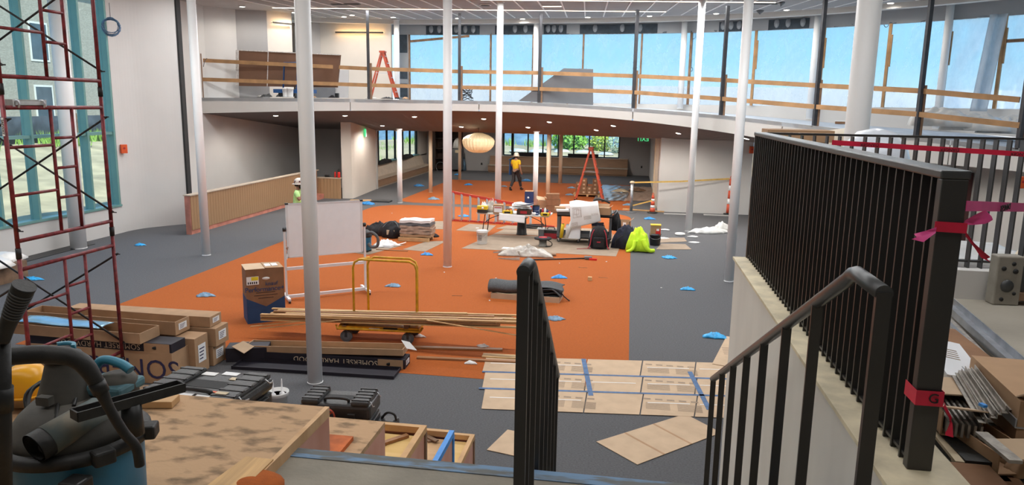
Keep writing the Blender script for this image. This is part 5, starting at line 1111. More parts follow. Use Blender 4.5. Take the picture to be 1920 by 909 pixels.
for k, (px, m_, lab, r, h) in enumerate([(1001, 'label_white', 'small white tub on the table before the blue can', .06, .09), (1007, 'can_blue', 'small blue roll on the table edge', .05, .05), (1017, 'tool_red', 'red spray can near the right end of the table', .035, .2), (1022, 'label_white', 'white spray can near the right end of the table', .035, .21), (1026, 'can_blue', 'blue spray can at the right end of the table', .035, .17), (1014, 'can_black', 'black spray can near the right end of the table', .035, .19), (1030, 'bottle_red', 'short red bottle at the right corner of the table', .04, .12)]):
    o = thing('spray_can' if h > .1 else 'tub', lab, 'can', ont(px, 400, -.12 if h < .1 else .02)); MB().lathe([(r, 0), (r, h*.8), (r*.6, h*.88), (r*.5, h*.9)], (0, 0, 0), 14).build('body', m_, o); MB().lathe([(r*.5, h*.88), (r*.5, h), (r*.2, h)], (0, 0, 0), 12).build('cap', 'label_white' if k % 2 else 'ink_black', o)
o = bx('yellow_case', ont(1022, 404, -.2), (.26, .12, .09), 'tool_yellow', 'small yellow case at the front right of the table', 'tool case'); MB().b2((-.06, -.064, .02), (.07, -.06, .07)).build('badge', 'ink_black', o)
mk('paper_pink', (.76, .72, .70), .8, var=.03)
q = at(960, 402, .73); o = MB().grid(lambda a, b_: (-.38+.78*a, -.03-.06*b_+.01*math.sin(a*8), .012-.19*b_-.06*a+.03*(b_ < .01)), 12, 6, .003).build('hanging_sheet', 'paper_pink', None, (q.x, q.y-.02, .735)); tag(o, 'pale drawing sheet hanging over the front of the table', 'paper')
q = at(977, 441); o = thing('black_pedestal', 'black tapered pedestal with a round top under the table', 'pedestal', (q.x, q.y+.12, .012)); MB().lathe([(.17, 0), (.17, .015), (.155, .03), (.135, .50), (.13, .52)], (0, 0, 0), 24).build('body', 'black_plastic', o); MB().lathe([(.19, .52), (.2, .525), (.19, .54)], (0, 0, 0), 24).build('top', 'black_plastic', o); MB().lathe([(.0, .541), (.12, .541), (.12, .545), (0, .545)], (0, 0, 0), 20).build('top_pad', 'trim_beige', o)
def pail(p, r, h, m_, lab, lid=True, cont=None):
    o = thing('bucket', lab, 'bucket', p); MB().lathe([(r*.84, 0), (r*.86, .01), (r*.97, h*.86), (r, h*.86), (r, h*.90), (r*.97, h*.9), (r*.99, h)], (0, 0, 0), 26).build('pail', m_, o)
    if lid: MB().lathe([(r*1.04, h*.94), (r*1.06, h*.98), (r*1.02, h), (r*.9, h), (r*.88, h*.985), (0, h*.985)], (0, 0, 0), 26).build('lid', m_, o)
    MB().path(spline([(-r, 0, h*.85), (-r*.7, -r*.75, h*.62), (0, -r*1.05, h*.55), (r*.7, -r*.75, h*.62), (r, 0, h*.85)], 5), .004, 5).build('bail', 'aluminium', o); return o
q = at(902, 459); o = pail((q.x, q.y+.15, .012), .165, .39, 'bucket_white', 'white lidded bucket at the left front of the work table')
for i in range(6): MB().grid(lambda a, b_, i=i: (.158*math.cos(-2.2+.75*a), .158*math.sin(-2.2+.75*a), .12+.028*i+.010*b_), 6, 1).build('label_print', 'ink_black', o)
# cable reel, red tool box, grey box
q = at(1017, 463); o = thing('cable_reel', 'cable reel on its side with dark cable before the cart', 'cable reel', (q.x, q.y+.1, .012)); MB().lathe([(.13, 0), (.13, .02), (.11, .02), (.11, .2), (.10, .2)], (0, 0, 0), 24).build('drum', 'plastic_beige', o); MB().lathe([(.24, .2), (.25, .21), (.25, .24), (.20, .25)], (0, 0, 0), 28).build('flange', 'fabric_black', o); MB().lathe([(.12, .22), (.12, .26), (.06, .27)], (0, 0, 0), 20).build('cable_winding', 'tool_red', o); MB().path(spline([(.1, -.05, .2), (.25, -.05, .12), (.24, -.02, .02), (.1, -.18, .02)], 6), .012, 7).build('cable_end', 'black_plastic', o)
q = at(1030, 449); o = thing('tool_box', 'red and black tool box left of the utility cart', 'tool box', (q.x+.02, q.y+.25, .012)); MB().b2((-.2, -.14, 0), (.2, .14, .16)).build('body', 'tool_red', o, bevel=.012); MB().b2((-.21, -.15, .16), (.21, .15, .26)).build('lid', 'case_black', o, bevel=.015); MB().path(spline([(-.1, 0, .26), (-.09, 0, .32), (.09, 0, .32), (.1, 0, .26)], 4), .014, 8).build('handle', 'case_black', o)
q = at(1014, 449); o = thing('tool_box', 'slim grey box beside the red tool box', 'box', (q.x, q.y+.1, .012)); MB().b2((-.08, -.1, 0), (.08, .1, .30)).build('body', 'plastic_grey', o, bevel=.008); MB().b2((-.12, -.13, .30), (.1, .12, .325)).build('lid', 'board_white', o)
q = at(995, 428); o = thing('hose_bundle', 'heap of black hoses and cables under the table', 'hose', (q.x, q.y, .012))
for k in range(4): MB().path([(.32*math.cos(t*.5+k)+.05*k, .15*math.sin(t*.5+k), .02+.028*k+.01*math.sin(t)) for t in range(14)], .018, 7).build('loop', 'black_plastic', o)
# extension ladder on its edge
la = thing('extension_ladder', 'red fibreglass extension ladder lying on its edge behind the table', 'ladder', (0, 0, 0))
b0, b1 = at(843, 414), at(1040, 427); b0.z = b1.z = .03; t0, t1 = aty(843, 359.5, b0.y+.1), aty(1000, 389, at(1000, 424).y+.1)
MB().bar(b0, b1, .035, .08).build('rail', 'ladder_red', la); MB().bar(t0, t1, .035, .09).build('rail', 'ladder_red', la)
for k in range(11):
    p_ = b0.lerp(b1, .04+.082*k); u = (p_.x-t0.x)/(t1.x-t0.x); q_ = t0.lerp(t1, min(1, max(0.01, u-.01)))
    if u > 1.0: break
    rg = MB().bar(p_, q_, .035, .075, (1, 0, 0)).build('rung', 'aluminium', la); MB().bar(p_+Vector((-.09, -.03, .01)), p_+Vector((0, -.02, .11)), .02, .01).build('rung_brace', 'aluminium', rg)
MB().b2((b0.x-.06, b0.y-.04, 0), (b0.x+.06, b0.y+.04, .09)).build('foot', 'black_plastic', la)
MB().bar(t0-Vector((.06, 0, 0)), t0+Vector((.02, 0, .0)), .045, .11).build('end_cap', 'black_plastic', la)
# utility cart
u0, u1 = at(1041, 458), at(1146, 455)
uc = thing('utility_cart', 'grey plastic utility cart piled with drawings and tools', 'cart', ((u0.x+u1.x)/2, (u0.y+u1.y)/2+.32, 0.0)); UL = u1.x-u0.x; h2 = UL/2
ut = aty(1046, 399, u0.y).z
for z in (.14, ut-.14):
    sh = MB().b2((-h2, -.32, z), (h2, .32, z+.03)).build('shelf', 'plastic_grey', uc)
    for y_ in (-.32, .30): MB().b2((-h2, y_, z), (h2, y_+.02, z+.14)).build('shelf_lip', 'plastic_grey', sh)
    for x in (-h2, h2-.02): MB().b2((x, -.30, z), (x+.02, .30, z+.14)).build('shelf_lip', 'plastic_grey', sh)
for x in (-h2+.04, -h2+UL*.40, h2-.04):
    for y_ in (-.28, .28): MB().b2((x-.035, y_-.035, .15), (x+.035, y_+.035, ut-.02)).build('post', 'plastic_grey', uc, bevel=.008)
for x in (-h2+.06, -h2+UL*.4):
    for y_ in (-.27, .27):
        cs = MB().tube((x, y_-.02, .062), (x, y_+.02, .062), .05, 16).build('castor', 'rubber_grey', uc); MB().b2((x-.015, y_-.03, .06), (x+.015, y_+.03, .14)).build('castor_fork', 'aluminium', cs)
for y_ in (-.27, .27): MB().tube((h2-.06, y_-.02, .062), (h2-.06, y_+.02, .062), .05, 16).build('castor', 'rubber_grey', uc)
MB().path(spline([(h2, -.25, ut-.1), (h2+.12, -.25, ut+.02), (h2+.12, .25, ut+.02), (h2, .25, ut-.1)], 5), .016, 8).build('handle', 'plastic_grey', uc)
UZ = ut+.005
q0, q1, q2, q3 = at(1062, 384, UZ+.10), at(1122, 381, UZ+.10), aty(1127, 415, u0.y-.05), aty(1071, 428, u0.y-.05)
dp = thing('drawing_sheet', 'large white construction drawing draped over the cart front', 'drawing', (0, 0, 0))
fy = u0.y-.02
def drape(a, b_):
    t0_, t1_ = aty(1068, 386, fy), aty(1122, 384, fy)
    top = t0_.lerp(t1_, a); bot = q3.lerp(q2, a)
    if b_ < .4:
        s = b_/.4; back = top+Vector((-.05, .5, .06)); return back.lerp(top, s)+Vector((0, 0, .03*math.sin(a*6+s*3)))
    s = (b_-.4)/.6; return top.lerp(bot, s)+Vector((0, -.03*math.sin(s*PI)+.012*math.sin(a*9), 0))
MB().grid(drape, 18, 20, .003).build('sheet', 'paper_white', dp)
def onsheet(a, b_): p = drape(a, .4+.6*b_); return p+Vector((0, -.006, 0))
def ink_box(a0, b0_, a1, b1_):
    for (x0, y0, x1, y1) in ((a0, b0_, a1, b0_), (a0, b1_, a1, b1_), (a0, b0_, a0, b1_), (a1, b0_, a1, b1_)):
        MB().path([onsheet(x0+(x1-x0)*t/5, y0+(y1-y0)*t/5) for t in range(6)], .0035, 4).build('plan_line', 'ink_grey', dp)
ink_box(.1, .10, .38, .55); ink_box(.14, .16, .3, .4); ink_box(.22, .2, .36, .5); ink_box(.03, .78, .22, .95)
for k in range(5): MB().path([onsheet(.45+.25*t/4, .55+.04*k) for t in range(5)], .003, 4).build('plan_line', 'ink_grey', dp)
for k in range(6): MB().path([onsheet(.72+.04*k, .45), onsheet(.735+.04*k, .58)], .004, 4).build('plan_line', 'ink_grey', dp)
for k in range(3): MB().path([onsheet(.05+.15*t/4, .82+.04*k) for t in range(5)], .003, 4).build('plan_line', 'ink_grey', dp)
for k, (px, w, d, h, m_, lab, dy) in enumerate([(1055, .36, .3, .05, 'paper_white', 'white rolled papers at the left end of the cart top', .25), (1050, .3, .25, .10, 'cardboard', 'small brown carton at the left end of the cart top', .42)]):
    p = aty(px, 392, u0.y+dy); o = MB().b2((-w/2, -d/2, 0), (w/2, d/2, h)).build('papers' if k == 0 else 'parts_carton', m_, None, (p.x, p.y, UZ+.02), .2); tag(o, lab, 'paper' if k == 0 else 'carton')
p = aty(1132, 390, u0.y+.2); o = thing('open_carton', 'open brown carton at the right end of the cart top', 'carton', (p.x, p.y, UZ-.02), -.1); MB().b2((-.2, -.16, 0), (.2, .16, .2)).build('box', 'cardboard', o); MB().box((.2, 0, .22), (.12, .3, .008), 0, 0, -.7).build('flap', 'cardboard_light', o); MB().box((-.05, .16, .24), (.4, .1, .008), 0, .8, 0).build('flap', 'cardboard', o)
p = aty(1122, 384, u0.y+.15); o = MB().path(spline([p+Vector((-.15, 0, .12)), p+Vector((.0, 0, .17)), p+Vector((.2, 0, .12)), p+Vector((.32, .05, .06))], 5), .028, 8).build('cable_end', 'black_plastic'); tag(o, 'thick black cable on top of the cart', 'cable')
o = mound(.16, .14, .50, 43, 12, 12, .4, .6).build('black_jacket', 'fabric_black', None, (u1.x+.12, u1.y+.1, .35)); tag(o, 'black garment hanging on the right end of the cart', 'garment')
# things on the lower shelf
for k, (px, m_, w, h, lab, rx) in enumerate([(1062, 'bucket_white', .11, .62, 'tall white tube leaning on the lower cart shelf', .5), (1052, 'tool_yellow', .10, .42, 'yellow tool on the lower cart shelf', .2), (1058, 'trim_beige', .06, .5, 'cardboard tube on the lower cart shelf', .9)]):
    p = aty(px, 445, u0.y+.1); o = thing('shelf_tube', lab, 'tube', (p.x, p.y, .19), 0, None, (.12, rx*.6, 0)); MB().tube((0, 0, 0), (0, 0, h), w/2, 14).build('tube', m_, o); MB().lathe([(w*.35, 0), (w*.35, .004)], (0, 0, h), 14).build('end', 'ink_black', o)
p = aty(1068, 440, u0.y+.18); o = bx('plastic_bin', (p.x+.1, p.y+.05, .175), (.42, .3, .38), 'board_white', 'pale plastic bin on the lower cart shelf', 'bin')
p = aty(1120, 440, u0.y+.15); o = bx('tool_box', (p.x, p.y, .175), (.42, .3, .24), 'board_white', 'white box on the lower cart shelf at right', 'box'); o = bx('tool_box', (p.x+.02, p.y, .42), (.36, .28, .16), 'cardboard_dark', 'brown box stacked on the white shelf box', 'box'); o = bx('blue_cloth', (p.x, p.y, .585), (.34, .26, .07), 'fabric_navy', 'folded navy cloth on the brown shelf box', 'cloth')
# backpack
p = at(1122, 468); bp_ = thing('backpack', 'black backpack with red straps on the front cardboard sheet', 'backpack', (p.x, p.y+.16, .012))
def bpf(a, b_):
    t = a*2*PI; z = b_; r = (1-.0*z)*(.9+.1*math.sin(PI*z))*(math.sqrt(max(0, 1-max(0, z-.55)**2/.21)) if z > .55 else 1)
    return (.25*r*math.cos(t)*(1+.04*math.sin(5*t)), .17*r*math.sin(t)*(1+.05*math.sin(3*t)), .66*z)
MB().grid(bpf, 28, 16).build('body', 'fabric_black', bp_)
MB().b2((-.15, -.22, .05), (.15, -.15, .34)).build('front_pocket', 'fabric_black', bp_, bevel=.03)
for s in (-1, 1):
    MB().path(spline([(s*.14, -.15, .55), (s*.2, -.18, .4), (s*.24, -.17, .12), (s*.3, -.22, .02)], 5), .014, 6).build('strap', 'fabric_red', bp_); MB().b2((s*.24-.05, -.12, .05), (s*.24+.05, .08, .3)).build('side_pocket', 'fabric_black', bp_, bevel=.02)
MB().path(spline([(-.06, 0, .65), (-.04, 0, .72), (.04, 0, .72), (.06, 0, .65)], 4), .012, 6).build('grab_loop', 'fabric_black', bp_)
MB().path(spline([(-.2, -.15, .02), (-.4, -.22, .01), (-.6, -.28, .006)], 5), .008, 5).build('loose_strap', 'fabric_red', bp_); MB().b2((-.05, -.226, .2), (.05, -.222, .23)).build('badge', 'fabric_red', bp_)
# bag with hi-vis jacket
p = at(1170, 468); o = thing('duffel_bag', 'dark navy duffel bag under the bright yellow jacket', 'bag', (p.x+.05, p.y+.22, .006)); mound(.36, .26, .60, 17, 20, 20, .25, .55).build('body', 'fabric_navy', o); MB().path(spline([(-.3, -.2, .05), (-.28, -.26, .25), (-.1, -.25, .4)], 5), .014, 6).build('strap', 'fabric_black', o)
p = at(1197, 472); o = thing('hivis_jacket', 'fluorescent yellow jacket draped over the duffel bag', 'jacket', (p.x, p.y+.14, .012)); mound(.32, .26, .58, 29, 26, 26, .30, .62).build('body', 'hivis', o)
MB().path(spline([(.12, -.2, .35), (.2, -.28, .15), (.3, -.26, .06), (.42, -.18, .05)], 6), lambda t: .07-.02*t, 10).build('sleeve', 'hivis', o); MB().path(spline([(-.1, -.2, .3), (-.16, -.28, .1), (-.28, -.32, .03), (-.34, -.33, .03)], 6), lambda t: .06-.03*t, 8).build('hem', 'hivis', o)
p = at(1228, 461); o = pail((p.x, p.y+.15, .012), .175, .34, 'can_black', 'black bucket right of the bright yellow jacket', False)
o = bx('bulb_carton', (p.x+.0, p.y+.15, .30), (.29, .24, .30), 'cardboard', 'brown carton with yellow top standing in the black bucket', 'carton'); MB().b2((-.15, -.125, .29), (.15, .125, .31)).build('lid', 'tool_yellow', o); MB().b2((.0, -.126, .03), (.14, -.122, .2)).build('print_patch', 'bottle_red', o); MB().b2((.02, -.128, .14), (.1, -.125, .2)).build('print_patch', 'label_white', o)
p = at(1166, 431); o = thing('open_carton', 'open brown carton on the floor right of the cart', 'carton', (p.x, p.y+.2, .012), -.12); mb = MB(); mb.b2((-.25, -.2, 0), (.25, .2, .01)); mb.b2((-.25, -.2, 0), (.25, -.19, .28)); mb.b2((-.25, .19, 0), (.25, .2, .28)); mb.b2((-.25, -.19, 0), (-.24, .19, .28)); mb.b2((.24, -.19, 0), (.25, .19, .28)); mb.build('box', 'cardboard', o)
MB().box((-.33, 0, .26), (.2, .38, .008), 0, 0, -.35).build('flap', 'cardboard_light', o); MB().box((.30, 0, .31), (.16, .38, .008), 0, 0, -.7).build('flap', 'cardboard', o); MB().b2((.05, -.206, .12), (.15, -.2, .24)).build('print_patch', 'paper_white', o)
# boxes behind the table
p = at(992, 388); bx('can_carton', (p.x, p.y, .006), (.34, .3, .62), 'can_blue', 'tall dark blue carton behind the table', 'carton', .05); o = bpy.data.objects['can_carton']; MB().b2((-.17, -.155, .62), (.17, .155, .635)).build('lid', 'cardboard', o); MB().lathe([(0, 0), (.045, 0), (.045, .004), (0, .004)], (0, 0, 0), 5).build('star_print', 'label_white', o, (-.03, -.152, .38), rot=(PI/2, 0, 0))
for k, (px, py, d, z, lab) in enumerate([(1037, 398, (.52, .36, .26), .006, 'brown carton at the bottom of the pile behind the table'), (1037, 398, (.52, .36, .24), .27, 'brown carton in the middle of the pile behind the table'), (1036, 398, (.48, .34, .2), .515, 'brown carton on top of the pile behind the table')]):
    p = at(px, py); bx('brown_carton', (p.x, p.y, z), d, 'cardboard_dark', lab, 'carton', .05*k)
p = at(1018, 396); o = thing('open_carton', 'open torn brown carton behind the table beside the grey column', 'carton', (p.x, p.y, .006), .2); MB().b2((-.2, -.16, 0), (.2, .16, .42)).build('box', 'cardboard', o); MB().box((-.1, -.1, .5), (.34, .2, .01), .2, .6, .2).build('flap', 'cardboard_light', o); MB().box((.14, 0, .5), (.2, .3, .01), 0, 0, .5).build('flap', 'trim_beige', o)
for k, (px, py, lab) in enumerate([(1062, 399, 'white paper pile behind the cart'), (975, 384, 'tan board resting behind the ladder')]):
    p = at(px, py); o = MB().b2((-.3, -.2, 0), (.3, .2, .30 if k == 0 else .02)).build('paper_pile' if k == 0 else 'tan_board', 'paper_white' if k == 0 else 'timber_pale', None, (p.x, p.y, .006), .3); tag(o, lab, 'paper' if k == 0 else 'board')
# heap of clear film and broom
p = at(985, 480); o = mound(.72, .34, .20, 91, 40, 34, .55, .8).build('film_heap', 'film_clear', None, (p.x, p.y+.12, .006)); tag(o, 'heap of crumpled clear plastic film on the orange carpet', 'plastic film')
o = crumple(8, [at(925, 473, .02), at(945, 472, .05), at(960, 473, .06), at(975, 475, .1)], [.03, .1, .08, .12]).build('film_tail', 'film_clear'); tag(o, 'twisted tail of plastic film left of the heap', 'plastic film')
o = crumple(9, [at(934, 484, .02), at(955, 485, .03), at(975, 485, .06)], [.02, .06, .08]).build('film_tail', 'film_clear'); tag(o, 'lower twisted tail of plastic film left of the heap', 'plastic film')
p = at(1025, 479); o = MB().box((0, 0, .03), (.5, .16, .04), .1).build('floor_board', 'timber_dark', None, (p.x, p.y, .008)); tag(o, 'dark board poking out of the plastic film heap', 'board')
a_, b_ = at(985, 487, .03), at(1098, 484, .03); o = thing('push_broom', 'black handled broom lying on the orange carpet', 'broom', (0, 0, 0)); MB().tube(a_, b_, .018, 8).build('handle', 'black_plastic', o); MB().bar(b_+Vector((-.03, 0, .02)), b_+Vector((.16, .02, .02)), .16, .05).build('head', 'plastic_grey', o); MB().bar(b_+Vector((.10, -.09, .0)), b_+Vector((.30, -.10, .0)), .06, .05).build('bristles', 'bottle_red', o)
# ---- left of the white column: small vacuum, black bags, bundled paper
p = at(681, 473); v2 = thing('wet_vacuum', 'small blue wet vacuum behind the whiteboard edge', 'vacuum', (p.x, p.y+.12, .012)); MB().lathe([(.16, .04), (.18, .06), (.185, .38), (.19, .4)], (0, 0, 0), 24).build('drum', 'vac_blue', v2); MB().lathe([(.2, .4), (.2, .44), (.17, .52), (.1, .58), (.0, .6)], (0, 0, 0), 24).build('lid', 'black_plastic', v2)
for a in range(4): MB().lathe([(.0, 0), (.04, .0), (.04, .05), (0, .06)], (.15*math.cos(a*1.57+.6), .15*math.sin(a*1.57+.6), 0), 10).build('castor', 'black_plastic', v2)
MB().path(spline([(.12, -.12, .52), (.3, -.2, .55), (.44, -.2, .42), (.42, -.18, .2), (.26, -.18, .16), (.17, -.16, .25)], 6), .04, 10).build('hose', 'rubber_grey', v2)
p = at(735, 445); o = thing('duffel_bag', 'large black equipment bag left of the paper bundles', 'bag', (p.x, p.y+.1, .012)); mound(.42, .3, .42, 12, 18, 18, .2, .5).build('body', 'fabric_black', o); MB().b2((-.1, -.3, .1), (.14, -.27, .24)).build('badge', 'trim_beige', o); MB().path(spline([(-.25, -.2, .3), (-.1, -.1, .46), (.1, -.1, .46), (.25, -.2, .3)], 5), .014, 6).build('strap', 'plastic_grey', o)
p = at(708, 440); o = thing('duffel_bag', 'low black tool bag behind the small blue vacuum', 'bag', (p.x, p.y+.15, .012)); mound(.46, .26, .30, 13, 18, 18, .35, .5).build('body', 'fabric_black', o); MB().path(spline([(-.2, -.1, .2), (0, -.1, .36), (.2, -.1, .2)], 5), .012, 6).build('strap', 'fabric_black', o)
p = at(720, 463); o = mound(.36, .22, .14, 33, 18, 18, .6).build('cloth_bundle', 'film_white', None, (p.x, p.y+.1, .012), .4); tag(o, 'white crumpled cloth bundle beside the black hose', 'cloth')
p = at(722, 461); o = MB().b2((-.22, -.12, 0), (.22, .12, .06)).build('flat_carton', 'board_white', None, (p.x+.05, p.y-.15, .012), -.1); tag(o, 'flat white carton before the cloth bundle', 'carton')
p = at(780, 452)
for k in range(6):
    o = MB().grid(lambda a, b_, k=k: (-.46+.92*a, -.26+.52*b_, .012*math.sin(a*11+k*2)+.01*math.sin(b_*7+k)), 14, 8, .075).build('paper_bundle', ['cardboard', 'paper_kraft', 'paper_kraft', 'paper_kraft', 'plastic_grey', 'paper_white'][k] if 'paper_kraft' in M else 'cardboard', None, (p.x+rnd(-.02, .02), p.y+.2, .20+.085*k), rnd(-.05, .05)); tag(o, 'wrapped paper bundle, '+['bottom of the stack', 'second in the stack', 'third in the stack', 'fourth in the stack', 'dark strip below the top of the stack', 'white top of the stack'][k], 'paper bundle')
o = MB().b2((-.5, -.25, 0), (.42, -.16, .10)).build('timber_bearer', 'timber_pale', None, (p.x, p.y+.12, .012)); tag(o, 'pale timber bearer under the paper bundles', 'board'); o = MB().b2((-.5, .1, 0), (.42, .2, .10)).build('timber_bearer', 'timber_pale', None, (p.x, p.y+.2, .012)); tag(o, 'rear timber bearer under the paper bundles', 'board')
p = at(811, 444); o = mound(.22, .1, .10, 55, 10, 10, .3).build('black_glove', 'fabric_black', None, (p.x, p.y, .012)); tag(o, 'black glove shaped bundle right of the paper stack', 'bundle')
p = at(752, 459); o = MB().grid(lambda a, b_: (-.14+.28*a, -.05+.1*b_, .06*a*a+.01), 6, 4, .003).build('paper_sheet', 'paper_white', None, (p.x, p.y, .012), .3); tag(o, 'curled white paper with a blue edge before the bundles', 'paper')
p = at(735, 470); o = MB().b2((-.45, -.02, 0), (.45, .02, .02)).build('floor_board', 'strip_walnut', None, (p.x, p.y, .006), -.02); tag(o, 'thin dark strip on the orange carpet before the bundles', 'board')
# ================================================================== GALLERY
g = lambda L, u: L[min(int(u), len(L)-2)].lerp(L[min(int(u), len(L)-2)+1], u-min(int(u), len(L)-2))
def e_at(px):
    best = None
    for i in range(len(ET)*8-8):
        p = g(ET, i/8); d = abs(proj(p)[0]-px)
        if best is None or d < best[0]: best = (d, i/8, p)
    return best[1], best[2]
PX = [378, 690, 860, 1010, 1187, 1352, 1528, 1720, 1912]
TOPY = [101, 23, 28, 28, 22, 15, 3, -22, -40]
R1 = [113, 128.7, 134, 136.6, 142.5, 150, 160, 170, 187]; R2 = [148.7, 159.6, 163.6, 166.5, 173, 185, 200, 214, 235]
pos = []
for i, px in enumerate(PX):
    u, p = e_at(px); d = proj(p)[2]; pos.append((u, p, d))
    off = Vector((0, .10, 0)); zt_ = atd(px, TOPY[i], d).z
    o = thing('guard_post', ('short timber guard post at the left end of the gallery' if i == 0 else 'tall dark steel guard post on the gallery edge, '+['', 'leftmost', 'second from the left', 'third from the left', 'fourth from the left', 'fifth from the left', 'sixth from the left', 'seventh from the left', 'rightmost'][i]), 'post', p+off)
    if i == 0: MB().b2((-.03, -.03, -.02), (.03, .03, zt_-p.z)).build('timber', 'timber_dark', o)
    else:
        MB().b2((-.05, -.05, -.03), (.05, .05, zt_-p.z)).build('steel', 'post_steel', o, rz=.3); MB().b2((.062, -.045, -.05), (.12, .035, atd(px, R1[i]-10, d).z-p.z)).build('cleat', 'timber_dark', o)
        MB().b2((-.09, -.06, -.012), (.10, .08, .0)).build('base_plate', 'post_steel', o)
rl = [['top', R1], ['lower', R2]]
for nm_, R in rl:
    for i in range(len(PX)-1):
        a = atd(PX[i], R[i], pos[i][2]); b_ = atd(PX[i+1], R[i+1], pos[i+1][2]); a.y -= .0; b_.y -= .0
        nseg = 1; o = MB().bar(a, b_, .045, .13).build('guard_rail_board', 'timber'); tag(o, nm_+' timber guard board on the gallery, '+['leftmost span', 'second span', 'third span', 'fourth span', 'fifth span', 'sixth span', 'seventh span', 'rightmost span'][i], 'board', nm_+' guard boards of the gallery')
GZ = lambda x_, y_: 4.1
# drywall on the blue cart
dy = 25.9
c = [aty(px, py, dy) for px, py in [(448, 161), (631, 164), (637, 103), (448, 94)]]
o = thing('drywall_stack', 'tilted stack of brown drywall sheets on the gallery', 'drywall', (0, 0, 0))
for k in range(4):
    v0 = [p+Vector((0, .035*k, 0)) for p in c]; v1 = [p+Vector((0, .028, 0)) for p in v0]
    MB().add(v0+v1, [(0, 1, 2, 3), (7, 6, 5, 4), (0, 4, 5, 1), (1, 5, 6, 2), (2, 6, 7, 3), (3, 7, 4, 0)]).build('sheet', 'drywall_paper', o)
MB().bar(c[0].lerp(c[3], .0)+Vector((-.06, .05, 0)), c[3]+Vector((-.06, .05, 0)), .10, .16, (0, 1, 0)).build('end_tape', 'drywall_edge', o)
MB().bar(c[3], c[2], .03, .03).build('top_edge', 'drywall_edge', o); s_ = .295; MB().bar(c[0].lerp(c[1], s_)+Vector((0, -.006, 0)), c[3].lerp(c[2], s_)+Vector((0, -.006, 0)), .03, .01, (0, 1, 0)).build('joint', 'drywall_edge', o)
o = thing('drywall_cart', 'blue steel drywall cart under the tilted stack', 'cart', (0, 0, 0)); a = lambda px, py, y_=25.7: aty(px, py, y_)
MB().path([a(531, 172), a(533, 117), a(558, 117), a(556, 172)], .03, 8).build('hoop', 'steel_blue', o); MB().b2((a(516, 172).x, 25.55, a(516, 174).z), (a(590, 172).x, 25.88, a(516, 167).z)).build('deck', 'steel_blue', o)
for px in (526, 548, 575): MB().tube((a(px, 178).x, 25.7, 4.2), (a(px, 178).x, 25.76, 4.2), .09, 14).build('wheel', 'black_plastic', o)
for k, px in enumerate((538, 545)):
    q = a(px, 181, 25.45); pail((q.x, 25.4, 4.105), .13, .32, 'bucket_white', ['left', 'right'][k]+' small white pail under the drywall stack', True)
for k, (px0, px1, py0, py1, lab, m_) in enumerate([(585, 628, 162, 183, 'grey board leaning low behind the nearest column', 'drywall_grey'), (628, 653, 131, 183, 'pale grey board leaning right of the drywall stack', 'wall_grey')]):
    p0, p1_ = aty(px0, py1, 27.6+.1*k), aty(px1, py0, 27.6+.1*k); o = MB().box(((p0.x+p1_.x)/2, 27.6+.1*k, (max(4.1, p0.z)+p1_.z)/2), (p1_.x-p0.x, .02, p1_.z-max(4.1, p0.z)), 0, -.12).build('leaning_board', m_); tag(o, lab, 'board')
q = aty(632, 181, 26.4); o = MB().b2((-.06, -.06, 0), (.06, .06, .17)).build('black_box', 'black_plastic', None, (q.x, 26.4, 4.105)); tag(o, 'small black box on the gallery left of the stepladder', 'box')
def stepladder(p, h, w, spread, lab, m_, rz=0, nst=6):
    o = thing('stepladder', lab, 'ladder', p, rz)
    for s in (-1, 1):
        MB().bar((s*.10, -.08, h), (s*w/2, -.16, 0), .03, .075).build('front_rail', m_, o) if False else None
    for y0, y1 in ((-.14, -.24), (.14, .24)):
        fr = MB().bar((.03, y0, h-.02), (spread, y1, 0), .085, .03, (0, 1, 0)).build('front_rail', m_, o); MB().box((spread, y1, .03), (.10, .05, .06)).build('foot', 'black_plastic', fr)
        rr = MB().bar((-.03, y0, h-.02), (-spread, y1, 0), .06, .03, (0, 1, 0)).build('rear_rail', m_, o); MB().box((-spread, y1, .03), (.08, .05, .06)).build('foot', 'black_plastic', rr)
    for k in range(nst):
        t = (k+1)/(nst+.6); x = spread+(.03-spread)*t; yy = .24+(.14-.24)*t; MB().box((x, 0, h*t), (.085, 2*yy, .025)).build('step', 'aluminium', o)
        if k % 2: MB().bar((-x, -yy, h*t), (-x, yy, h*t), .03, .03).build('rear_bar', 'aluminium', o)
    MB().b2((-.11, -.17, h-.04), (.11, .17, h+.03)).build('top_cap', m_, o, bevel=.01)
    for y_ in (-.2, .2): MB().bar((spread*.45, y_, h*.55), (-spread*.45, y_, h*.55), .02, .012).build('spreader', 'aluminium', o)
    return o
a0, a1 = aty(694, 183, 28.0), aty(744, 184, 28.0); tp = aty(719, 97, 28.0)
stepladder(((a0.x+a1.x)/2, 28.0, 4.11), tp.z-4.11, .5, (a1.x-a0.x)/2, 'orange stepladder standing on the gallery', 'ladder_orange', .12)
f0, f1_ = at(1079, 375), at(1131, 377); tp = aty(1103, 277, f0.y)
stepladder(((f0.x+f1_.x)/2, (f0.y+f1_.y)/2, .006), tp.z, .5, (f1_.x-f0.x)/2, 'tall orange stepladder beyond the work table', 'ladder_orange', -.05, 7)
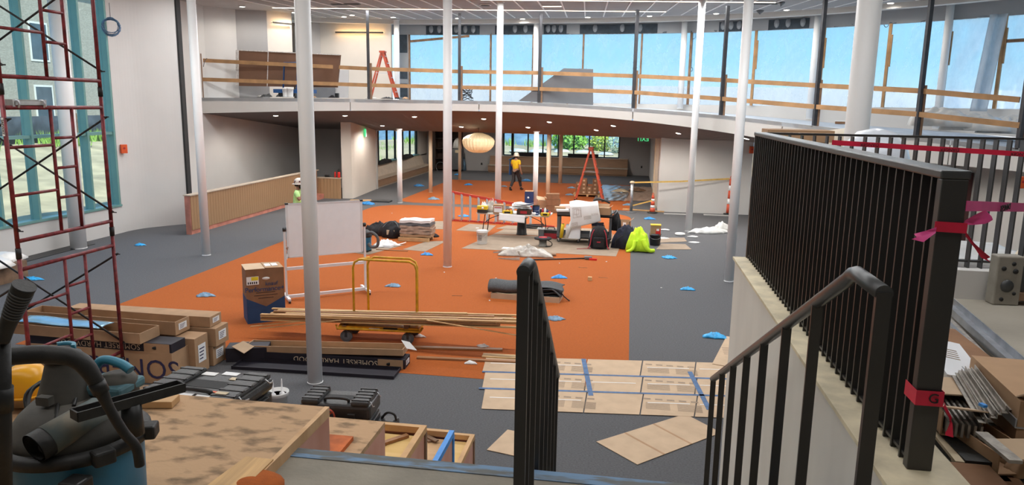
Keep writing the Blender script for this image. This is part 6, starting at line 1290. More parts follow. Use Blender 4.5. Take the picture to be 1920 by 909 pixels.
# grey sloped board at the edge
u_, p_ = e_at(1050); yy = p_.y+.32
pts = [aty(*q, yy) for q in [(972, 190), (1057, 128), (1112, 129.5), (1112, 197)]]; pts[0].z = max(pts[0].z, 4.1)
o = thing('sloped_board', 'large grey sloped board standing on the gallery edge', 'board', (0, 0, 0)); v1 = [p+Vector((0, .06, 0)) for p in pts]
MB().add(pts+v1, [(0, 1, 2, 3), (7, 6, 5, 4), (0, 4, 5, 1), (1, 5, 6, 2), (2, 6, 7, 3), (3, 7, 4, 0)]).build('face', 'drywall_grey', o); MB().bar(pts[1]+Vector((.1, .06, -.3)), pts[1]+Vector((.1, .8, -1.3)), .05, .05).build('prop', 'timber', o)
o = thing('cable_heap', 'tangled black cables on the gallery by the second post', 'cable', (aty(876, 185, 27.6).x, 27.6, 4.10)); random.seed(14)
for k in range(6): MB().path([(.28*math.cos(t*.7+k)*rnd(.5, 1), .12*math.sin(t*.7+k), .05+.07*k+.06*math.sin(t*1.3+k)) for t in range(10)], .014, 5).build('loop', 'black_plastic', o)
random.seed(31)
for k in range(16):
    px = rnd(395, 760); y_ = rnd(25.8, 27.4); q = aty(px, 182, y_); o = mound(rnd(.08, .25), .08, rnd(.03, .09), k+300, 8, 8, .8).build('debris_lump', random.choice(['plastic_grey', 'film_white', 'fabric_black', 'cardboard']), None, (q.x, y_, 4.103)); tag(o, 'small lump of rubble on the left gallery floor', 'debris', 'rubble on the left gallery')
def on_deck(px, py):
    best = None; r = ray(px, py).normalized()
    for i in range(n-1):
        A, B, C_, D_ = ET[i], ET[i+1], WP[i+1], WP[i]
        for tri in ((A, B, C_), (A, C_, D_)):
            e1, e2 = tri[1]-tri[0], tri[2]-tri[0]; h = r.cross(e2); q_ = e1.dot(h)
            if abs(q_) < 1e-9: continue
            s_ = CAM-tri[0]; uu = s_.dot(h)/q_; gg = s_.cross(e1); w = r.dot(gg)/q_; t_ = e2.dot(gg)/q_
            if uu >= -.02 and w >= -.02 and uu+w <= 1.02 and t_ > 0: return CAM+r*t_
    return None
for k, (px, py, d, m_, lab) in enumerate([(1255, 203, (.42, .3, .17), 'cardboard_dark', 'small brown carton on the ramp behind the gallery column'), (1421, 217, (.36, .3, .10), 'cardboard_dark', 'flat brown carton on the ramp left of the black box'), (1460, 220, (.40, .34, .20), 'black_plastic', 'black box on the gallery ramp'), (1578, 233, (.40, .3, .10), 'cardboard_dark', 'flat brown carton behind the thick near column')]):
    q = on_deck(px, py)
    if q is None: continue
    o = MB().b2((-d[0]/2, -d[1]/2, 0), (d[0]/2, d[1]/2, d[2])).build('ramp_box', m_, None, q+Vector((0, 0, .012)), -.3, .01); tag(o, lab, 'box'); MB().b2((-d[0]/2-.01, -d[1]/2-.01, d[2]-.02), (d[0]/2+.01, d[1]/2+.01, d[2]+.01)).build('lid', 'paper_white' if k in (1, 3) else m_, o)
for k, (px, py, rx, ry, h, lab) in enumerate([(1760, 238, .75, .5, .55, 'heap of white plastic sheeting by the right gallery column'), (1830, 246, .8, .55, .5, 'heap of white plastic sheeting in the middle of the right ramp'), (1905, 252, .8, .5, .55, 'heap of white plastic sheeting at the right end of the ramp')]):
    q = on_deck(px, py)
    if q is None: q = aty(px, py, 21)
    o = mound(rx, ry, h*.75, 60+k, 30, 26, .28, .45).build('sheeting_heap', 'film_white', None, q+Vector((0, 0, .01))); tag(o, lab, 'plastic film')
p, u = w_at(1850, 5.0); nn = w_nrm(u); o = MB().grid(lambda a, b_: (p.x+nn.x*.35+(.42*a-.5*b_*0)*.8-(1-b_)*.22, p.y+nn.y*.35-.25*a-.1*math.sin(a*7), 4.0+2.75*b_+.0*a), 10, 20, .004).build('sheeting_strip', 'plastic_strip'); tag(o, 'long loose strip of plastic hanging at the right windows', 'plastic film')
# wire loops hanging in front of the plastic
for k, (px, py, r_, lab) in enumerate([(1300, 67, .12, 'grey wire loop hanging before the plastic left of a column'), (1296, 130, .07, 'small wire loop hanging low before the plastic'), (1662, 45, .10, 'dark wire loop hanging before the plastic at right')]):
    p, u = w_at(px, 6); nn = w_nrm(u); d = proj(p+nn*.3)[2]; c_ = atd(px, py, d); o = thing('wire_loop', lab, 'wire', c_)
    MB().path([(r_*.7*math.cos(t*PI/6), 0, r_*math.sin(t*PI/6)) for t in range(13)], .012, 6).build('loop', 'plastic_grey', o); MB().tube((0, 0, r_), (0, 0, min(CEIL-c_.z, 1.6)), .006, 5).build('drop', 'plastic_grey', o)
# ceiling fittings
q = at(910, 7, CEIL); o = thing('ceiling_speaker', 'round black ceiling speaker above the gallery', 'speaker', (q.x, q.y, CEIL-.03)); MB().lathe([(.19, 0), (.2, -.02), (.17, -.03)], (0, 0, 0), 24).build('ring', 'rib_white', o); MB().lathe([(.165, -.031), (.0, -.032)], (0, 0, 0), 24).build('cone', 'ink_black', o)
for k, (px, py) in enumerate([(1425, 24), (1464, 9)]):
    q = at(px, py, CEIL-.1); o = thing('ceiling_sensor', 'small pale cone sensor under the ceiling, '+['nearer the windows', 'nearer the strip light'][k], 'sensor', (q.x, q.y, CEIL-.02)); MB().lathe([(.12, 0), (.12, -.03), (.0, -.14)], (0, 0, 0), 4).build('cone', 'plastic_grey', o); MB().lathe([(.05, 0), (.05, -.03)], (.0, 0, .02), 8).build('mount', 'rib_white', o)
for k, (px, py) in enumerate([(648, 6), (645, 15.5), (1437, 5)]):
    q = at(px, py, CEIL); o = MB().box((0, 0, -.035), (1.0, .18, .02)).build('air_diffuser', 'plastic_grey', None, (q.x, q.y, CEIL)); tag(o, 'slim dark air diffuser in the ceiling, '+['left upper', 'left lower', 'right'][k], 'air vent')
    for s in (-.05, .05): MB().box((0, s, -.047), (.96, .02, .006)).build('slot', 'ink_black', o)
q = at(1035, 9.5, CEIL); o = thing('light_panel', 'short bright light panel between ceiling ribs', 'ceiling light', (q.x, q.y, CEIL-.024)); MB().b2((-.33, -.1, -.02), (.33, .1, 0)).build('frame', 'rib_white', o); MB().b2((-.31, -.08, -.026), (.31, .08, -.02)).build('diffuser', 'glow_strip', o)
# ================================================================== LOWER ROOMS, LEFT WALL, RIGHT LEVEL, PEOPLE
zt_ = aty(362, 366, 19.9).z
lw = struct(MB().b2((-12.93, 19.92, 0), (-12.78, 29.0, zt_-.03)).build('wall_low', 'pink_board'))
MB().b2((-12.97, 19.88, zt_-.03), (-12.73, 29.1, zt_)).build('cap', 'bench_light', lw); MB().b2((-12.94, 19.90, 0), (-12.765, 19.915, zt_-.03)).build('end_face', 'pink_board', lw)
bm_ = MB().b2((0, .004, .13), (.022, .146, zt_-.03)).mesh('slat'); bm_.materials.append(M['beadboard'])
for k in range(60): obj('slat', bm_, lw, (-12.78, 19.93+k*.15, 0))
lw2 = struct(MB().b2((-12.78, 29.02, 0), (-11.8, 29.14, .84)).build('wall_low_return', 'beadboard')); MB().b2((-12.8, 28.98, .84), (-11.78, 29.18, .88)).build('cap', 'bench_light', lw2); MB().b2((-12.78, 28.4, .0), (-12.5, 28.98, .20)).build('kick_board', 'pink_board', lw2)
bm2 = MB().b2((.004, -.022, .0), (.136, 0, .84)).mesh('slat'); bm2.materials.append(M['beadboard'])
for k in range(7): obj('slat', bm2, lw2, (-12.77+k*.14, 29.02, 0))
q = aty(636, 350, 29.08); o = thing('water_bottle', 'red water bottle with black cap on the low wooden wall', 'bottle', (q.x, 29.08, .88)); MB().lathe([(.055, 0), (.06, .01), (.06, .2), (.05, .24)], (0, 0, 0), 18).build('body', 'bottle_red', o); MB().lathe([(.05, .24), (.05, .3), (.03, .32), (.03, .36), (0, .365)], (0, 0, 0), 16).build('cap', 'black_plastic', o)
q = aty(630, 350, 29.08); o = thing('water_bottle', 'small dark bottle beside the red one on the low wall', 'bottle', (q.x-.02, 29.08, .88)); MB().lathe([(.04, 0), (.042, .18), (.02, .24), (.02, .28), (0, .285)], (0, 0, 0), 14).build('body', 'bottle_red', o); MB().lathe([(.022, .24), (.022, .29)], (0, 0, 0), 12).build('cap', 'black_plastic', o)
q = aty(614, 350, 29.08); o = thing('tape_measure', 'black tape measure lying on the low wooden wall', 'tape measure', (q.x, 29.08, .88)); MB().b2((-.10, -.04, 0), (.06, .04, .10)).build('case', 'black_plastic', o, bevel=.02); MB().path(spline([(.06, 0, .09), (.12, 0, .07), (.11, 0, .02), (.06, 0, .02)], 4), .012, 6).build('hook_loop', 'black_plastic', o)
# window benches
def bench(name, lab, p0, L, rz, endmat):
    o = thing('window_bench', lab, 'bench', p0, rz)   # local x along, y towards the wall
    MB().b2((0, 0, .08), (L, .62, .40)).build('seat_box', 'bench_wood', o); MB().b2((-.03, -.04, .40), (L+.02, .62, .45)).build('seat', 'bench_light', o); MB().b2((.02, .04, 0), (L-.02, .6, .08)).build('plinth', endmat, o)
    MB().add([(.02, .38, .45), (L, .38, .45), (L, .60, .93), (.02, .60, .93), (.02, .66, .45), (L, .66, .45), (L, .66, .93), (.02, .66, .93)], [(0, 1, 2, 3), (4, 7, 6, 5), (3, 2, 6, 7), (0, 3, 7, 4), (1, 5, 6, 2)]).build('backrest', 'bench_light' if endmat == 'bench_light' else 'bench_wood', o); MB().b2((.0, .56, .93), (L, .76, .965)).build('ledge', 'bench_light', o)
    return o
bench('b', 'long pale window bench under the lower left window', (-11.58, 33.0, 0), 9.4, PI/2, 'bench_light')
bb = bench('b', 'dark wooden bench along the back wall below the window', (-8.3, 43.24, 0), 8.2, 0, 'bench_wood')
def cushion(p, d, rz, lab):
    o = mound(d[0]/2, d[1]/2, d[2], int(p[0]*10+p[1]), 16, 8, .15, .35).build('black_cushion', 'fabric_black', None, p, rz); tag(o, lab, 'cushion')
cushion((-12.12, 35.6, .97), (2.0, .24, .22), PI/2, 'black bundle on the ledge of the lower left window, nearer'); cushion((-12.12, 39.2, .97), (2.6, .24, .22), PI/2, 'black bundle on the ledge of the lower left window, farther')
for k, (xa, xb) in enumerate(((aty(962, 290, 43.9).x, aty(1024, 290, 43.9).x), (aty(1065, 292, 43.9).x, aty(1122, 292, 43.9).x))): bx('window_pad', ((xa+xb)/2, 43.88, .968), (xb-xa, .2, .22), 'fabric_black', ['left', 'right'][k]+' long black pad on the ledge of the back window', 'cushion')
# shelving and bin at the far left
xa, xb = aty(818, 300, 43.6).x, aty(866, 300, 43.6).x; o = thing('dark_shelving', 'tall dark brown shelving in the far corner', 'shelving', (xa, 43.3, 0)); w = xb-xa
for x in (0, w*.52, w-.04): MB().b2((x, 0, 0), (x+.04, .5, 2.7)).build('upright', 'shelf_brown', o)
for z in (.1, .7, 1.3, 1.9, 2.45): MB().b2((0, 0, z), (w, .5, z+.04)).build('shelf', 'shelf_brown', o)
MB().b2((0, .5, 0), (w, .53, 2.7)).build('back_panel', 'shelf_brown', o)
q = at(856, 322); o = thing('rolling_bin', 'grey rolling tool locker before the dark shelving', 'locker', (q.x, q.y+.3, 0)); MB().b2((-.28, -.25, .12), (.28, .25, 1.35)).build('body', 'plastic_grey', o, bevel=.02); MB().b2((-.1, -.27, 1.12), (.14, -.25, 1.28)).build('panel', 'trim_beige', o)
for x in (-.2, .2): MB().tube((x, -.22, .06), (x+.05, -.22, .06), .06, 12).build('castor', 'black_plastic', o)
q2 = Vector((q.x, q.y+.3, 1.355)); o = mound(.26, .2, .55, 92, 14, 14, .2, .5).build('white_bundle', 'film_white', None, q2); tag(o, 'white wrapped bundle on top of the grey locker', 'bundle')
q = at(867, 320); o = mound(.22, .16, .8, 93, 12, 12, .2, .5).build('blue_bundle', 'cover_dusty', None, (q.x, q.y, .005)); tag(o, 'pale blue wrapped bundle beside the far thin column', 'bundle')
q = at(826, 322); o = thing('cable_reel', 'thin wire ring leaning by the dark shelving', 'wire', (q.x, q.y, .005)); MB().path([(.28*math.cos(t*PI/8), 0, .29+.28*math.sin(t*PI/8)) for t in range(17)], .02, 6).build('ring', 'plastic_grey', o)
for k, (px, py, Y, lab) in enumerate([(1203, 313, 43.97, 'dark wall outlet on the far wall right of the bench'), (903, 307, 43.97, 'dark wall outlet on the far wall left of the bench')]):
    q = aty(px, py, Y); o = MB().box((0, 0, 0), (.08, .03, .13)).build('wall_outlet', 'ink_black', None, (q.x, Y, q.z), 0, .004); tag(o, lab, 'outlet'); MB().box((0, -.018, .03), (.03, .004, .03)).build('socket', 'plastic_grey', o)
# exit signs
q = aty(1205, 261, 31.5); o = thing('exit_sign', 'green see-through exit sign under the gallery at right', 'exit sign', (q.x, 31.5, q.z)); pass
see('exit_plate', (.30, .42, .34), .30, .2); MB().b2((-.26, -.006, -.13), (.26, .006, .13)).build('plate', 'exit_plate', o); lettering('EXIT', .25, 'glow_green', o, (0, -.012, 0), (PI/2, 0, 0), 1.0, (-1, 1, 1)); MB().b2((-.27, -.03, .13), (.27, .03, .18)).build('housing', 'plastic_grey', o); MB().tube((0, 0, .18), (0, 0, 2.76-q.z), .012, 6).build('stem', 'plastic_grey', o)
q = atx(690, 249, -11.3); o = thing('exit_sign', 'small green lit exit sign on the pale pillar', 'exit sign', (-11.42, q.y, q.z), -PI/2+.4); MB().b2((-.16, -.02, -.16), (.16, .02, .16)).build('plate', 'glow_green', o); MB().b2((-.17, .02, -.17), (.17, .05, .17)).build('housing', 'rib_white', o); lettering('EXIT', .12, 'label_white', o, (0, -.024, 0), (PI/2, 0, 0))
# orange wall devices, hanging cable coil
for k, (p, rz, lab) in enumerate([((atx(232, 279, -14.83).x, atx(232, 279, -14.83).y, atx(232, 279, -14.83).z), -1.0, 'orange box on the left wall right of the window'), ((aty(1410, 281, 28.75).x, 28.78, aty(1410, 281, 28.75).z), 0, 'orange box on the pale partition by the stair railing'), ((aty(1914, 342, 18).x, 18.0, aty(1914, 342, 18).z), .5, 'orange box on the curved wall at the right edge')]):
    o = thing('fire_device', lab, 'fire alarm', p, -rz if k == 0 else rz); MB().b2((-.09, -.05, -.13), (.09, .05, .13)).build('cover', 'device_orange', o, bevel=.01); MB().lathe([(.03, 0), (.03, .01)], (0, 0, 0), 12).build('lens', 'tool_red', o, (0, -.05, .02), rot=(PI/2, 0, 0))
q = atx(208, 48, -14.7); o = thing('cable_coil', 'coil of blue cable hanging high on the left wall', 'cable', (q.x, q.y, q.z), .63); random.seed(77)
for k in range(9):
    a, b_, t0 = rnd(.17, .25), rnd(.17, .25), rnd(0, 6); MB().path([(a*math.cos(t*PI/8)+rnd(-.005, .005), .02*k-.08, b_*math.sin(t*PI/8)-.02*k*.3) for t in range(17)], .011, 5).build('loop', 'cable_blue', o)
MB().tube((0, 0, .2), (0, 0, .62), .008, 5).build('hanger', 'plastic_grey', o)
for k, (px, py, Y) in enumerate([(435, 226, 27), (383, 120, 24.6)]):
    q = aty(px, py, Y); o = MB().path(spline([q+Vector((.12, 0, .2)), q+Vector((.02, 0, .1)), q+Vector((-.03, -.02, -.1))], 5), .012, 5).build('loose_wire', 'plastic_grey'); tag(o, ['loose grey wire hanging from the soffit at left', 'loose wire on the gallery side wall'][k], 'wire')
# cartons, plastic, tape barrier beyond the table
p0, p1_ = at(1079, 368), at(1121, 368); wq = (p1_.x-p0.x)/4; random.seed(8)
pal = thing('pallet', 'wooden pallet under the small brown cartons', 'pallet', ((p0.x+p1_.x)/2, p0.y+.3, .006))
for k in range(5): MB().b2((-.6, -.4+.18*k, .09), (.6, -.3+.18*k, .11)).build('slat', 'timber_pale', pal)
for x in (-.55, 0, .5): MB().b2((x, -.4, 0), (x+.08, .42, .09)).build('bearer', 'timber_pale', pal)
cn = 0
for r in range(2):
    for c_ in range(4):
        for z in range([3, 4, 2, 4][c_] - (1 if r else 0)):
            o = MB().b2((-wq*.48, -.17, 0), (wq*.48, .17, .17)).build('small_carton', 'cardboard_dark', None, (p0.x+wq*(c_+.5), p0.y+.1+.36*r, .12+.172*z), 0, .006); tag(o, 'small brown carton stacked on the pallet by the stepladder', 'carton', 'cartons stacked on the pallet'); MB().b2((-wq*.2, -.175, .05), (wq*.15, -.171, .12)).build('label_sheet', 'cardboard_light', o); cn += 1
q = [at(*p) for p in [(1112, 377), (1222, 377), (1232, 352), (1130, 347)]]; 
def quad(a, b_): return q[0].lerp(q[1], a).lerp(q[3].lerp(q[2], a), b_)
random.seed(6); PH = [(rnd(8, 30), rnd(8, 30), rnd(0, 6)) for _ in range(6)]
o = MB().grid(lambda a, b_: quad(a*.55, b_)+Vector((0, 0, .03+.02*sum(math.sin(f*a+p_)*math.sin(g_*b_-p_) for f, g_, p_ in PH)/2)), 40, 30, .004).build('film_sheet', 'film_silver'); tag(o, 'shiny crinkled plastic film spread on the far floor', 'plastic film')
o = MB().grid(lambda a, b_: quad(.52+a*.48, b_)+Vector((0, 0, .02+.012*sum(math.sin(f*a+p_)*math.sin(g_*b_-p_) for f, g_, p_ in PH)/2)), 30, 24, .004).build('kraft_sheet', 'paper_kraft'); tag(o, 'brown kraft paper spread right of the plastic film', 'paper')
for k, (px, py, m_, lab) in enumerate([(1165, 362, 'trim_beige', 'tan crumpled bundle on the far plastic film'), (1195, 360, 'timber_dark', 'dark stick bundle on the kraft paper')]):
    p = at(px, py); o = mound(.4, .14, .12, 80+k, 12, 8, .6).build('floor_bundle', m_, None, (p.x, p.y, .06)); tag(o, lab, 'bundle')
p = at(1183, 398); st_ = thing('barrier_stanchion', 'grey barrier stanchion holding yellow safety tape', 'stanchion', (p.x, p.y, 0)); hh_ = aty(1184, 343, p.y).z; MB().lathe([(.2, 0), (.2, .02), (.05, .05)], (0, 0, 0), 20).build('base', 'plastic_grey', st_); MB().tube((0, 0, .04), (0, 0, hh_), .055, 16).build('post', 'galvanised', st_); MB().lathe([(.06, 0), (.1, .03), (.08, .08), (.03, .1)], (0, 0, hh_-.02), 14).build('tape_knot', 'trim_beige', st_)
pc = at(1366, 402); o = thing('safety_tape', 'yellow safety tape stretched from stanchion to partition', 'tape', (0, 0, 0)); a_, b_ = Vector((p.x, p.y, hh_+.02)), aty(1368, 335, pc.y); pass
mk('tape_yellow', (.62, .40, .10), .5, var=.2, scale=6); ribbon([a_, a_.lerp(b_, .5)+Vector((0, 0, -.03)), b_], .06, 'streamer', 'tape_yellow', o); c_ = at(1223, 376, .5); ribbon([Vector((p.x, p.y, .25)), Vector((c_.x, c_.y, .5))], .05, 'streamer', 'tape_yellow', o)
def delineator(p, h, lab):
    o = thing('delineator', lab, 'traffic delineator', p); MB().lathe([(.2, 0), (.2, .04), (.1, .05)], (0, 0, 0), 8).build('base', 'black_plastic', o)
    for k, (z0, z1, m_) in enumerate(((.05, .3, 'cone_orange'), (.3, .45, 'label_white'), (.45, .68, 'cone_orange'), (.68, .82, 'label_white'), (.82, 1.0, 'cone_orange'))): MB().lathe([(.10-.05*z0, z0*h), (.10-.05*z1, z1*h)], (0, 0, 0), 18).build('band', m_, o)
    MB().path([(.03*math.cos(t*PI/4), 0, h+.05+.05*math.sin(t*PI/4)) for t in range(9)], .012, 6).build('loop', 'cone_orange', o)
p = at(1223, 399); delineator((p.x, p.y, 0), .66, 'short orange and white delineator at the partition corner'); p = pc; delineator((p.x, p.y, 0), 1.35, 'tall orange and white delineator behind the right white column')
a_, b_ = at(1168, 393), at(1245, 398); o = MB().bar(a_+Vector((0, 0, .025)), b_+Vector((0, 0, .025)), .12, .04).build('floor_board', 'timber_pale'); tag(o, 'pale board on the floor below the tape stanchion', 'board')
for k, (px, py) in enumerate([(1270, 402), (1345, 404)]):
    p = at(px, py); o = MB().b2((-.5, -.12, 0), (.5, .12, .02)).build('floor_board', 'wall_grey', None, (p.x, p.y, .004), -.03); tag(o, ['left', 'right'][k]+' grey trim board on the floor along the partition', 'board')
p = at(1275, 441); o = MB().lathe([(.15, 0), (.16, .03), (.16, .06), (.13, .07)], (0, 0, 0), 20).build('lid_stack', 'bucket_white', None, (p.x, p.y, .006)); tag(o, 'stack of white bucket lids beside the white column foot', 'lid')
for k, (px, py, lab) in enumerate([(1247, 431, 'white paper on grey carpet behind the black bucket'), (1300, 444, 'round white lid right of the bucket lids'), (1302, 455, 'white paper scrap right of the cardboard strip'), (1244, 447, 'white cloth scrap beside the black bucket')]):
    p = at(px, py); o = mound(.16, .09, .025, 400+k, 10, 10, .5).build('paper_scrap', 'paper_white', None, (p.x, p.y, .006)); tag(o, lab, 'paper')
p = at(1330, 437); o = mound(.62, .16, .16, 44, 26, 14, .7, .8).build('white_cloth', 'film_white', None, (p.x, p.y, .004), .25); tag(o, 'long white plastic cloth on the carpet between two columns', 'cloth')
p = at(1352, 433); o = mound(.26, .2, .24, 45, 16, 14, .7, .8).build('white_cloth', 'film_white', None, (p.x, p.y, .004), .2); tag(o, 'bunched white plastic beside the right white column', 'cloth')
p = at(20, 505); o = thing('covered_platform', 'low platform under white sheeting at the left edge', 'platform', (-13.6, p.y-1.2, 0), .0); MB().b2((-.6, -1.0, 0), (.5, .6, .40)).build('base', 'timber_dark', o); mound(.75, 1.0, .2, 47, 16, 16, .5, .5).build('sheet', 'film_white', o, (0, -.2, .40))
p = at(60, 524); o = mound(.25, .12, .05, 409, 10, 10, .5).build('shoe_cover', 'cover_teal', None, (p.x, p.y, .006)); tag(o, 'bright blue shoe cover beside the scaffold at the left edge', 'shoe cover', 'blue shoe covers on the carpet')
# ---- right level: debris pile, work platform, wrapped domes, covered kiosk
def piece(name, a, b_, w, h, m_, lab, cat, up=(0, 0, 1)):
    o = MB().bar(a, b_, w, h, up).build(name, m_); tag(o, lab, cat); return o
def R(px, py, z): return at(px, py, z+.08)
# channels: open U sections lying front to back
def channel(name, a, b_, w, h, m_, lab):
    a = Vector(a); b_ = Vector(b_); t = (b_-a).normalized(); s = t.cross(Vector((0, 0, 1))).normalized(); u = s.cross(t).normalized(); o = thing(name, lab, 'metal channel', a)
    MB().bar(Vector(), b_-a, w, .006, u).build('web', m_, o)
    for k in (-1, 1): MB().bar(s*(w/2*k)+u*h/2, b_-a+s*(w/2*k)+u*h/2, .006, h, u).build('flange', m_, o)
    return o
a, b_ = R(1772, 585, 2.38), R(1990, 790, 2.38)
channel('metal_track', a+Vector((.0, 0, .06)), b_+Vector((0, 0, .06)), .10, .05, 'galvanised', 'outermost galvanised channel at the edge of the debris pile')
for k in range(4):
    a, b_ = R(1772, 596+9*k, 2.42), R(1900+14*k, 730+16*k, 2.44); piece('metal_stud', a+Vector((-.02*k, 0, .02*k)), b_+Vector((-.03*k, 0, .02*k)), .07, .02, 'galvanised' if k % 2 else 'metal_lath', 'grey metal stud in the debris pile, '+['first', 'second', 'third', 'fourth'][k]+' from the outer edge', 'metal stud')
def openbox(a, b_, w, h, m_, lab, closed=True, flap=None):
    a = Vector(a); b_ = Vector(b_); t = (b_-a); L_ = t.length; o = thing('long_carton', lab, 'carton', a, math.atan2(t.y, t.x))
    if closed: MB().b2((0, -w/2, -h/2), (L_, w/2, h/2)).build('box', m_, o)
    else:
        mb = MB(); mb.b2((0, -w/2, -h/2), (L_, w/2, -h/2+.006)); mb.b2((0, -w/2, -h/2), (L_, -w/2+.006, h/2)); mb.b2((0, w/2-.006, -h/2), (L_, w/2, h/2)); mb.b2((0, -w/2, -h/2), (.006, w/2, h/2)); mb.build('box', m_, o)
    if flap: MB().box((L_*.98, 0, h/2+.02), (.12, w, .006), 0, 0, flap).build('flap', 'cardboard_light', o)
    return o, L_
openbox(R(1768, 628, 2.47), R(1905, 742, 2.47), .13, .09, 'cardboard_dark', 'long dark carton among the studs of the debris pile')
openbox(R(1872, 706, 2.56), R(1975, 800, 2.56), .27, .20, 'cardboard', 'big tan carton on the right of the debris pile', True, -.5)
o = thing('flat_carton', 'flattened white printed carton on the debris pile', 'carton', R(1788, 676, 2.60), -.05, None, (.10, .16, -.08)); MB().b2((-.10, -.24, 0), (.10, .26, .01)).build('sheet', 'board_white', o); [MB().b2((-.05, .0+.03*i, .010), (.03+.004*i, .008+.03*i, .0115)).build('print_line', 'ink_grey', o) for i in range(5)]
for k in range(8):
    a, b_ = R(1790+6*k, 704-1*k, 2.60), R(1842+7*k, 793-3*k, 2.58); dz = Vector((0, 0, .010*(k % 3)))
    o = thing('corner_bead', 'perforated corner bead in the bundle on the debris pile, '+ORD[k], 'metal bead', a+dz, 0, 'corner beads on the debris pile')
    MB().bar(Vector(), b_-a, .028, .003).build('wing', 'metal_lath', o); MB().bar(Vector((.014, 0, .012)), b_-a+Vector((.014, 0, .012)), .003, .026).build('wing', 'metal_lath', o)
channel('metal_track', R(1812, 700, 2.56), R(1918, 803, 2.54), .06, .04, 'galvanised', 'bright galvanised channel beside the corner beads')
channel('metal_track', R(1835, 698, 2.52), R(1940, 790, 2.50), .06, .04, 'metal_lath', 'dull metal channel under the tan carton')
piece('masking_tape', R(1838, 757, 2.625), R(1848, 762, 2.625), .02, .012, 'tape_bright', 'blue tape scrap on the corner beads', 'tape')
o, L_ = openbox(R(1752, 726, 2.52), R(1802, 806, 2.50), .16, .11, 'cardboard', 'torn brown carton full of metal beads in the pile', False, -.3)
for k in range(6): MB().bar((.06, -.06+.024*k, 0), (L_+.06, -.06+.024*k, .0), .010, .06).build('bead', 'metal_lath', o)
MB().box((L_*.3, 0, .062), (L_*.5, .17, .006), 0, .06, 0).build('flap', 'cardboard_light', o)
openbox(R(1800, 800, 2.46), R(1905, 880, 2.44), .16, .09, 'cardboard', 'long brown carton torn open at its near end', False, .3)
openbox(R(1760, 800, 2.42), R(1838, 880, 2.42), .12, .07, 'black_worn', 'long dark box between the torn cartons', True)
o = thing('torn_carton', 'crumpled carton end at the lower right of the debris pile', 'carton', R(1902, 872, 2.40), 0); MB().b2((-.05, -.05, 0), (.08, .25, .07)).build('box', 'cardboard_dark', o); mound(.09, .07, .07, 52, 12, 12, .6).build('crumpled_end', 'cardboard', o, (0, -.06, 0))
for k, (a, b_, m_, w, lab) in enumerate([((1826, 846), (1885, 905), 'trim_beige', .05, 'beige trim strip along the torn carton'), ((1880, 800), (1945, 860), 'galvanised', .05, 'short galvanised strip at the right of the pile'), ((1868, 795), (1900, 822), 'black_plastic', .07, 'black boxed end sticking out of the debris pile'), ((1745, 800), (1800, 868), 'trim_beige', .035, 'pale trim strip low at the left of the pile'), ((1765, 815), (1822, 905), 'trim_beige', .045, 'wide pale trim strip at the bottom left of the pile'), ((1748, 850), (1782, 900), 'black_plastic', .06, 'black sheet scrap low at the left of the pile'), ((1740, 770), (1765, 805), 'trim_beige', .06, 'short pale board end behind the railing post'), ((1800, 870), (1860, 940), 'cardboard_dark', .22, 'flat dark carton at the bottom of the pile'), ((1850, 885), (1900, 940), 'cardboard_dark', .2, 'brown carton scrap at the bottom edge of the pile'), ((1898, 820), (1950, 870), 'metal_lath', .06, 'perforated strip at the far right of the pile'), ((1748, 895), (1780, 940), 'cardboard_light', .10, 'pale carton corner at the bottom left of the pile'), ((1840, 812), (1905, 866), 'metal_lath', .05, 'grey slotted strip on the long torn carton')]):
    z = 2.40+.014*(k % 4)+(.12 if k == 11 else 0); piece('scrap_strip', R(*a, z), R(*b_, z), w, .014, m_, lab, 'scrap')
# folding work platform on its side
pA = at(1842, 562, CZF); wp = thing('work_platform', 'grey folded work platform lying on the concrete floor', 'work platform', (pA.x+.0, pA.y-.10, CZF), .06)
hp = .40
MB().b2((0, -.06, 0), (.20, .06, hp)).build('end_bracket', 'plastic_beige', wp, bevel=.012); MB().b2((.15, -.03, hp-.08), (1.6, .05, hp-.02)).build('upper_rail', 'plastic_beige', wp); MB().b2((.18, -.05, .04), (1.6, .05, .10)).build('lower_rail', 'timber_dark', wp); MB().b2((.18, .0, .1), (1.6, .03, hp-.08)).build('deck_panel', 'steel_rail', wp)
for (x, z, r_) in ((.09, .16, .05), (.14, .28, .02), (.05, .30, .018), (.12, .34, .016), (.06, .05, .016), (.15, .10, .014)): MB().lathe([(0, 0), (r_, 0), (r_, .006), (0, .006)], (0, 0, 0), 14).build('hole', 'ink_black' if r_ < .04 else 'steel_rail', wp, (x, -.062, z), rot=(PI/2, 0, 0))
# two wrapped dome lamps standing behind the guard
for k, (px, Y, m_, lab, r_) in enumerate([(1590, 10.4, 'dome_cream', 'cream dome lamp shade standing behind the far guardrail', .52), (1644, 8.2, 'dome_film', 'plastic wrapped dome lamp shade behind the far guardrail', .36)]):
    t_ = aty(px, 240, Y); o = thing('dome_shade', lab, 'lamp shade', (t_.x, Y, 0)); zt2 = t_.z; MB().lathe([(r_, zt2-.5), (r_*.98, zt2-.36), (r_*.84, zt2-.18), (r_*.5, zt2-.04), (0.02, zt2)], (0, 0, 0), 26).build('shade', m_, o); MB().lathe([(.3, 0), (.3, zt2-.5)], (0, 0, 0), 20).build('stand', 'dome_film', o)
t_ = aty(1500, 243, 8.4); o = thing('flat_carton', 'long tan carton lying behind the top of the near railing', 'carton', (t_.x, 8.4, 0), -.04); MB().b2((-.36, -.25, t_.z-.12), (.3, .25, t_.z)).build('box', 'cardboard', o); MB().b2((-.3, -.2, 0), (.26, .2, t_.z-.12)).build('stand', 'cardboard_dark', o)
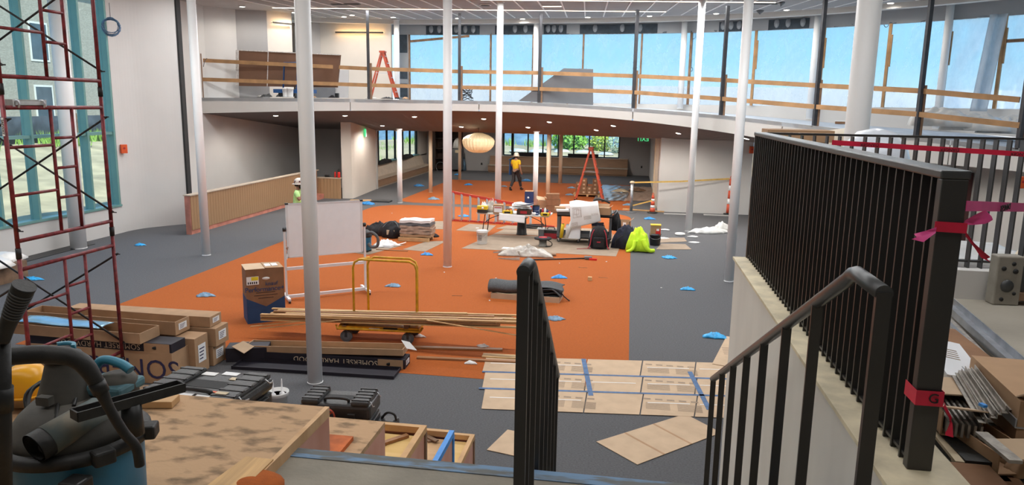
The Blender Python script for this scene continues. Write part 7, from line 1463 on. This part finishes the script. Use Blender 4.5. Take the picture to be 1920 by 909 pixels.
zk = aty(1815, 478, 8.8).z; xk = aty(1815, 478, 8.8).x; o = thing('covered_kiosk', 'wide crate with white cloth top behind the far guardrail', 'crate', (xk, 9.2, 0)); MB().b2((-.55, -.6, 0), (.7, .6, zk-.1)).build('body', 'black_plastic', o); MB().grid(lambda a, b_: (-.6+1.35*a, -.65+1.3*b_, zk-.1+.09+.02*math.sin(a*8)*math.sin(b_*6)), 14, 14, .08).build('cloth', 'film_white', o)
t_ = aty(1915, 440, 8.6); o = thing('quilted_bundle', 'white quilted bundle at the right edge behind the guardrail', 'bundle', (t_.x+.55, 8.7, 0)); MB().lathe([(.5, 0), (.52, 1.6), (.48, t_.z-.25), (.3, t_.z+.05), (.05, t_.z+.15)], (0, 0, 0), 26).build('wrap', 'dome_cream', o)
for k in range(7): MB().lathe([(.525, 0), (.535, .015), (.525, .03)], (0, 0, 1.0+.2*k), 26).build('seam', 'film_white', o)
# ================================================================== PEOPLE
def skin(name, verts, edges, radii, mat, parent, sub=2, root=0):
    me = bpy.data.meshes.new(name); me.from_pydata([tuple(v) for v in verts], edges, []); o = bpy.data.objects.new(name, me); COL.objects.link(o)
    m_ = o.modifiers.new('skin', 'SKIN'); m_.use_smooth_shade = True; m_.branch_smoothing = .3
    for i, r in enumerate(radii):
        sv = me.skin_vertices[0].data[i]; sv.radius = r if isinstance(r, tuple) else (r, r); sv.use_root = (i == root)
    s_ = o.modifiers.new('sub', 'SUBSURF'); s_.levels = sub; s_.render_levels = sub; me.materials.append(M[mat])
    if parent is not None: o.parent = parent
    return o
def person(p, rz, lab, J, shirt, trousers, skin_m, hat, boots='boots', scale=1.0, sleeve='short'):
    o = thing('person', lab, 'person', p, rz); o.scale = (scale,)*3
    V, E_, R_2 = [], [], []
    def add(v, r, prev=None):
        V.append(Vector(v)); R_2.append(r); i = len(V)-1
        if prev is not None: E_.append((prev, i))
        return i
    pel = add(J['pelvis'], (.15, .11)); sp = add(J['spine'], (.14, .105), pel); ch = add(J['chest'], (.165, .115), sp); nk = add(J['neck'], .06, ch); hb = add(J['jaw'], (.062, .07), nk); hm = add(J['brow'], (.078, .095), hb); ht_ = add(J['crown'], (.06, .07), hm)
    nose = J['jaw'].lerp(J['brow'], .45)+J['face']*.10; 
    for s in ('L', 'R'):
        sh = add(J['sh'+s], .068, ch); el = add(J['el'+s], .045, sh); wr = add(J['wr'+s], .031, el); d = (J['wr'+s]-J['el'+s]).normalized(); pm_ = add(J['wr'+s]+d*.06, (.038, .02), wr)
        side = d.cross(J['face']).normalized(); side = side if side.length > .1 else Vector((1, 0, 0)); crl = J.get('curl'+s, J['face']*.5)
        for k in range(4):
            b_ = J['wr'+s]+d*.10+side*(.03-.02*k); f1 = add(b_, .0105, pm_); l = (.035, .042, .04, .032)[k]; f2 = add(b_+d*l+crl*.012, .0095, f1); add(b_+d*l*1.5+crl*.045, .008, f2)
        t1 = add(J['wr'+s]+d*.045+side*.045, .0115, pm_); add(J['wr'+s]+d*.085+side*.06+crl*.02, .009, t1)
        hp_ = add(J['hip'+s], .088, pel); kn = add(J['kn'+s], .062, hp_); an = add(J['an'+s], .042, kn); add(J['toe'+s], (.038, .03), an)
    skin('body', V, E_, R_2, skin_m, o)
    # face details
    fz = J['face']; sd = fz.cross(Vector((0, 0, 1))).normalized(); mid = J['jaw'].lerp(J['brow'], .62)
    MB().lathe([(.0, -.02), (.016, -.015), (.013, .01), (.004, .03)], (0, 0, 0), 8).build('nose', skin_m, o, J['jaw'].lerp(J['brow'], .45)+fz*.105)
    for s in (-1, 1):
        MB().lathe([(0, -.009), (.009, 0), (0, .009)], (0, 0, 0), 8).build('eye', 'ink_black', o, mid+fz*.09+sd*.033*s); MB().lathe([(0, -.03), (.012, -.015), (.014, .01), (0, .03)], (0, 0, 0), 8).build('ear', skin_m, o, mid+sd*.085*s-fz*.005+Vector((0, 0, -.01)))
    MB().lathe([(0, -.022), (.006, -.01), (.006, .01), (0, .022)], (0, 0, 0), 6).build('mouth', 'tool_red', o, J['jaw'].lerp(J['brow'], .12)+fz*.078, rot=(0, PI/2, math.atan2(sd.y, sd.x)))
    # shirt
    V2 = [J['pelvis']+Vector((0, 0, .0)), J['spine'], J['chest'], J['neck']+Vector((0, 0, -.045))]; E2 = [(0, 1), (1, 2), (2, 3)]; R2_ = [(.185, .135), (.18, .13), (.205, .14), .075]
    for s in ('L', 'R'):
        i = len(V2); V2 += [J['sh'+s], J['sh'+s].lerp(J['el'+s], .75 if sleeve == 'short' else .95)]; E2 += [(2, i), (i, i+1)]; R2_ += [.085, .068]
    skin('shirt', V2, E2, R2_, shirt, o)
    V3 = [J['pelvis']+Vector((0, 0, .04))]; E3 = []; R3 = [(.158, .122)]
    for s in ('L', 'R'):
        i = len(V3); V3 += [J['hip'+s], J['kn'+s], J['an'+s].lerp(J['kn'+s], .12)]; E3 += [(0, i), (i, i+1), (i+1, i+2)]; R3 += [.11, .082, .068]
    skin('trousers', V3, E3, R3, trousers, o)
    for s in ('L', 'R'):
        a, t_ = J['an'+s], J['toe'+s]; d = t_-a; d.z = 0; d.normalize(); skin('boot', [a+Vector((0, 0, .08)), a-Vector((0, 0, .02)), a-d*.03-Vector((0, 0, a.z-.04)), t_+Vector((0, 0, .045-t_.z))], [(0, 1), (1, 2), (2, 3)], [.06, .058, (.05, .045), (.048, .04)], boots, o, 1)
    c = J['crown']; h = MB().lathe([(.10, -.05), (.118, -.045), (.12, .0), (.112, .045), (.085, .085), (.045, .105), (0, .11)], (0, 0, 0), 24, True, 1, 1.15).build('hard_hat', hat, o, c+Vector((0, 0, -.03)), rot=(0, 0, math.atan2(fz.y, fz.x)-PI/2))
    MB().lathe([(.115, -.052), (.165, -.062), (.166, -.055), (.115, -.04)], (0, 0, 0), 24, True, 1, 1.15).build('brim', hat, h)
    MB().lathe([(.088, -.12), (.098, -.06), (.098, -.03), (.09, -.0)], (0, 0, 0), 20, True, 1, 1.12).build('hair', 'hair_dark', o, c+Vector((0, 0, -.03))-fz*.02, rot=(0, 0, math.atan2(fz.y, fz.x)-PI/2))
    return o, h
Vx = Vector
Y_ = Vx((0, 1, 0))
J1 = dict(pelvis=Vx((0, 0, .95)), spine=Vx((0, .01, 1.14)), chest=Vx((0, .02, 1.34)), neck=Vx((0, .03, 1.49)), jaw=Vx((0, .05, 1.555)), brow=Vx((0, .055, 1.645)), crown=Vx((0, .05, 1.71)), face=Vx((0, 1, 0)),
          shL=Vx((-.19, .02, 1.41)), elL=Vx((-.27, .06, 1.16)), wrL=Vx((-.25, .25, 1.08)), shR=Vx((.19, .02, 1.41)), elR=Vx((.25, -.01, 1.14)), wrR=Vx((.25, .10, .90)),
          hipL=Vx((-.09, 0, .90)), knL=Vx((-.10, -.02, .50)), anL=Vx((-.10, -.27, .13)), toeL=Vx((-.10, -.13, .035)), hipR=Vx((.09, 0, .90)), knR=Vx((.10, .20, .52)), anR=Vx((.10, .34, .10)), toeR=Vx((.10, .52, .035)))
wp_ = at(966, 357); hw_ = aty(967, 286, wp_.y).z
w1_, h1 = person((wp_.x, wp_.y, .005), -.45, 'worker in a yellow shirt and white hard hat walking away', J1, 'shirt_yellow', 'trousers_dark', 'skin', 'hat_white', scale=hw_/1.79)
for s, k in (('L', -1), ('R', 1)): MB().lathe([(.075, -.1), (.09, -.06), (.09, .08), (.075, .12)], (0, 0, 0), 14).build('knee_pad', 'black_plastic', w1_, J1['kn'+s]+Vector((0, .015, 0)))
lettering('CREW', .07, 'ink_grey', w1_, (0, -.118, 1.42), (PI/2, 0, 0)) if False else None
q = wp_; o = thing('carried_case', 'blue panel carried under the arm of the yellow shirted worker', 'panel', (q.x, q.y, 0), -.45); sc1 = hw_/1.79; MB().box((-.40*sc1, .25, 1.1*sc1), (.05, .34, .78), 0, 0, .05).build('board', 'steel_blue', o); MB().box((-.30*sc1, .22, 1.5*sc1), (.30, .4, .03), 0, .1, -.45).build('flap', 'bin_blue', o)
J2 = {k: v.copy() for k, v in J1.items()}
J2.update(elL=Vx((-.26, .03, 1.14)), wrL=Vx((-.22, .14, .92)), elR=Vx((.30, .10, 1.20)), wrR=Vx((.13, .20, 1.44)), knL=Vx((-.10, .03, .50)), anL=Vx((-.10, 0, .10)), toeL=Vx((-.11, .17, .035)), knR=Vx((.10, .03, .50)), anR=Vx((.10, 0, .10)), toeR=Vx((.11, .17, .035)), jaw=Vx((0, .07, 1.55)), brow=Vx((0, .085, 1.64)), crown=Vx((0, .075, 1.705)), curlR=Vx((-.5, .3, .3)))
YW = 19.6; hz_ = aty(560, 333, YW); J2x = aty(557, 380, YW).x
w2_, h2_ = person((J2x, YW, .0), -1.25, 'worker in a lime shirt and stickered hard hat behind the whiteboard', J2, 'shirt_lime', 'trousers_dark', 'skin_tan', 'hat_white', scale=hz_.z/1.79)
for k, (a, z) in enumerate([(-2.2, .02), (-1.5, .03), (-.8, .02), (-3.0, .03), (-1.1, -.02), (.2, .02), (-1.85, -.02)]): MB().lathe([(0, 0), (.024, 0), (.024, .004), (0, .004)], (0, 0, 0), 10).build('sticker', 'sticker_mix', h2_, (.121*math.cos(a), .139*math.sin(a), z), rot=(PI/2-.15, 0, a+PI/2))
MB().lathe([(.05, -.06), (.078, -.03), (.08, .03), (.06, .06)], (0, 0, 0), 16, True, 1, .9).build('beard', 'hair_dark', w2_, J2['jaw']+Vector((0, .045, .0)))
# small gloves on the raised hand
skin('glove', [J2['wrR'], J2['wrR']+(J2['wrR']-J2['elR']).normalized()*.08], [(0, 1)], [.04, (.05, .03)], 'plastic_grey', w2_, 1)
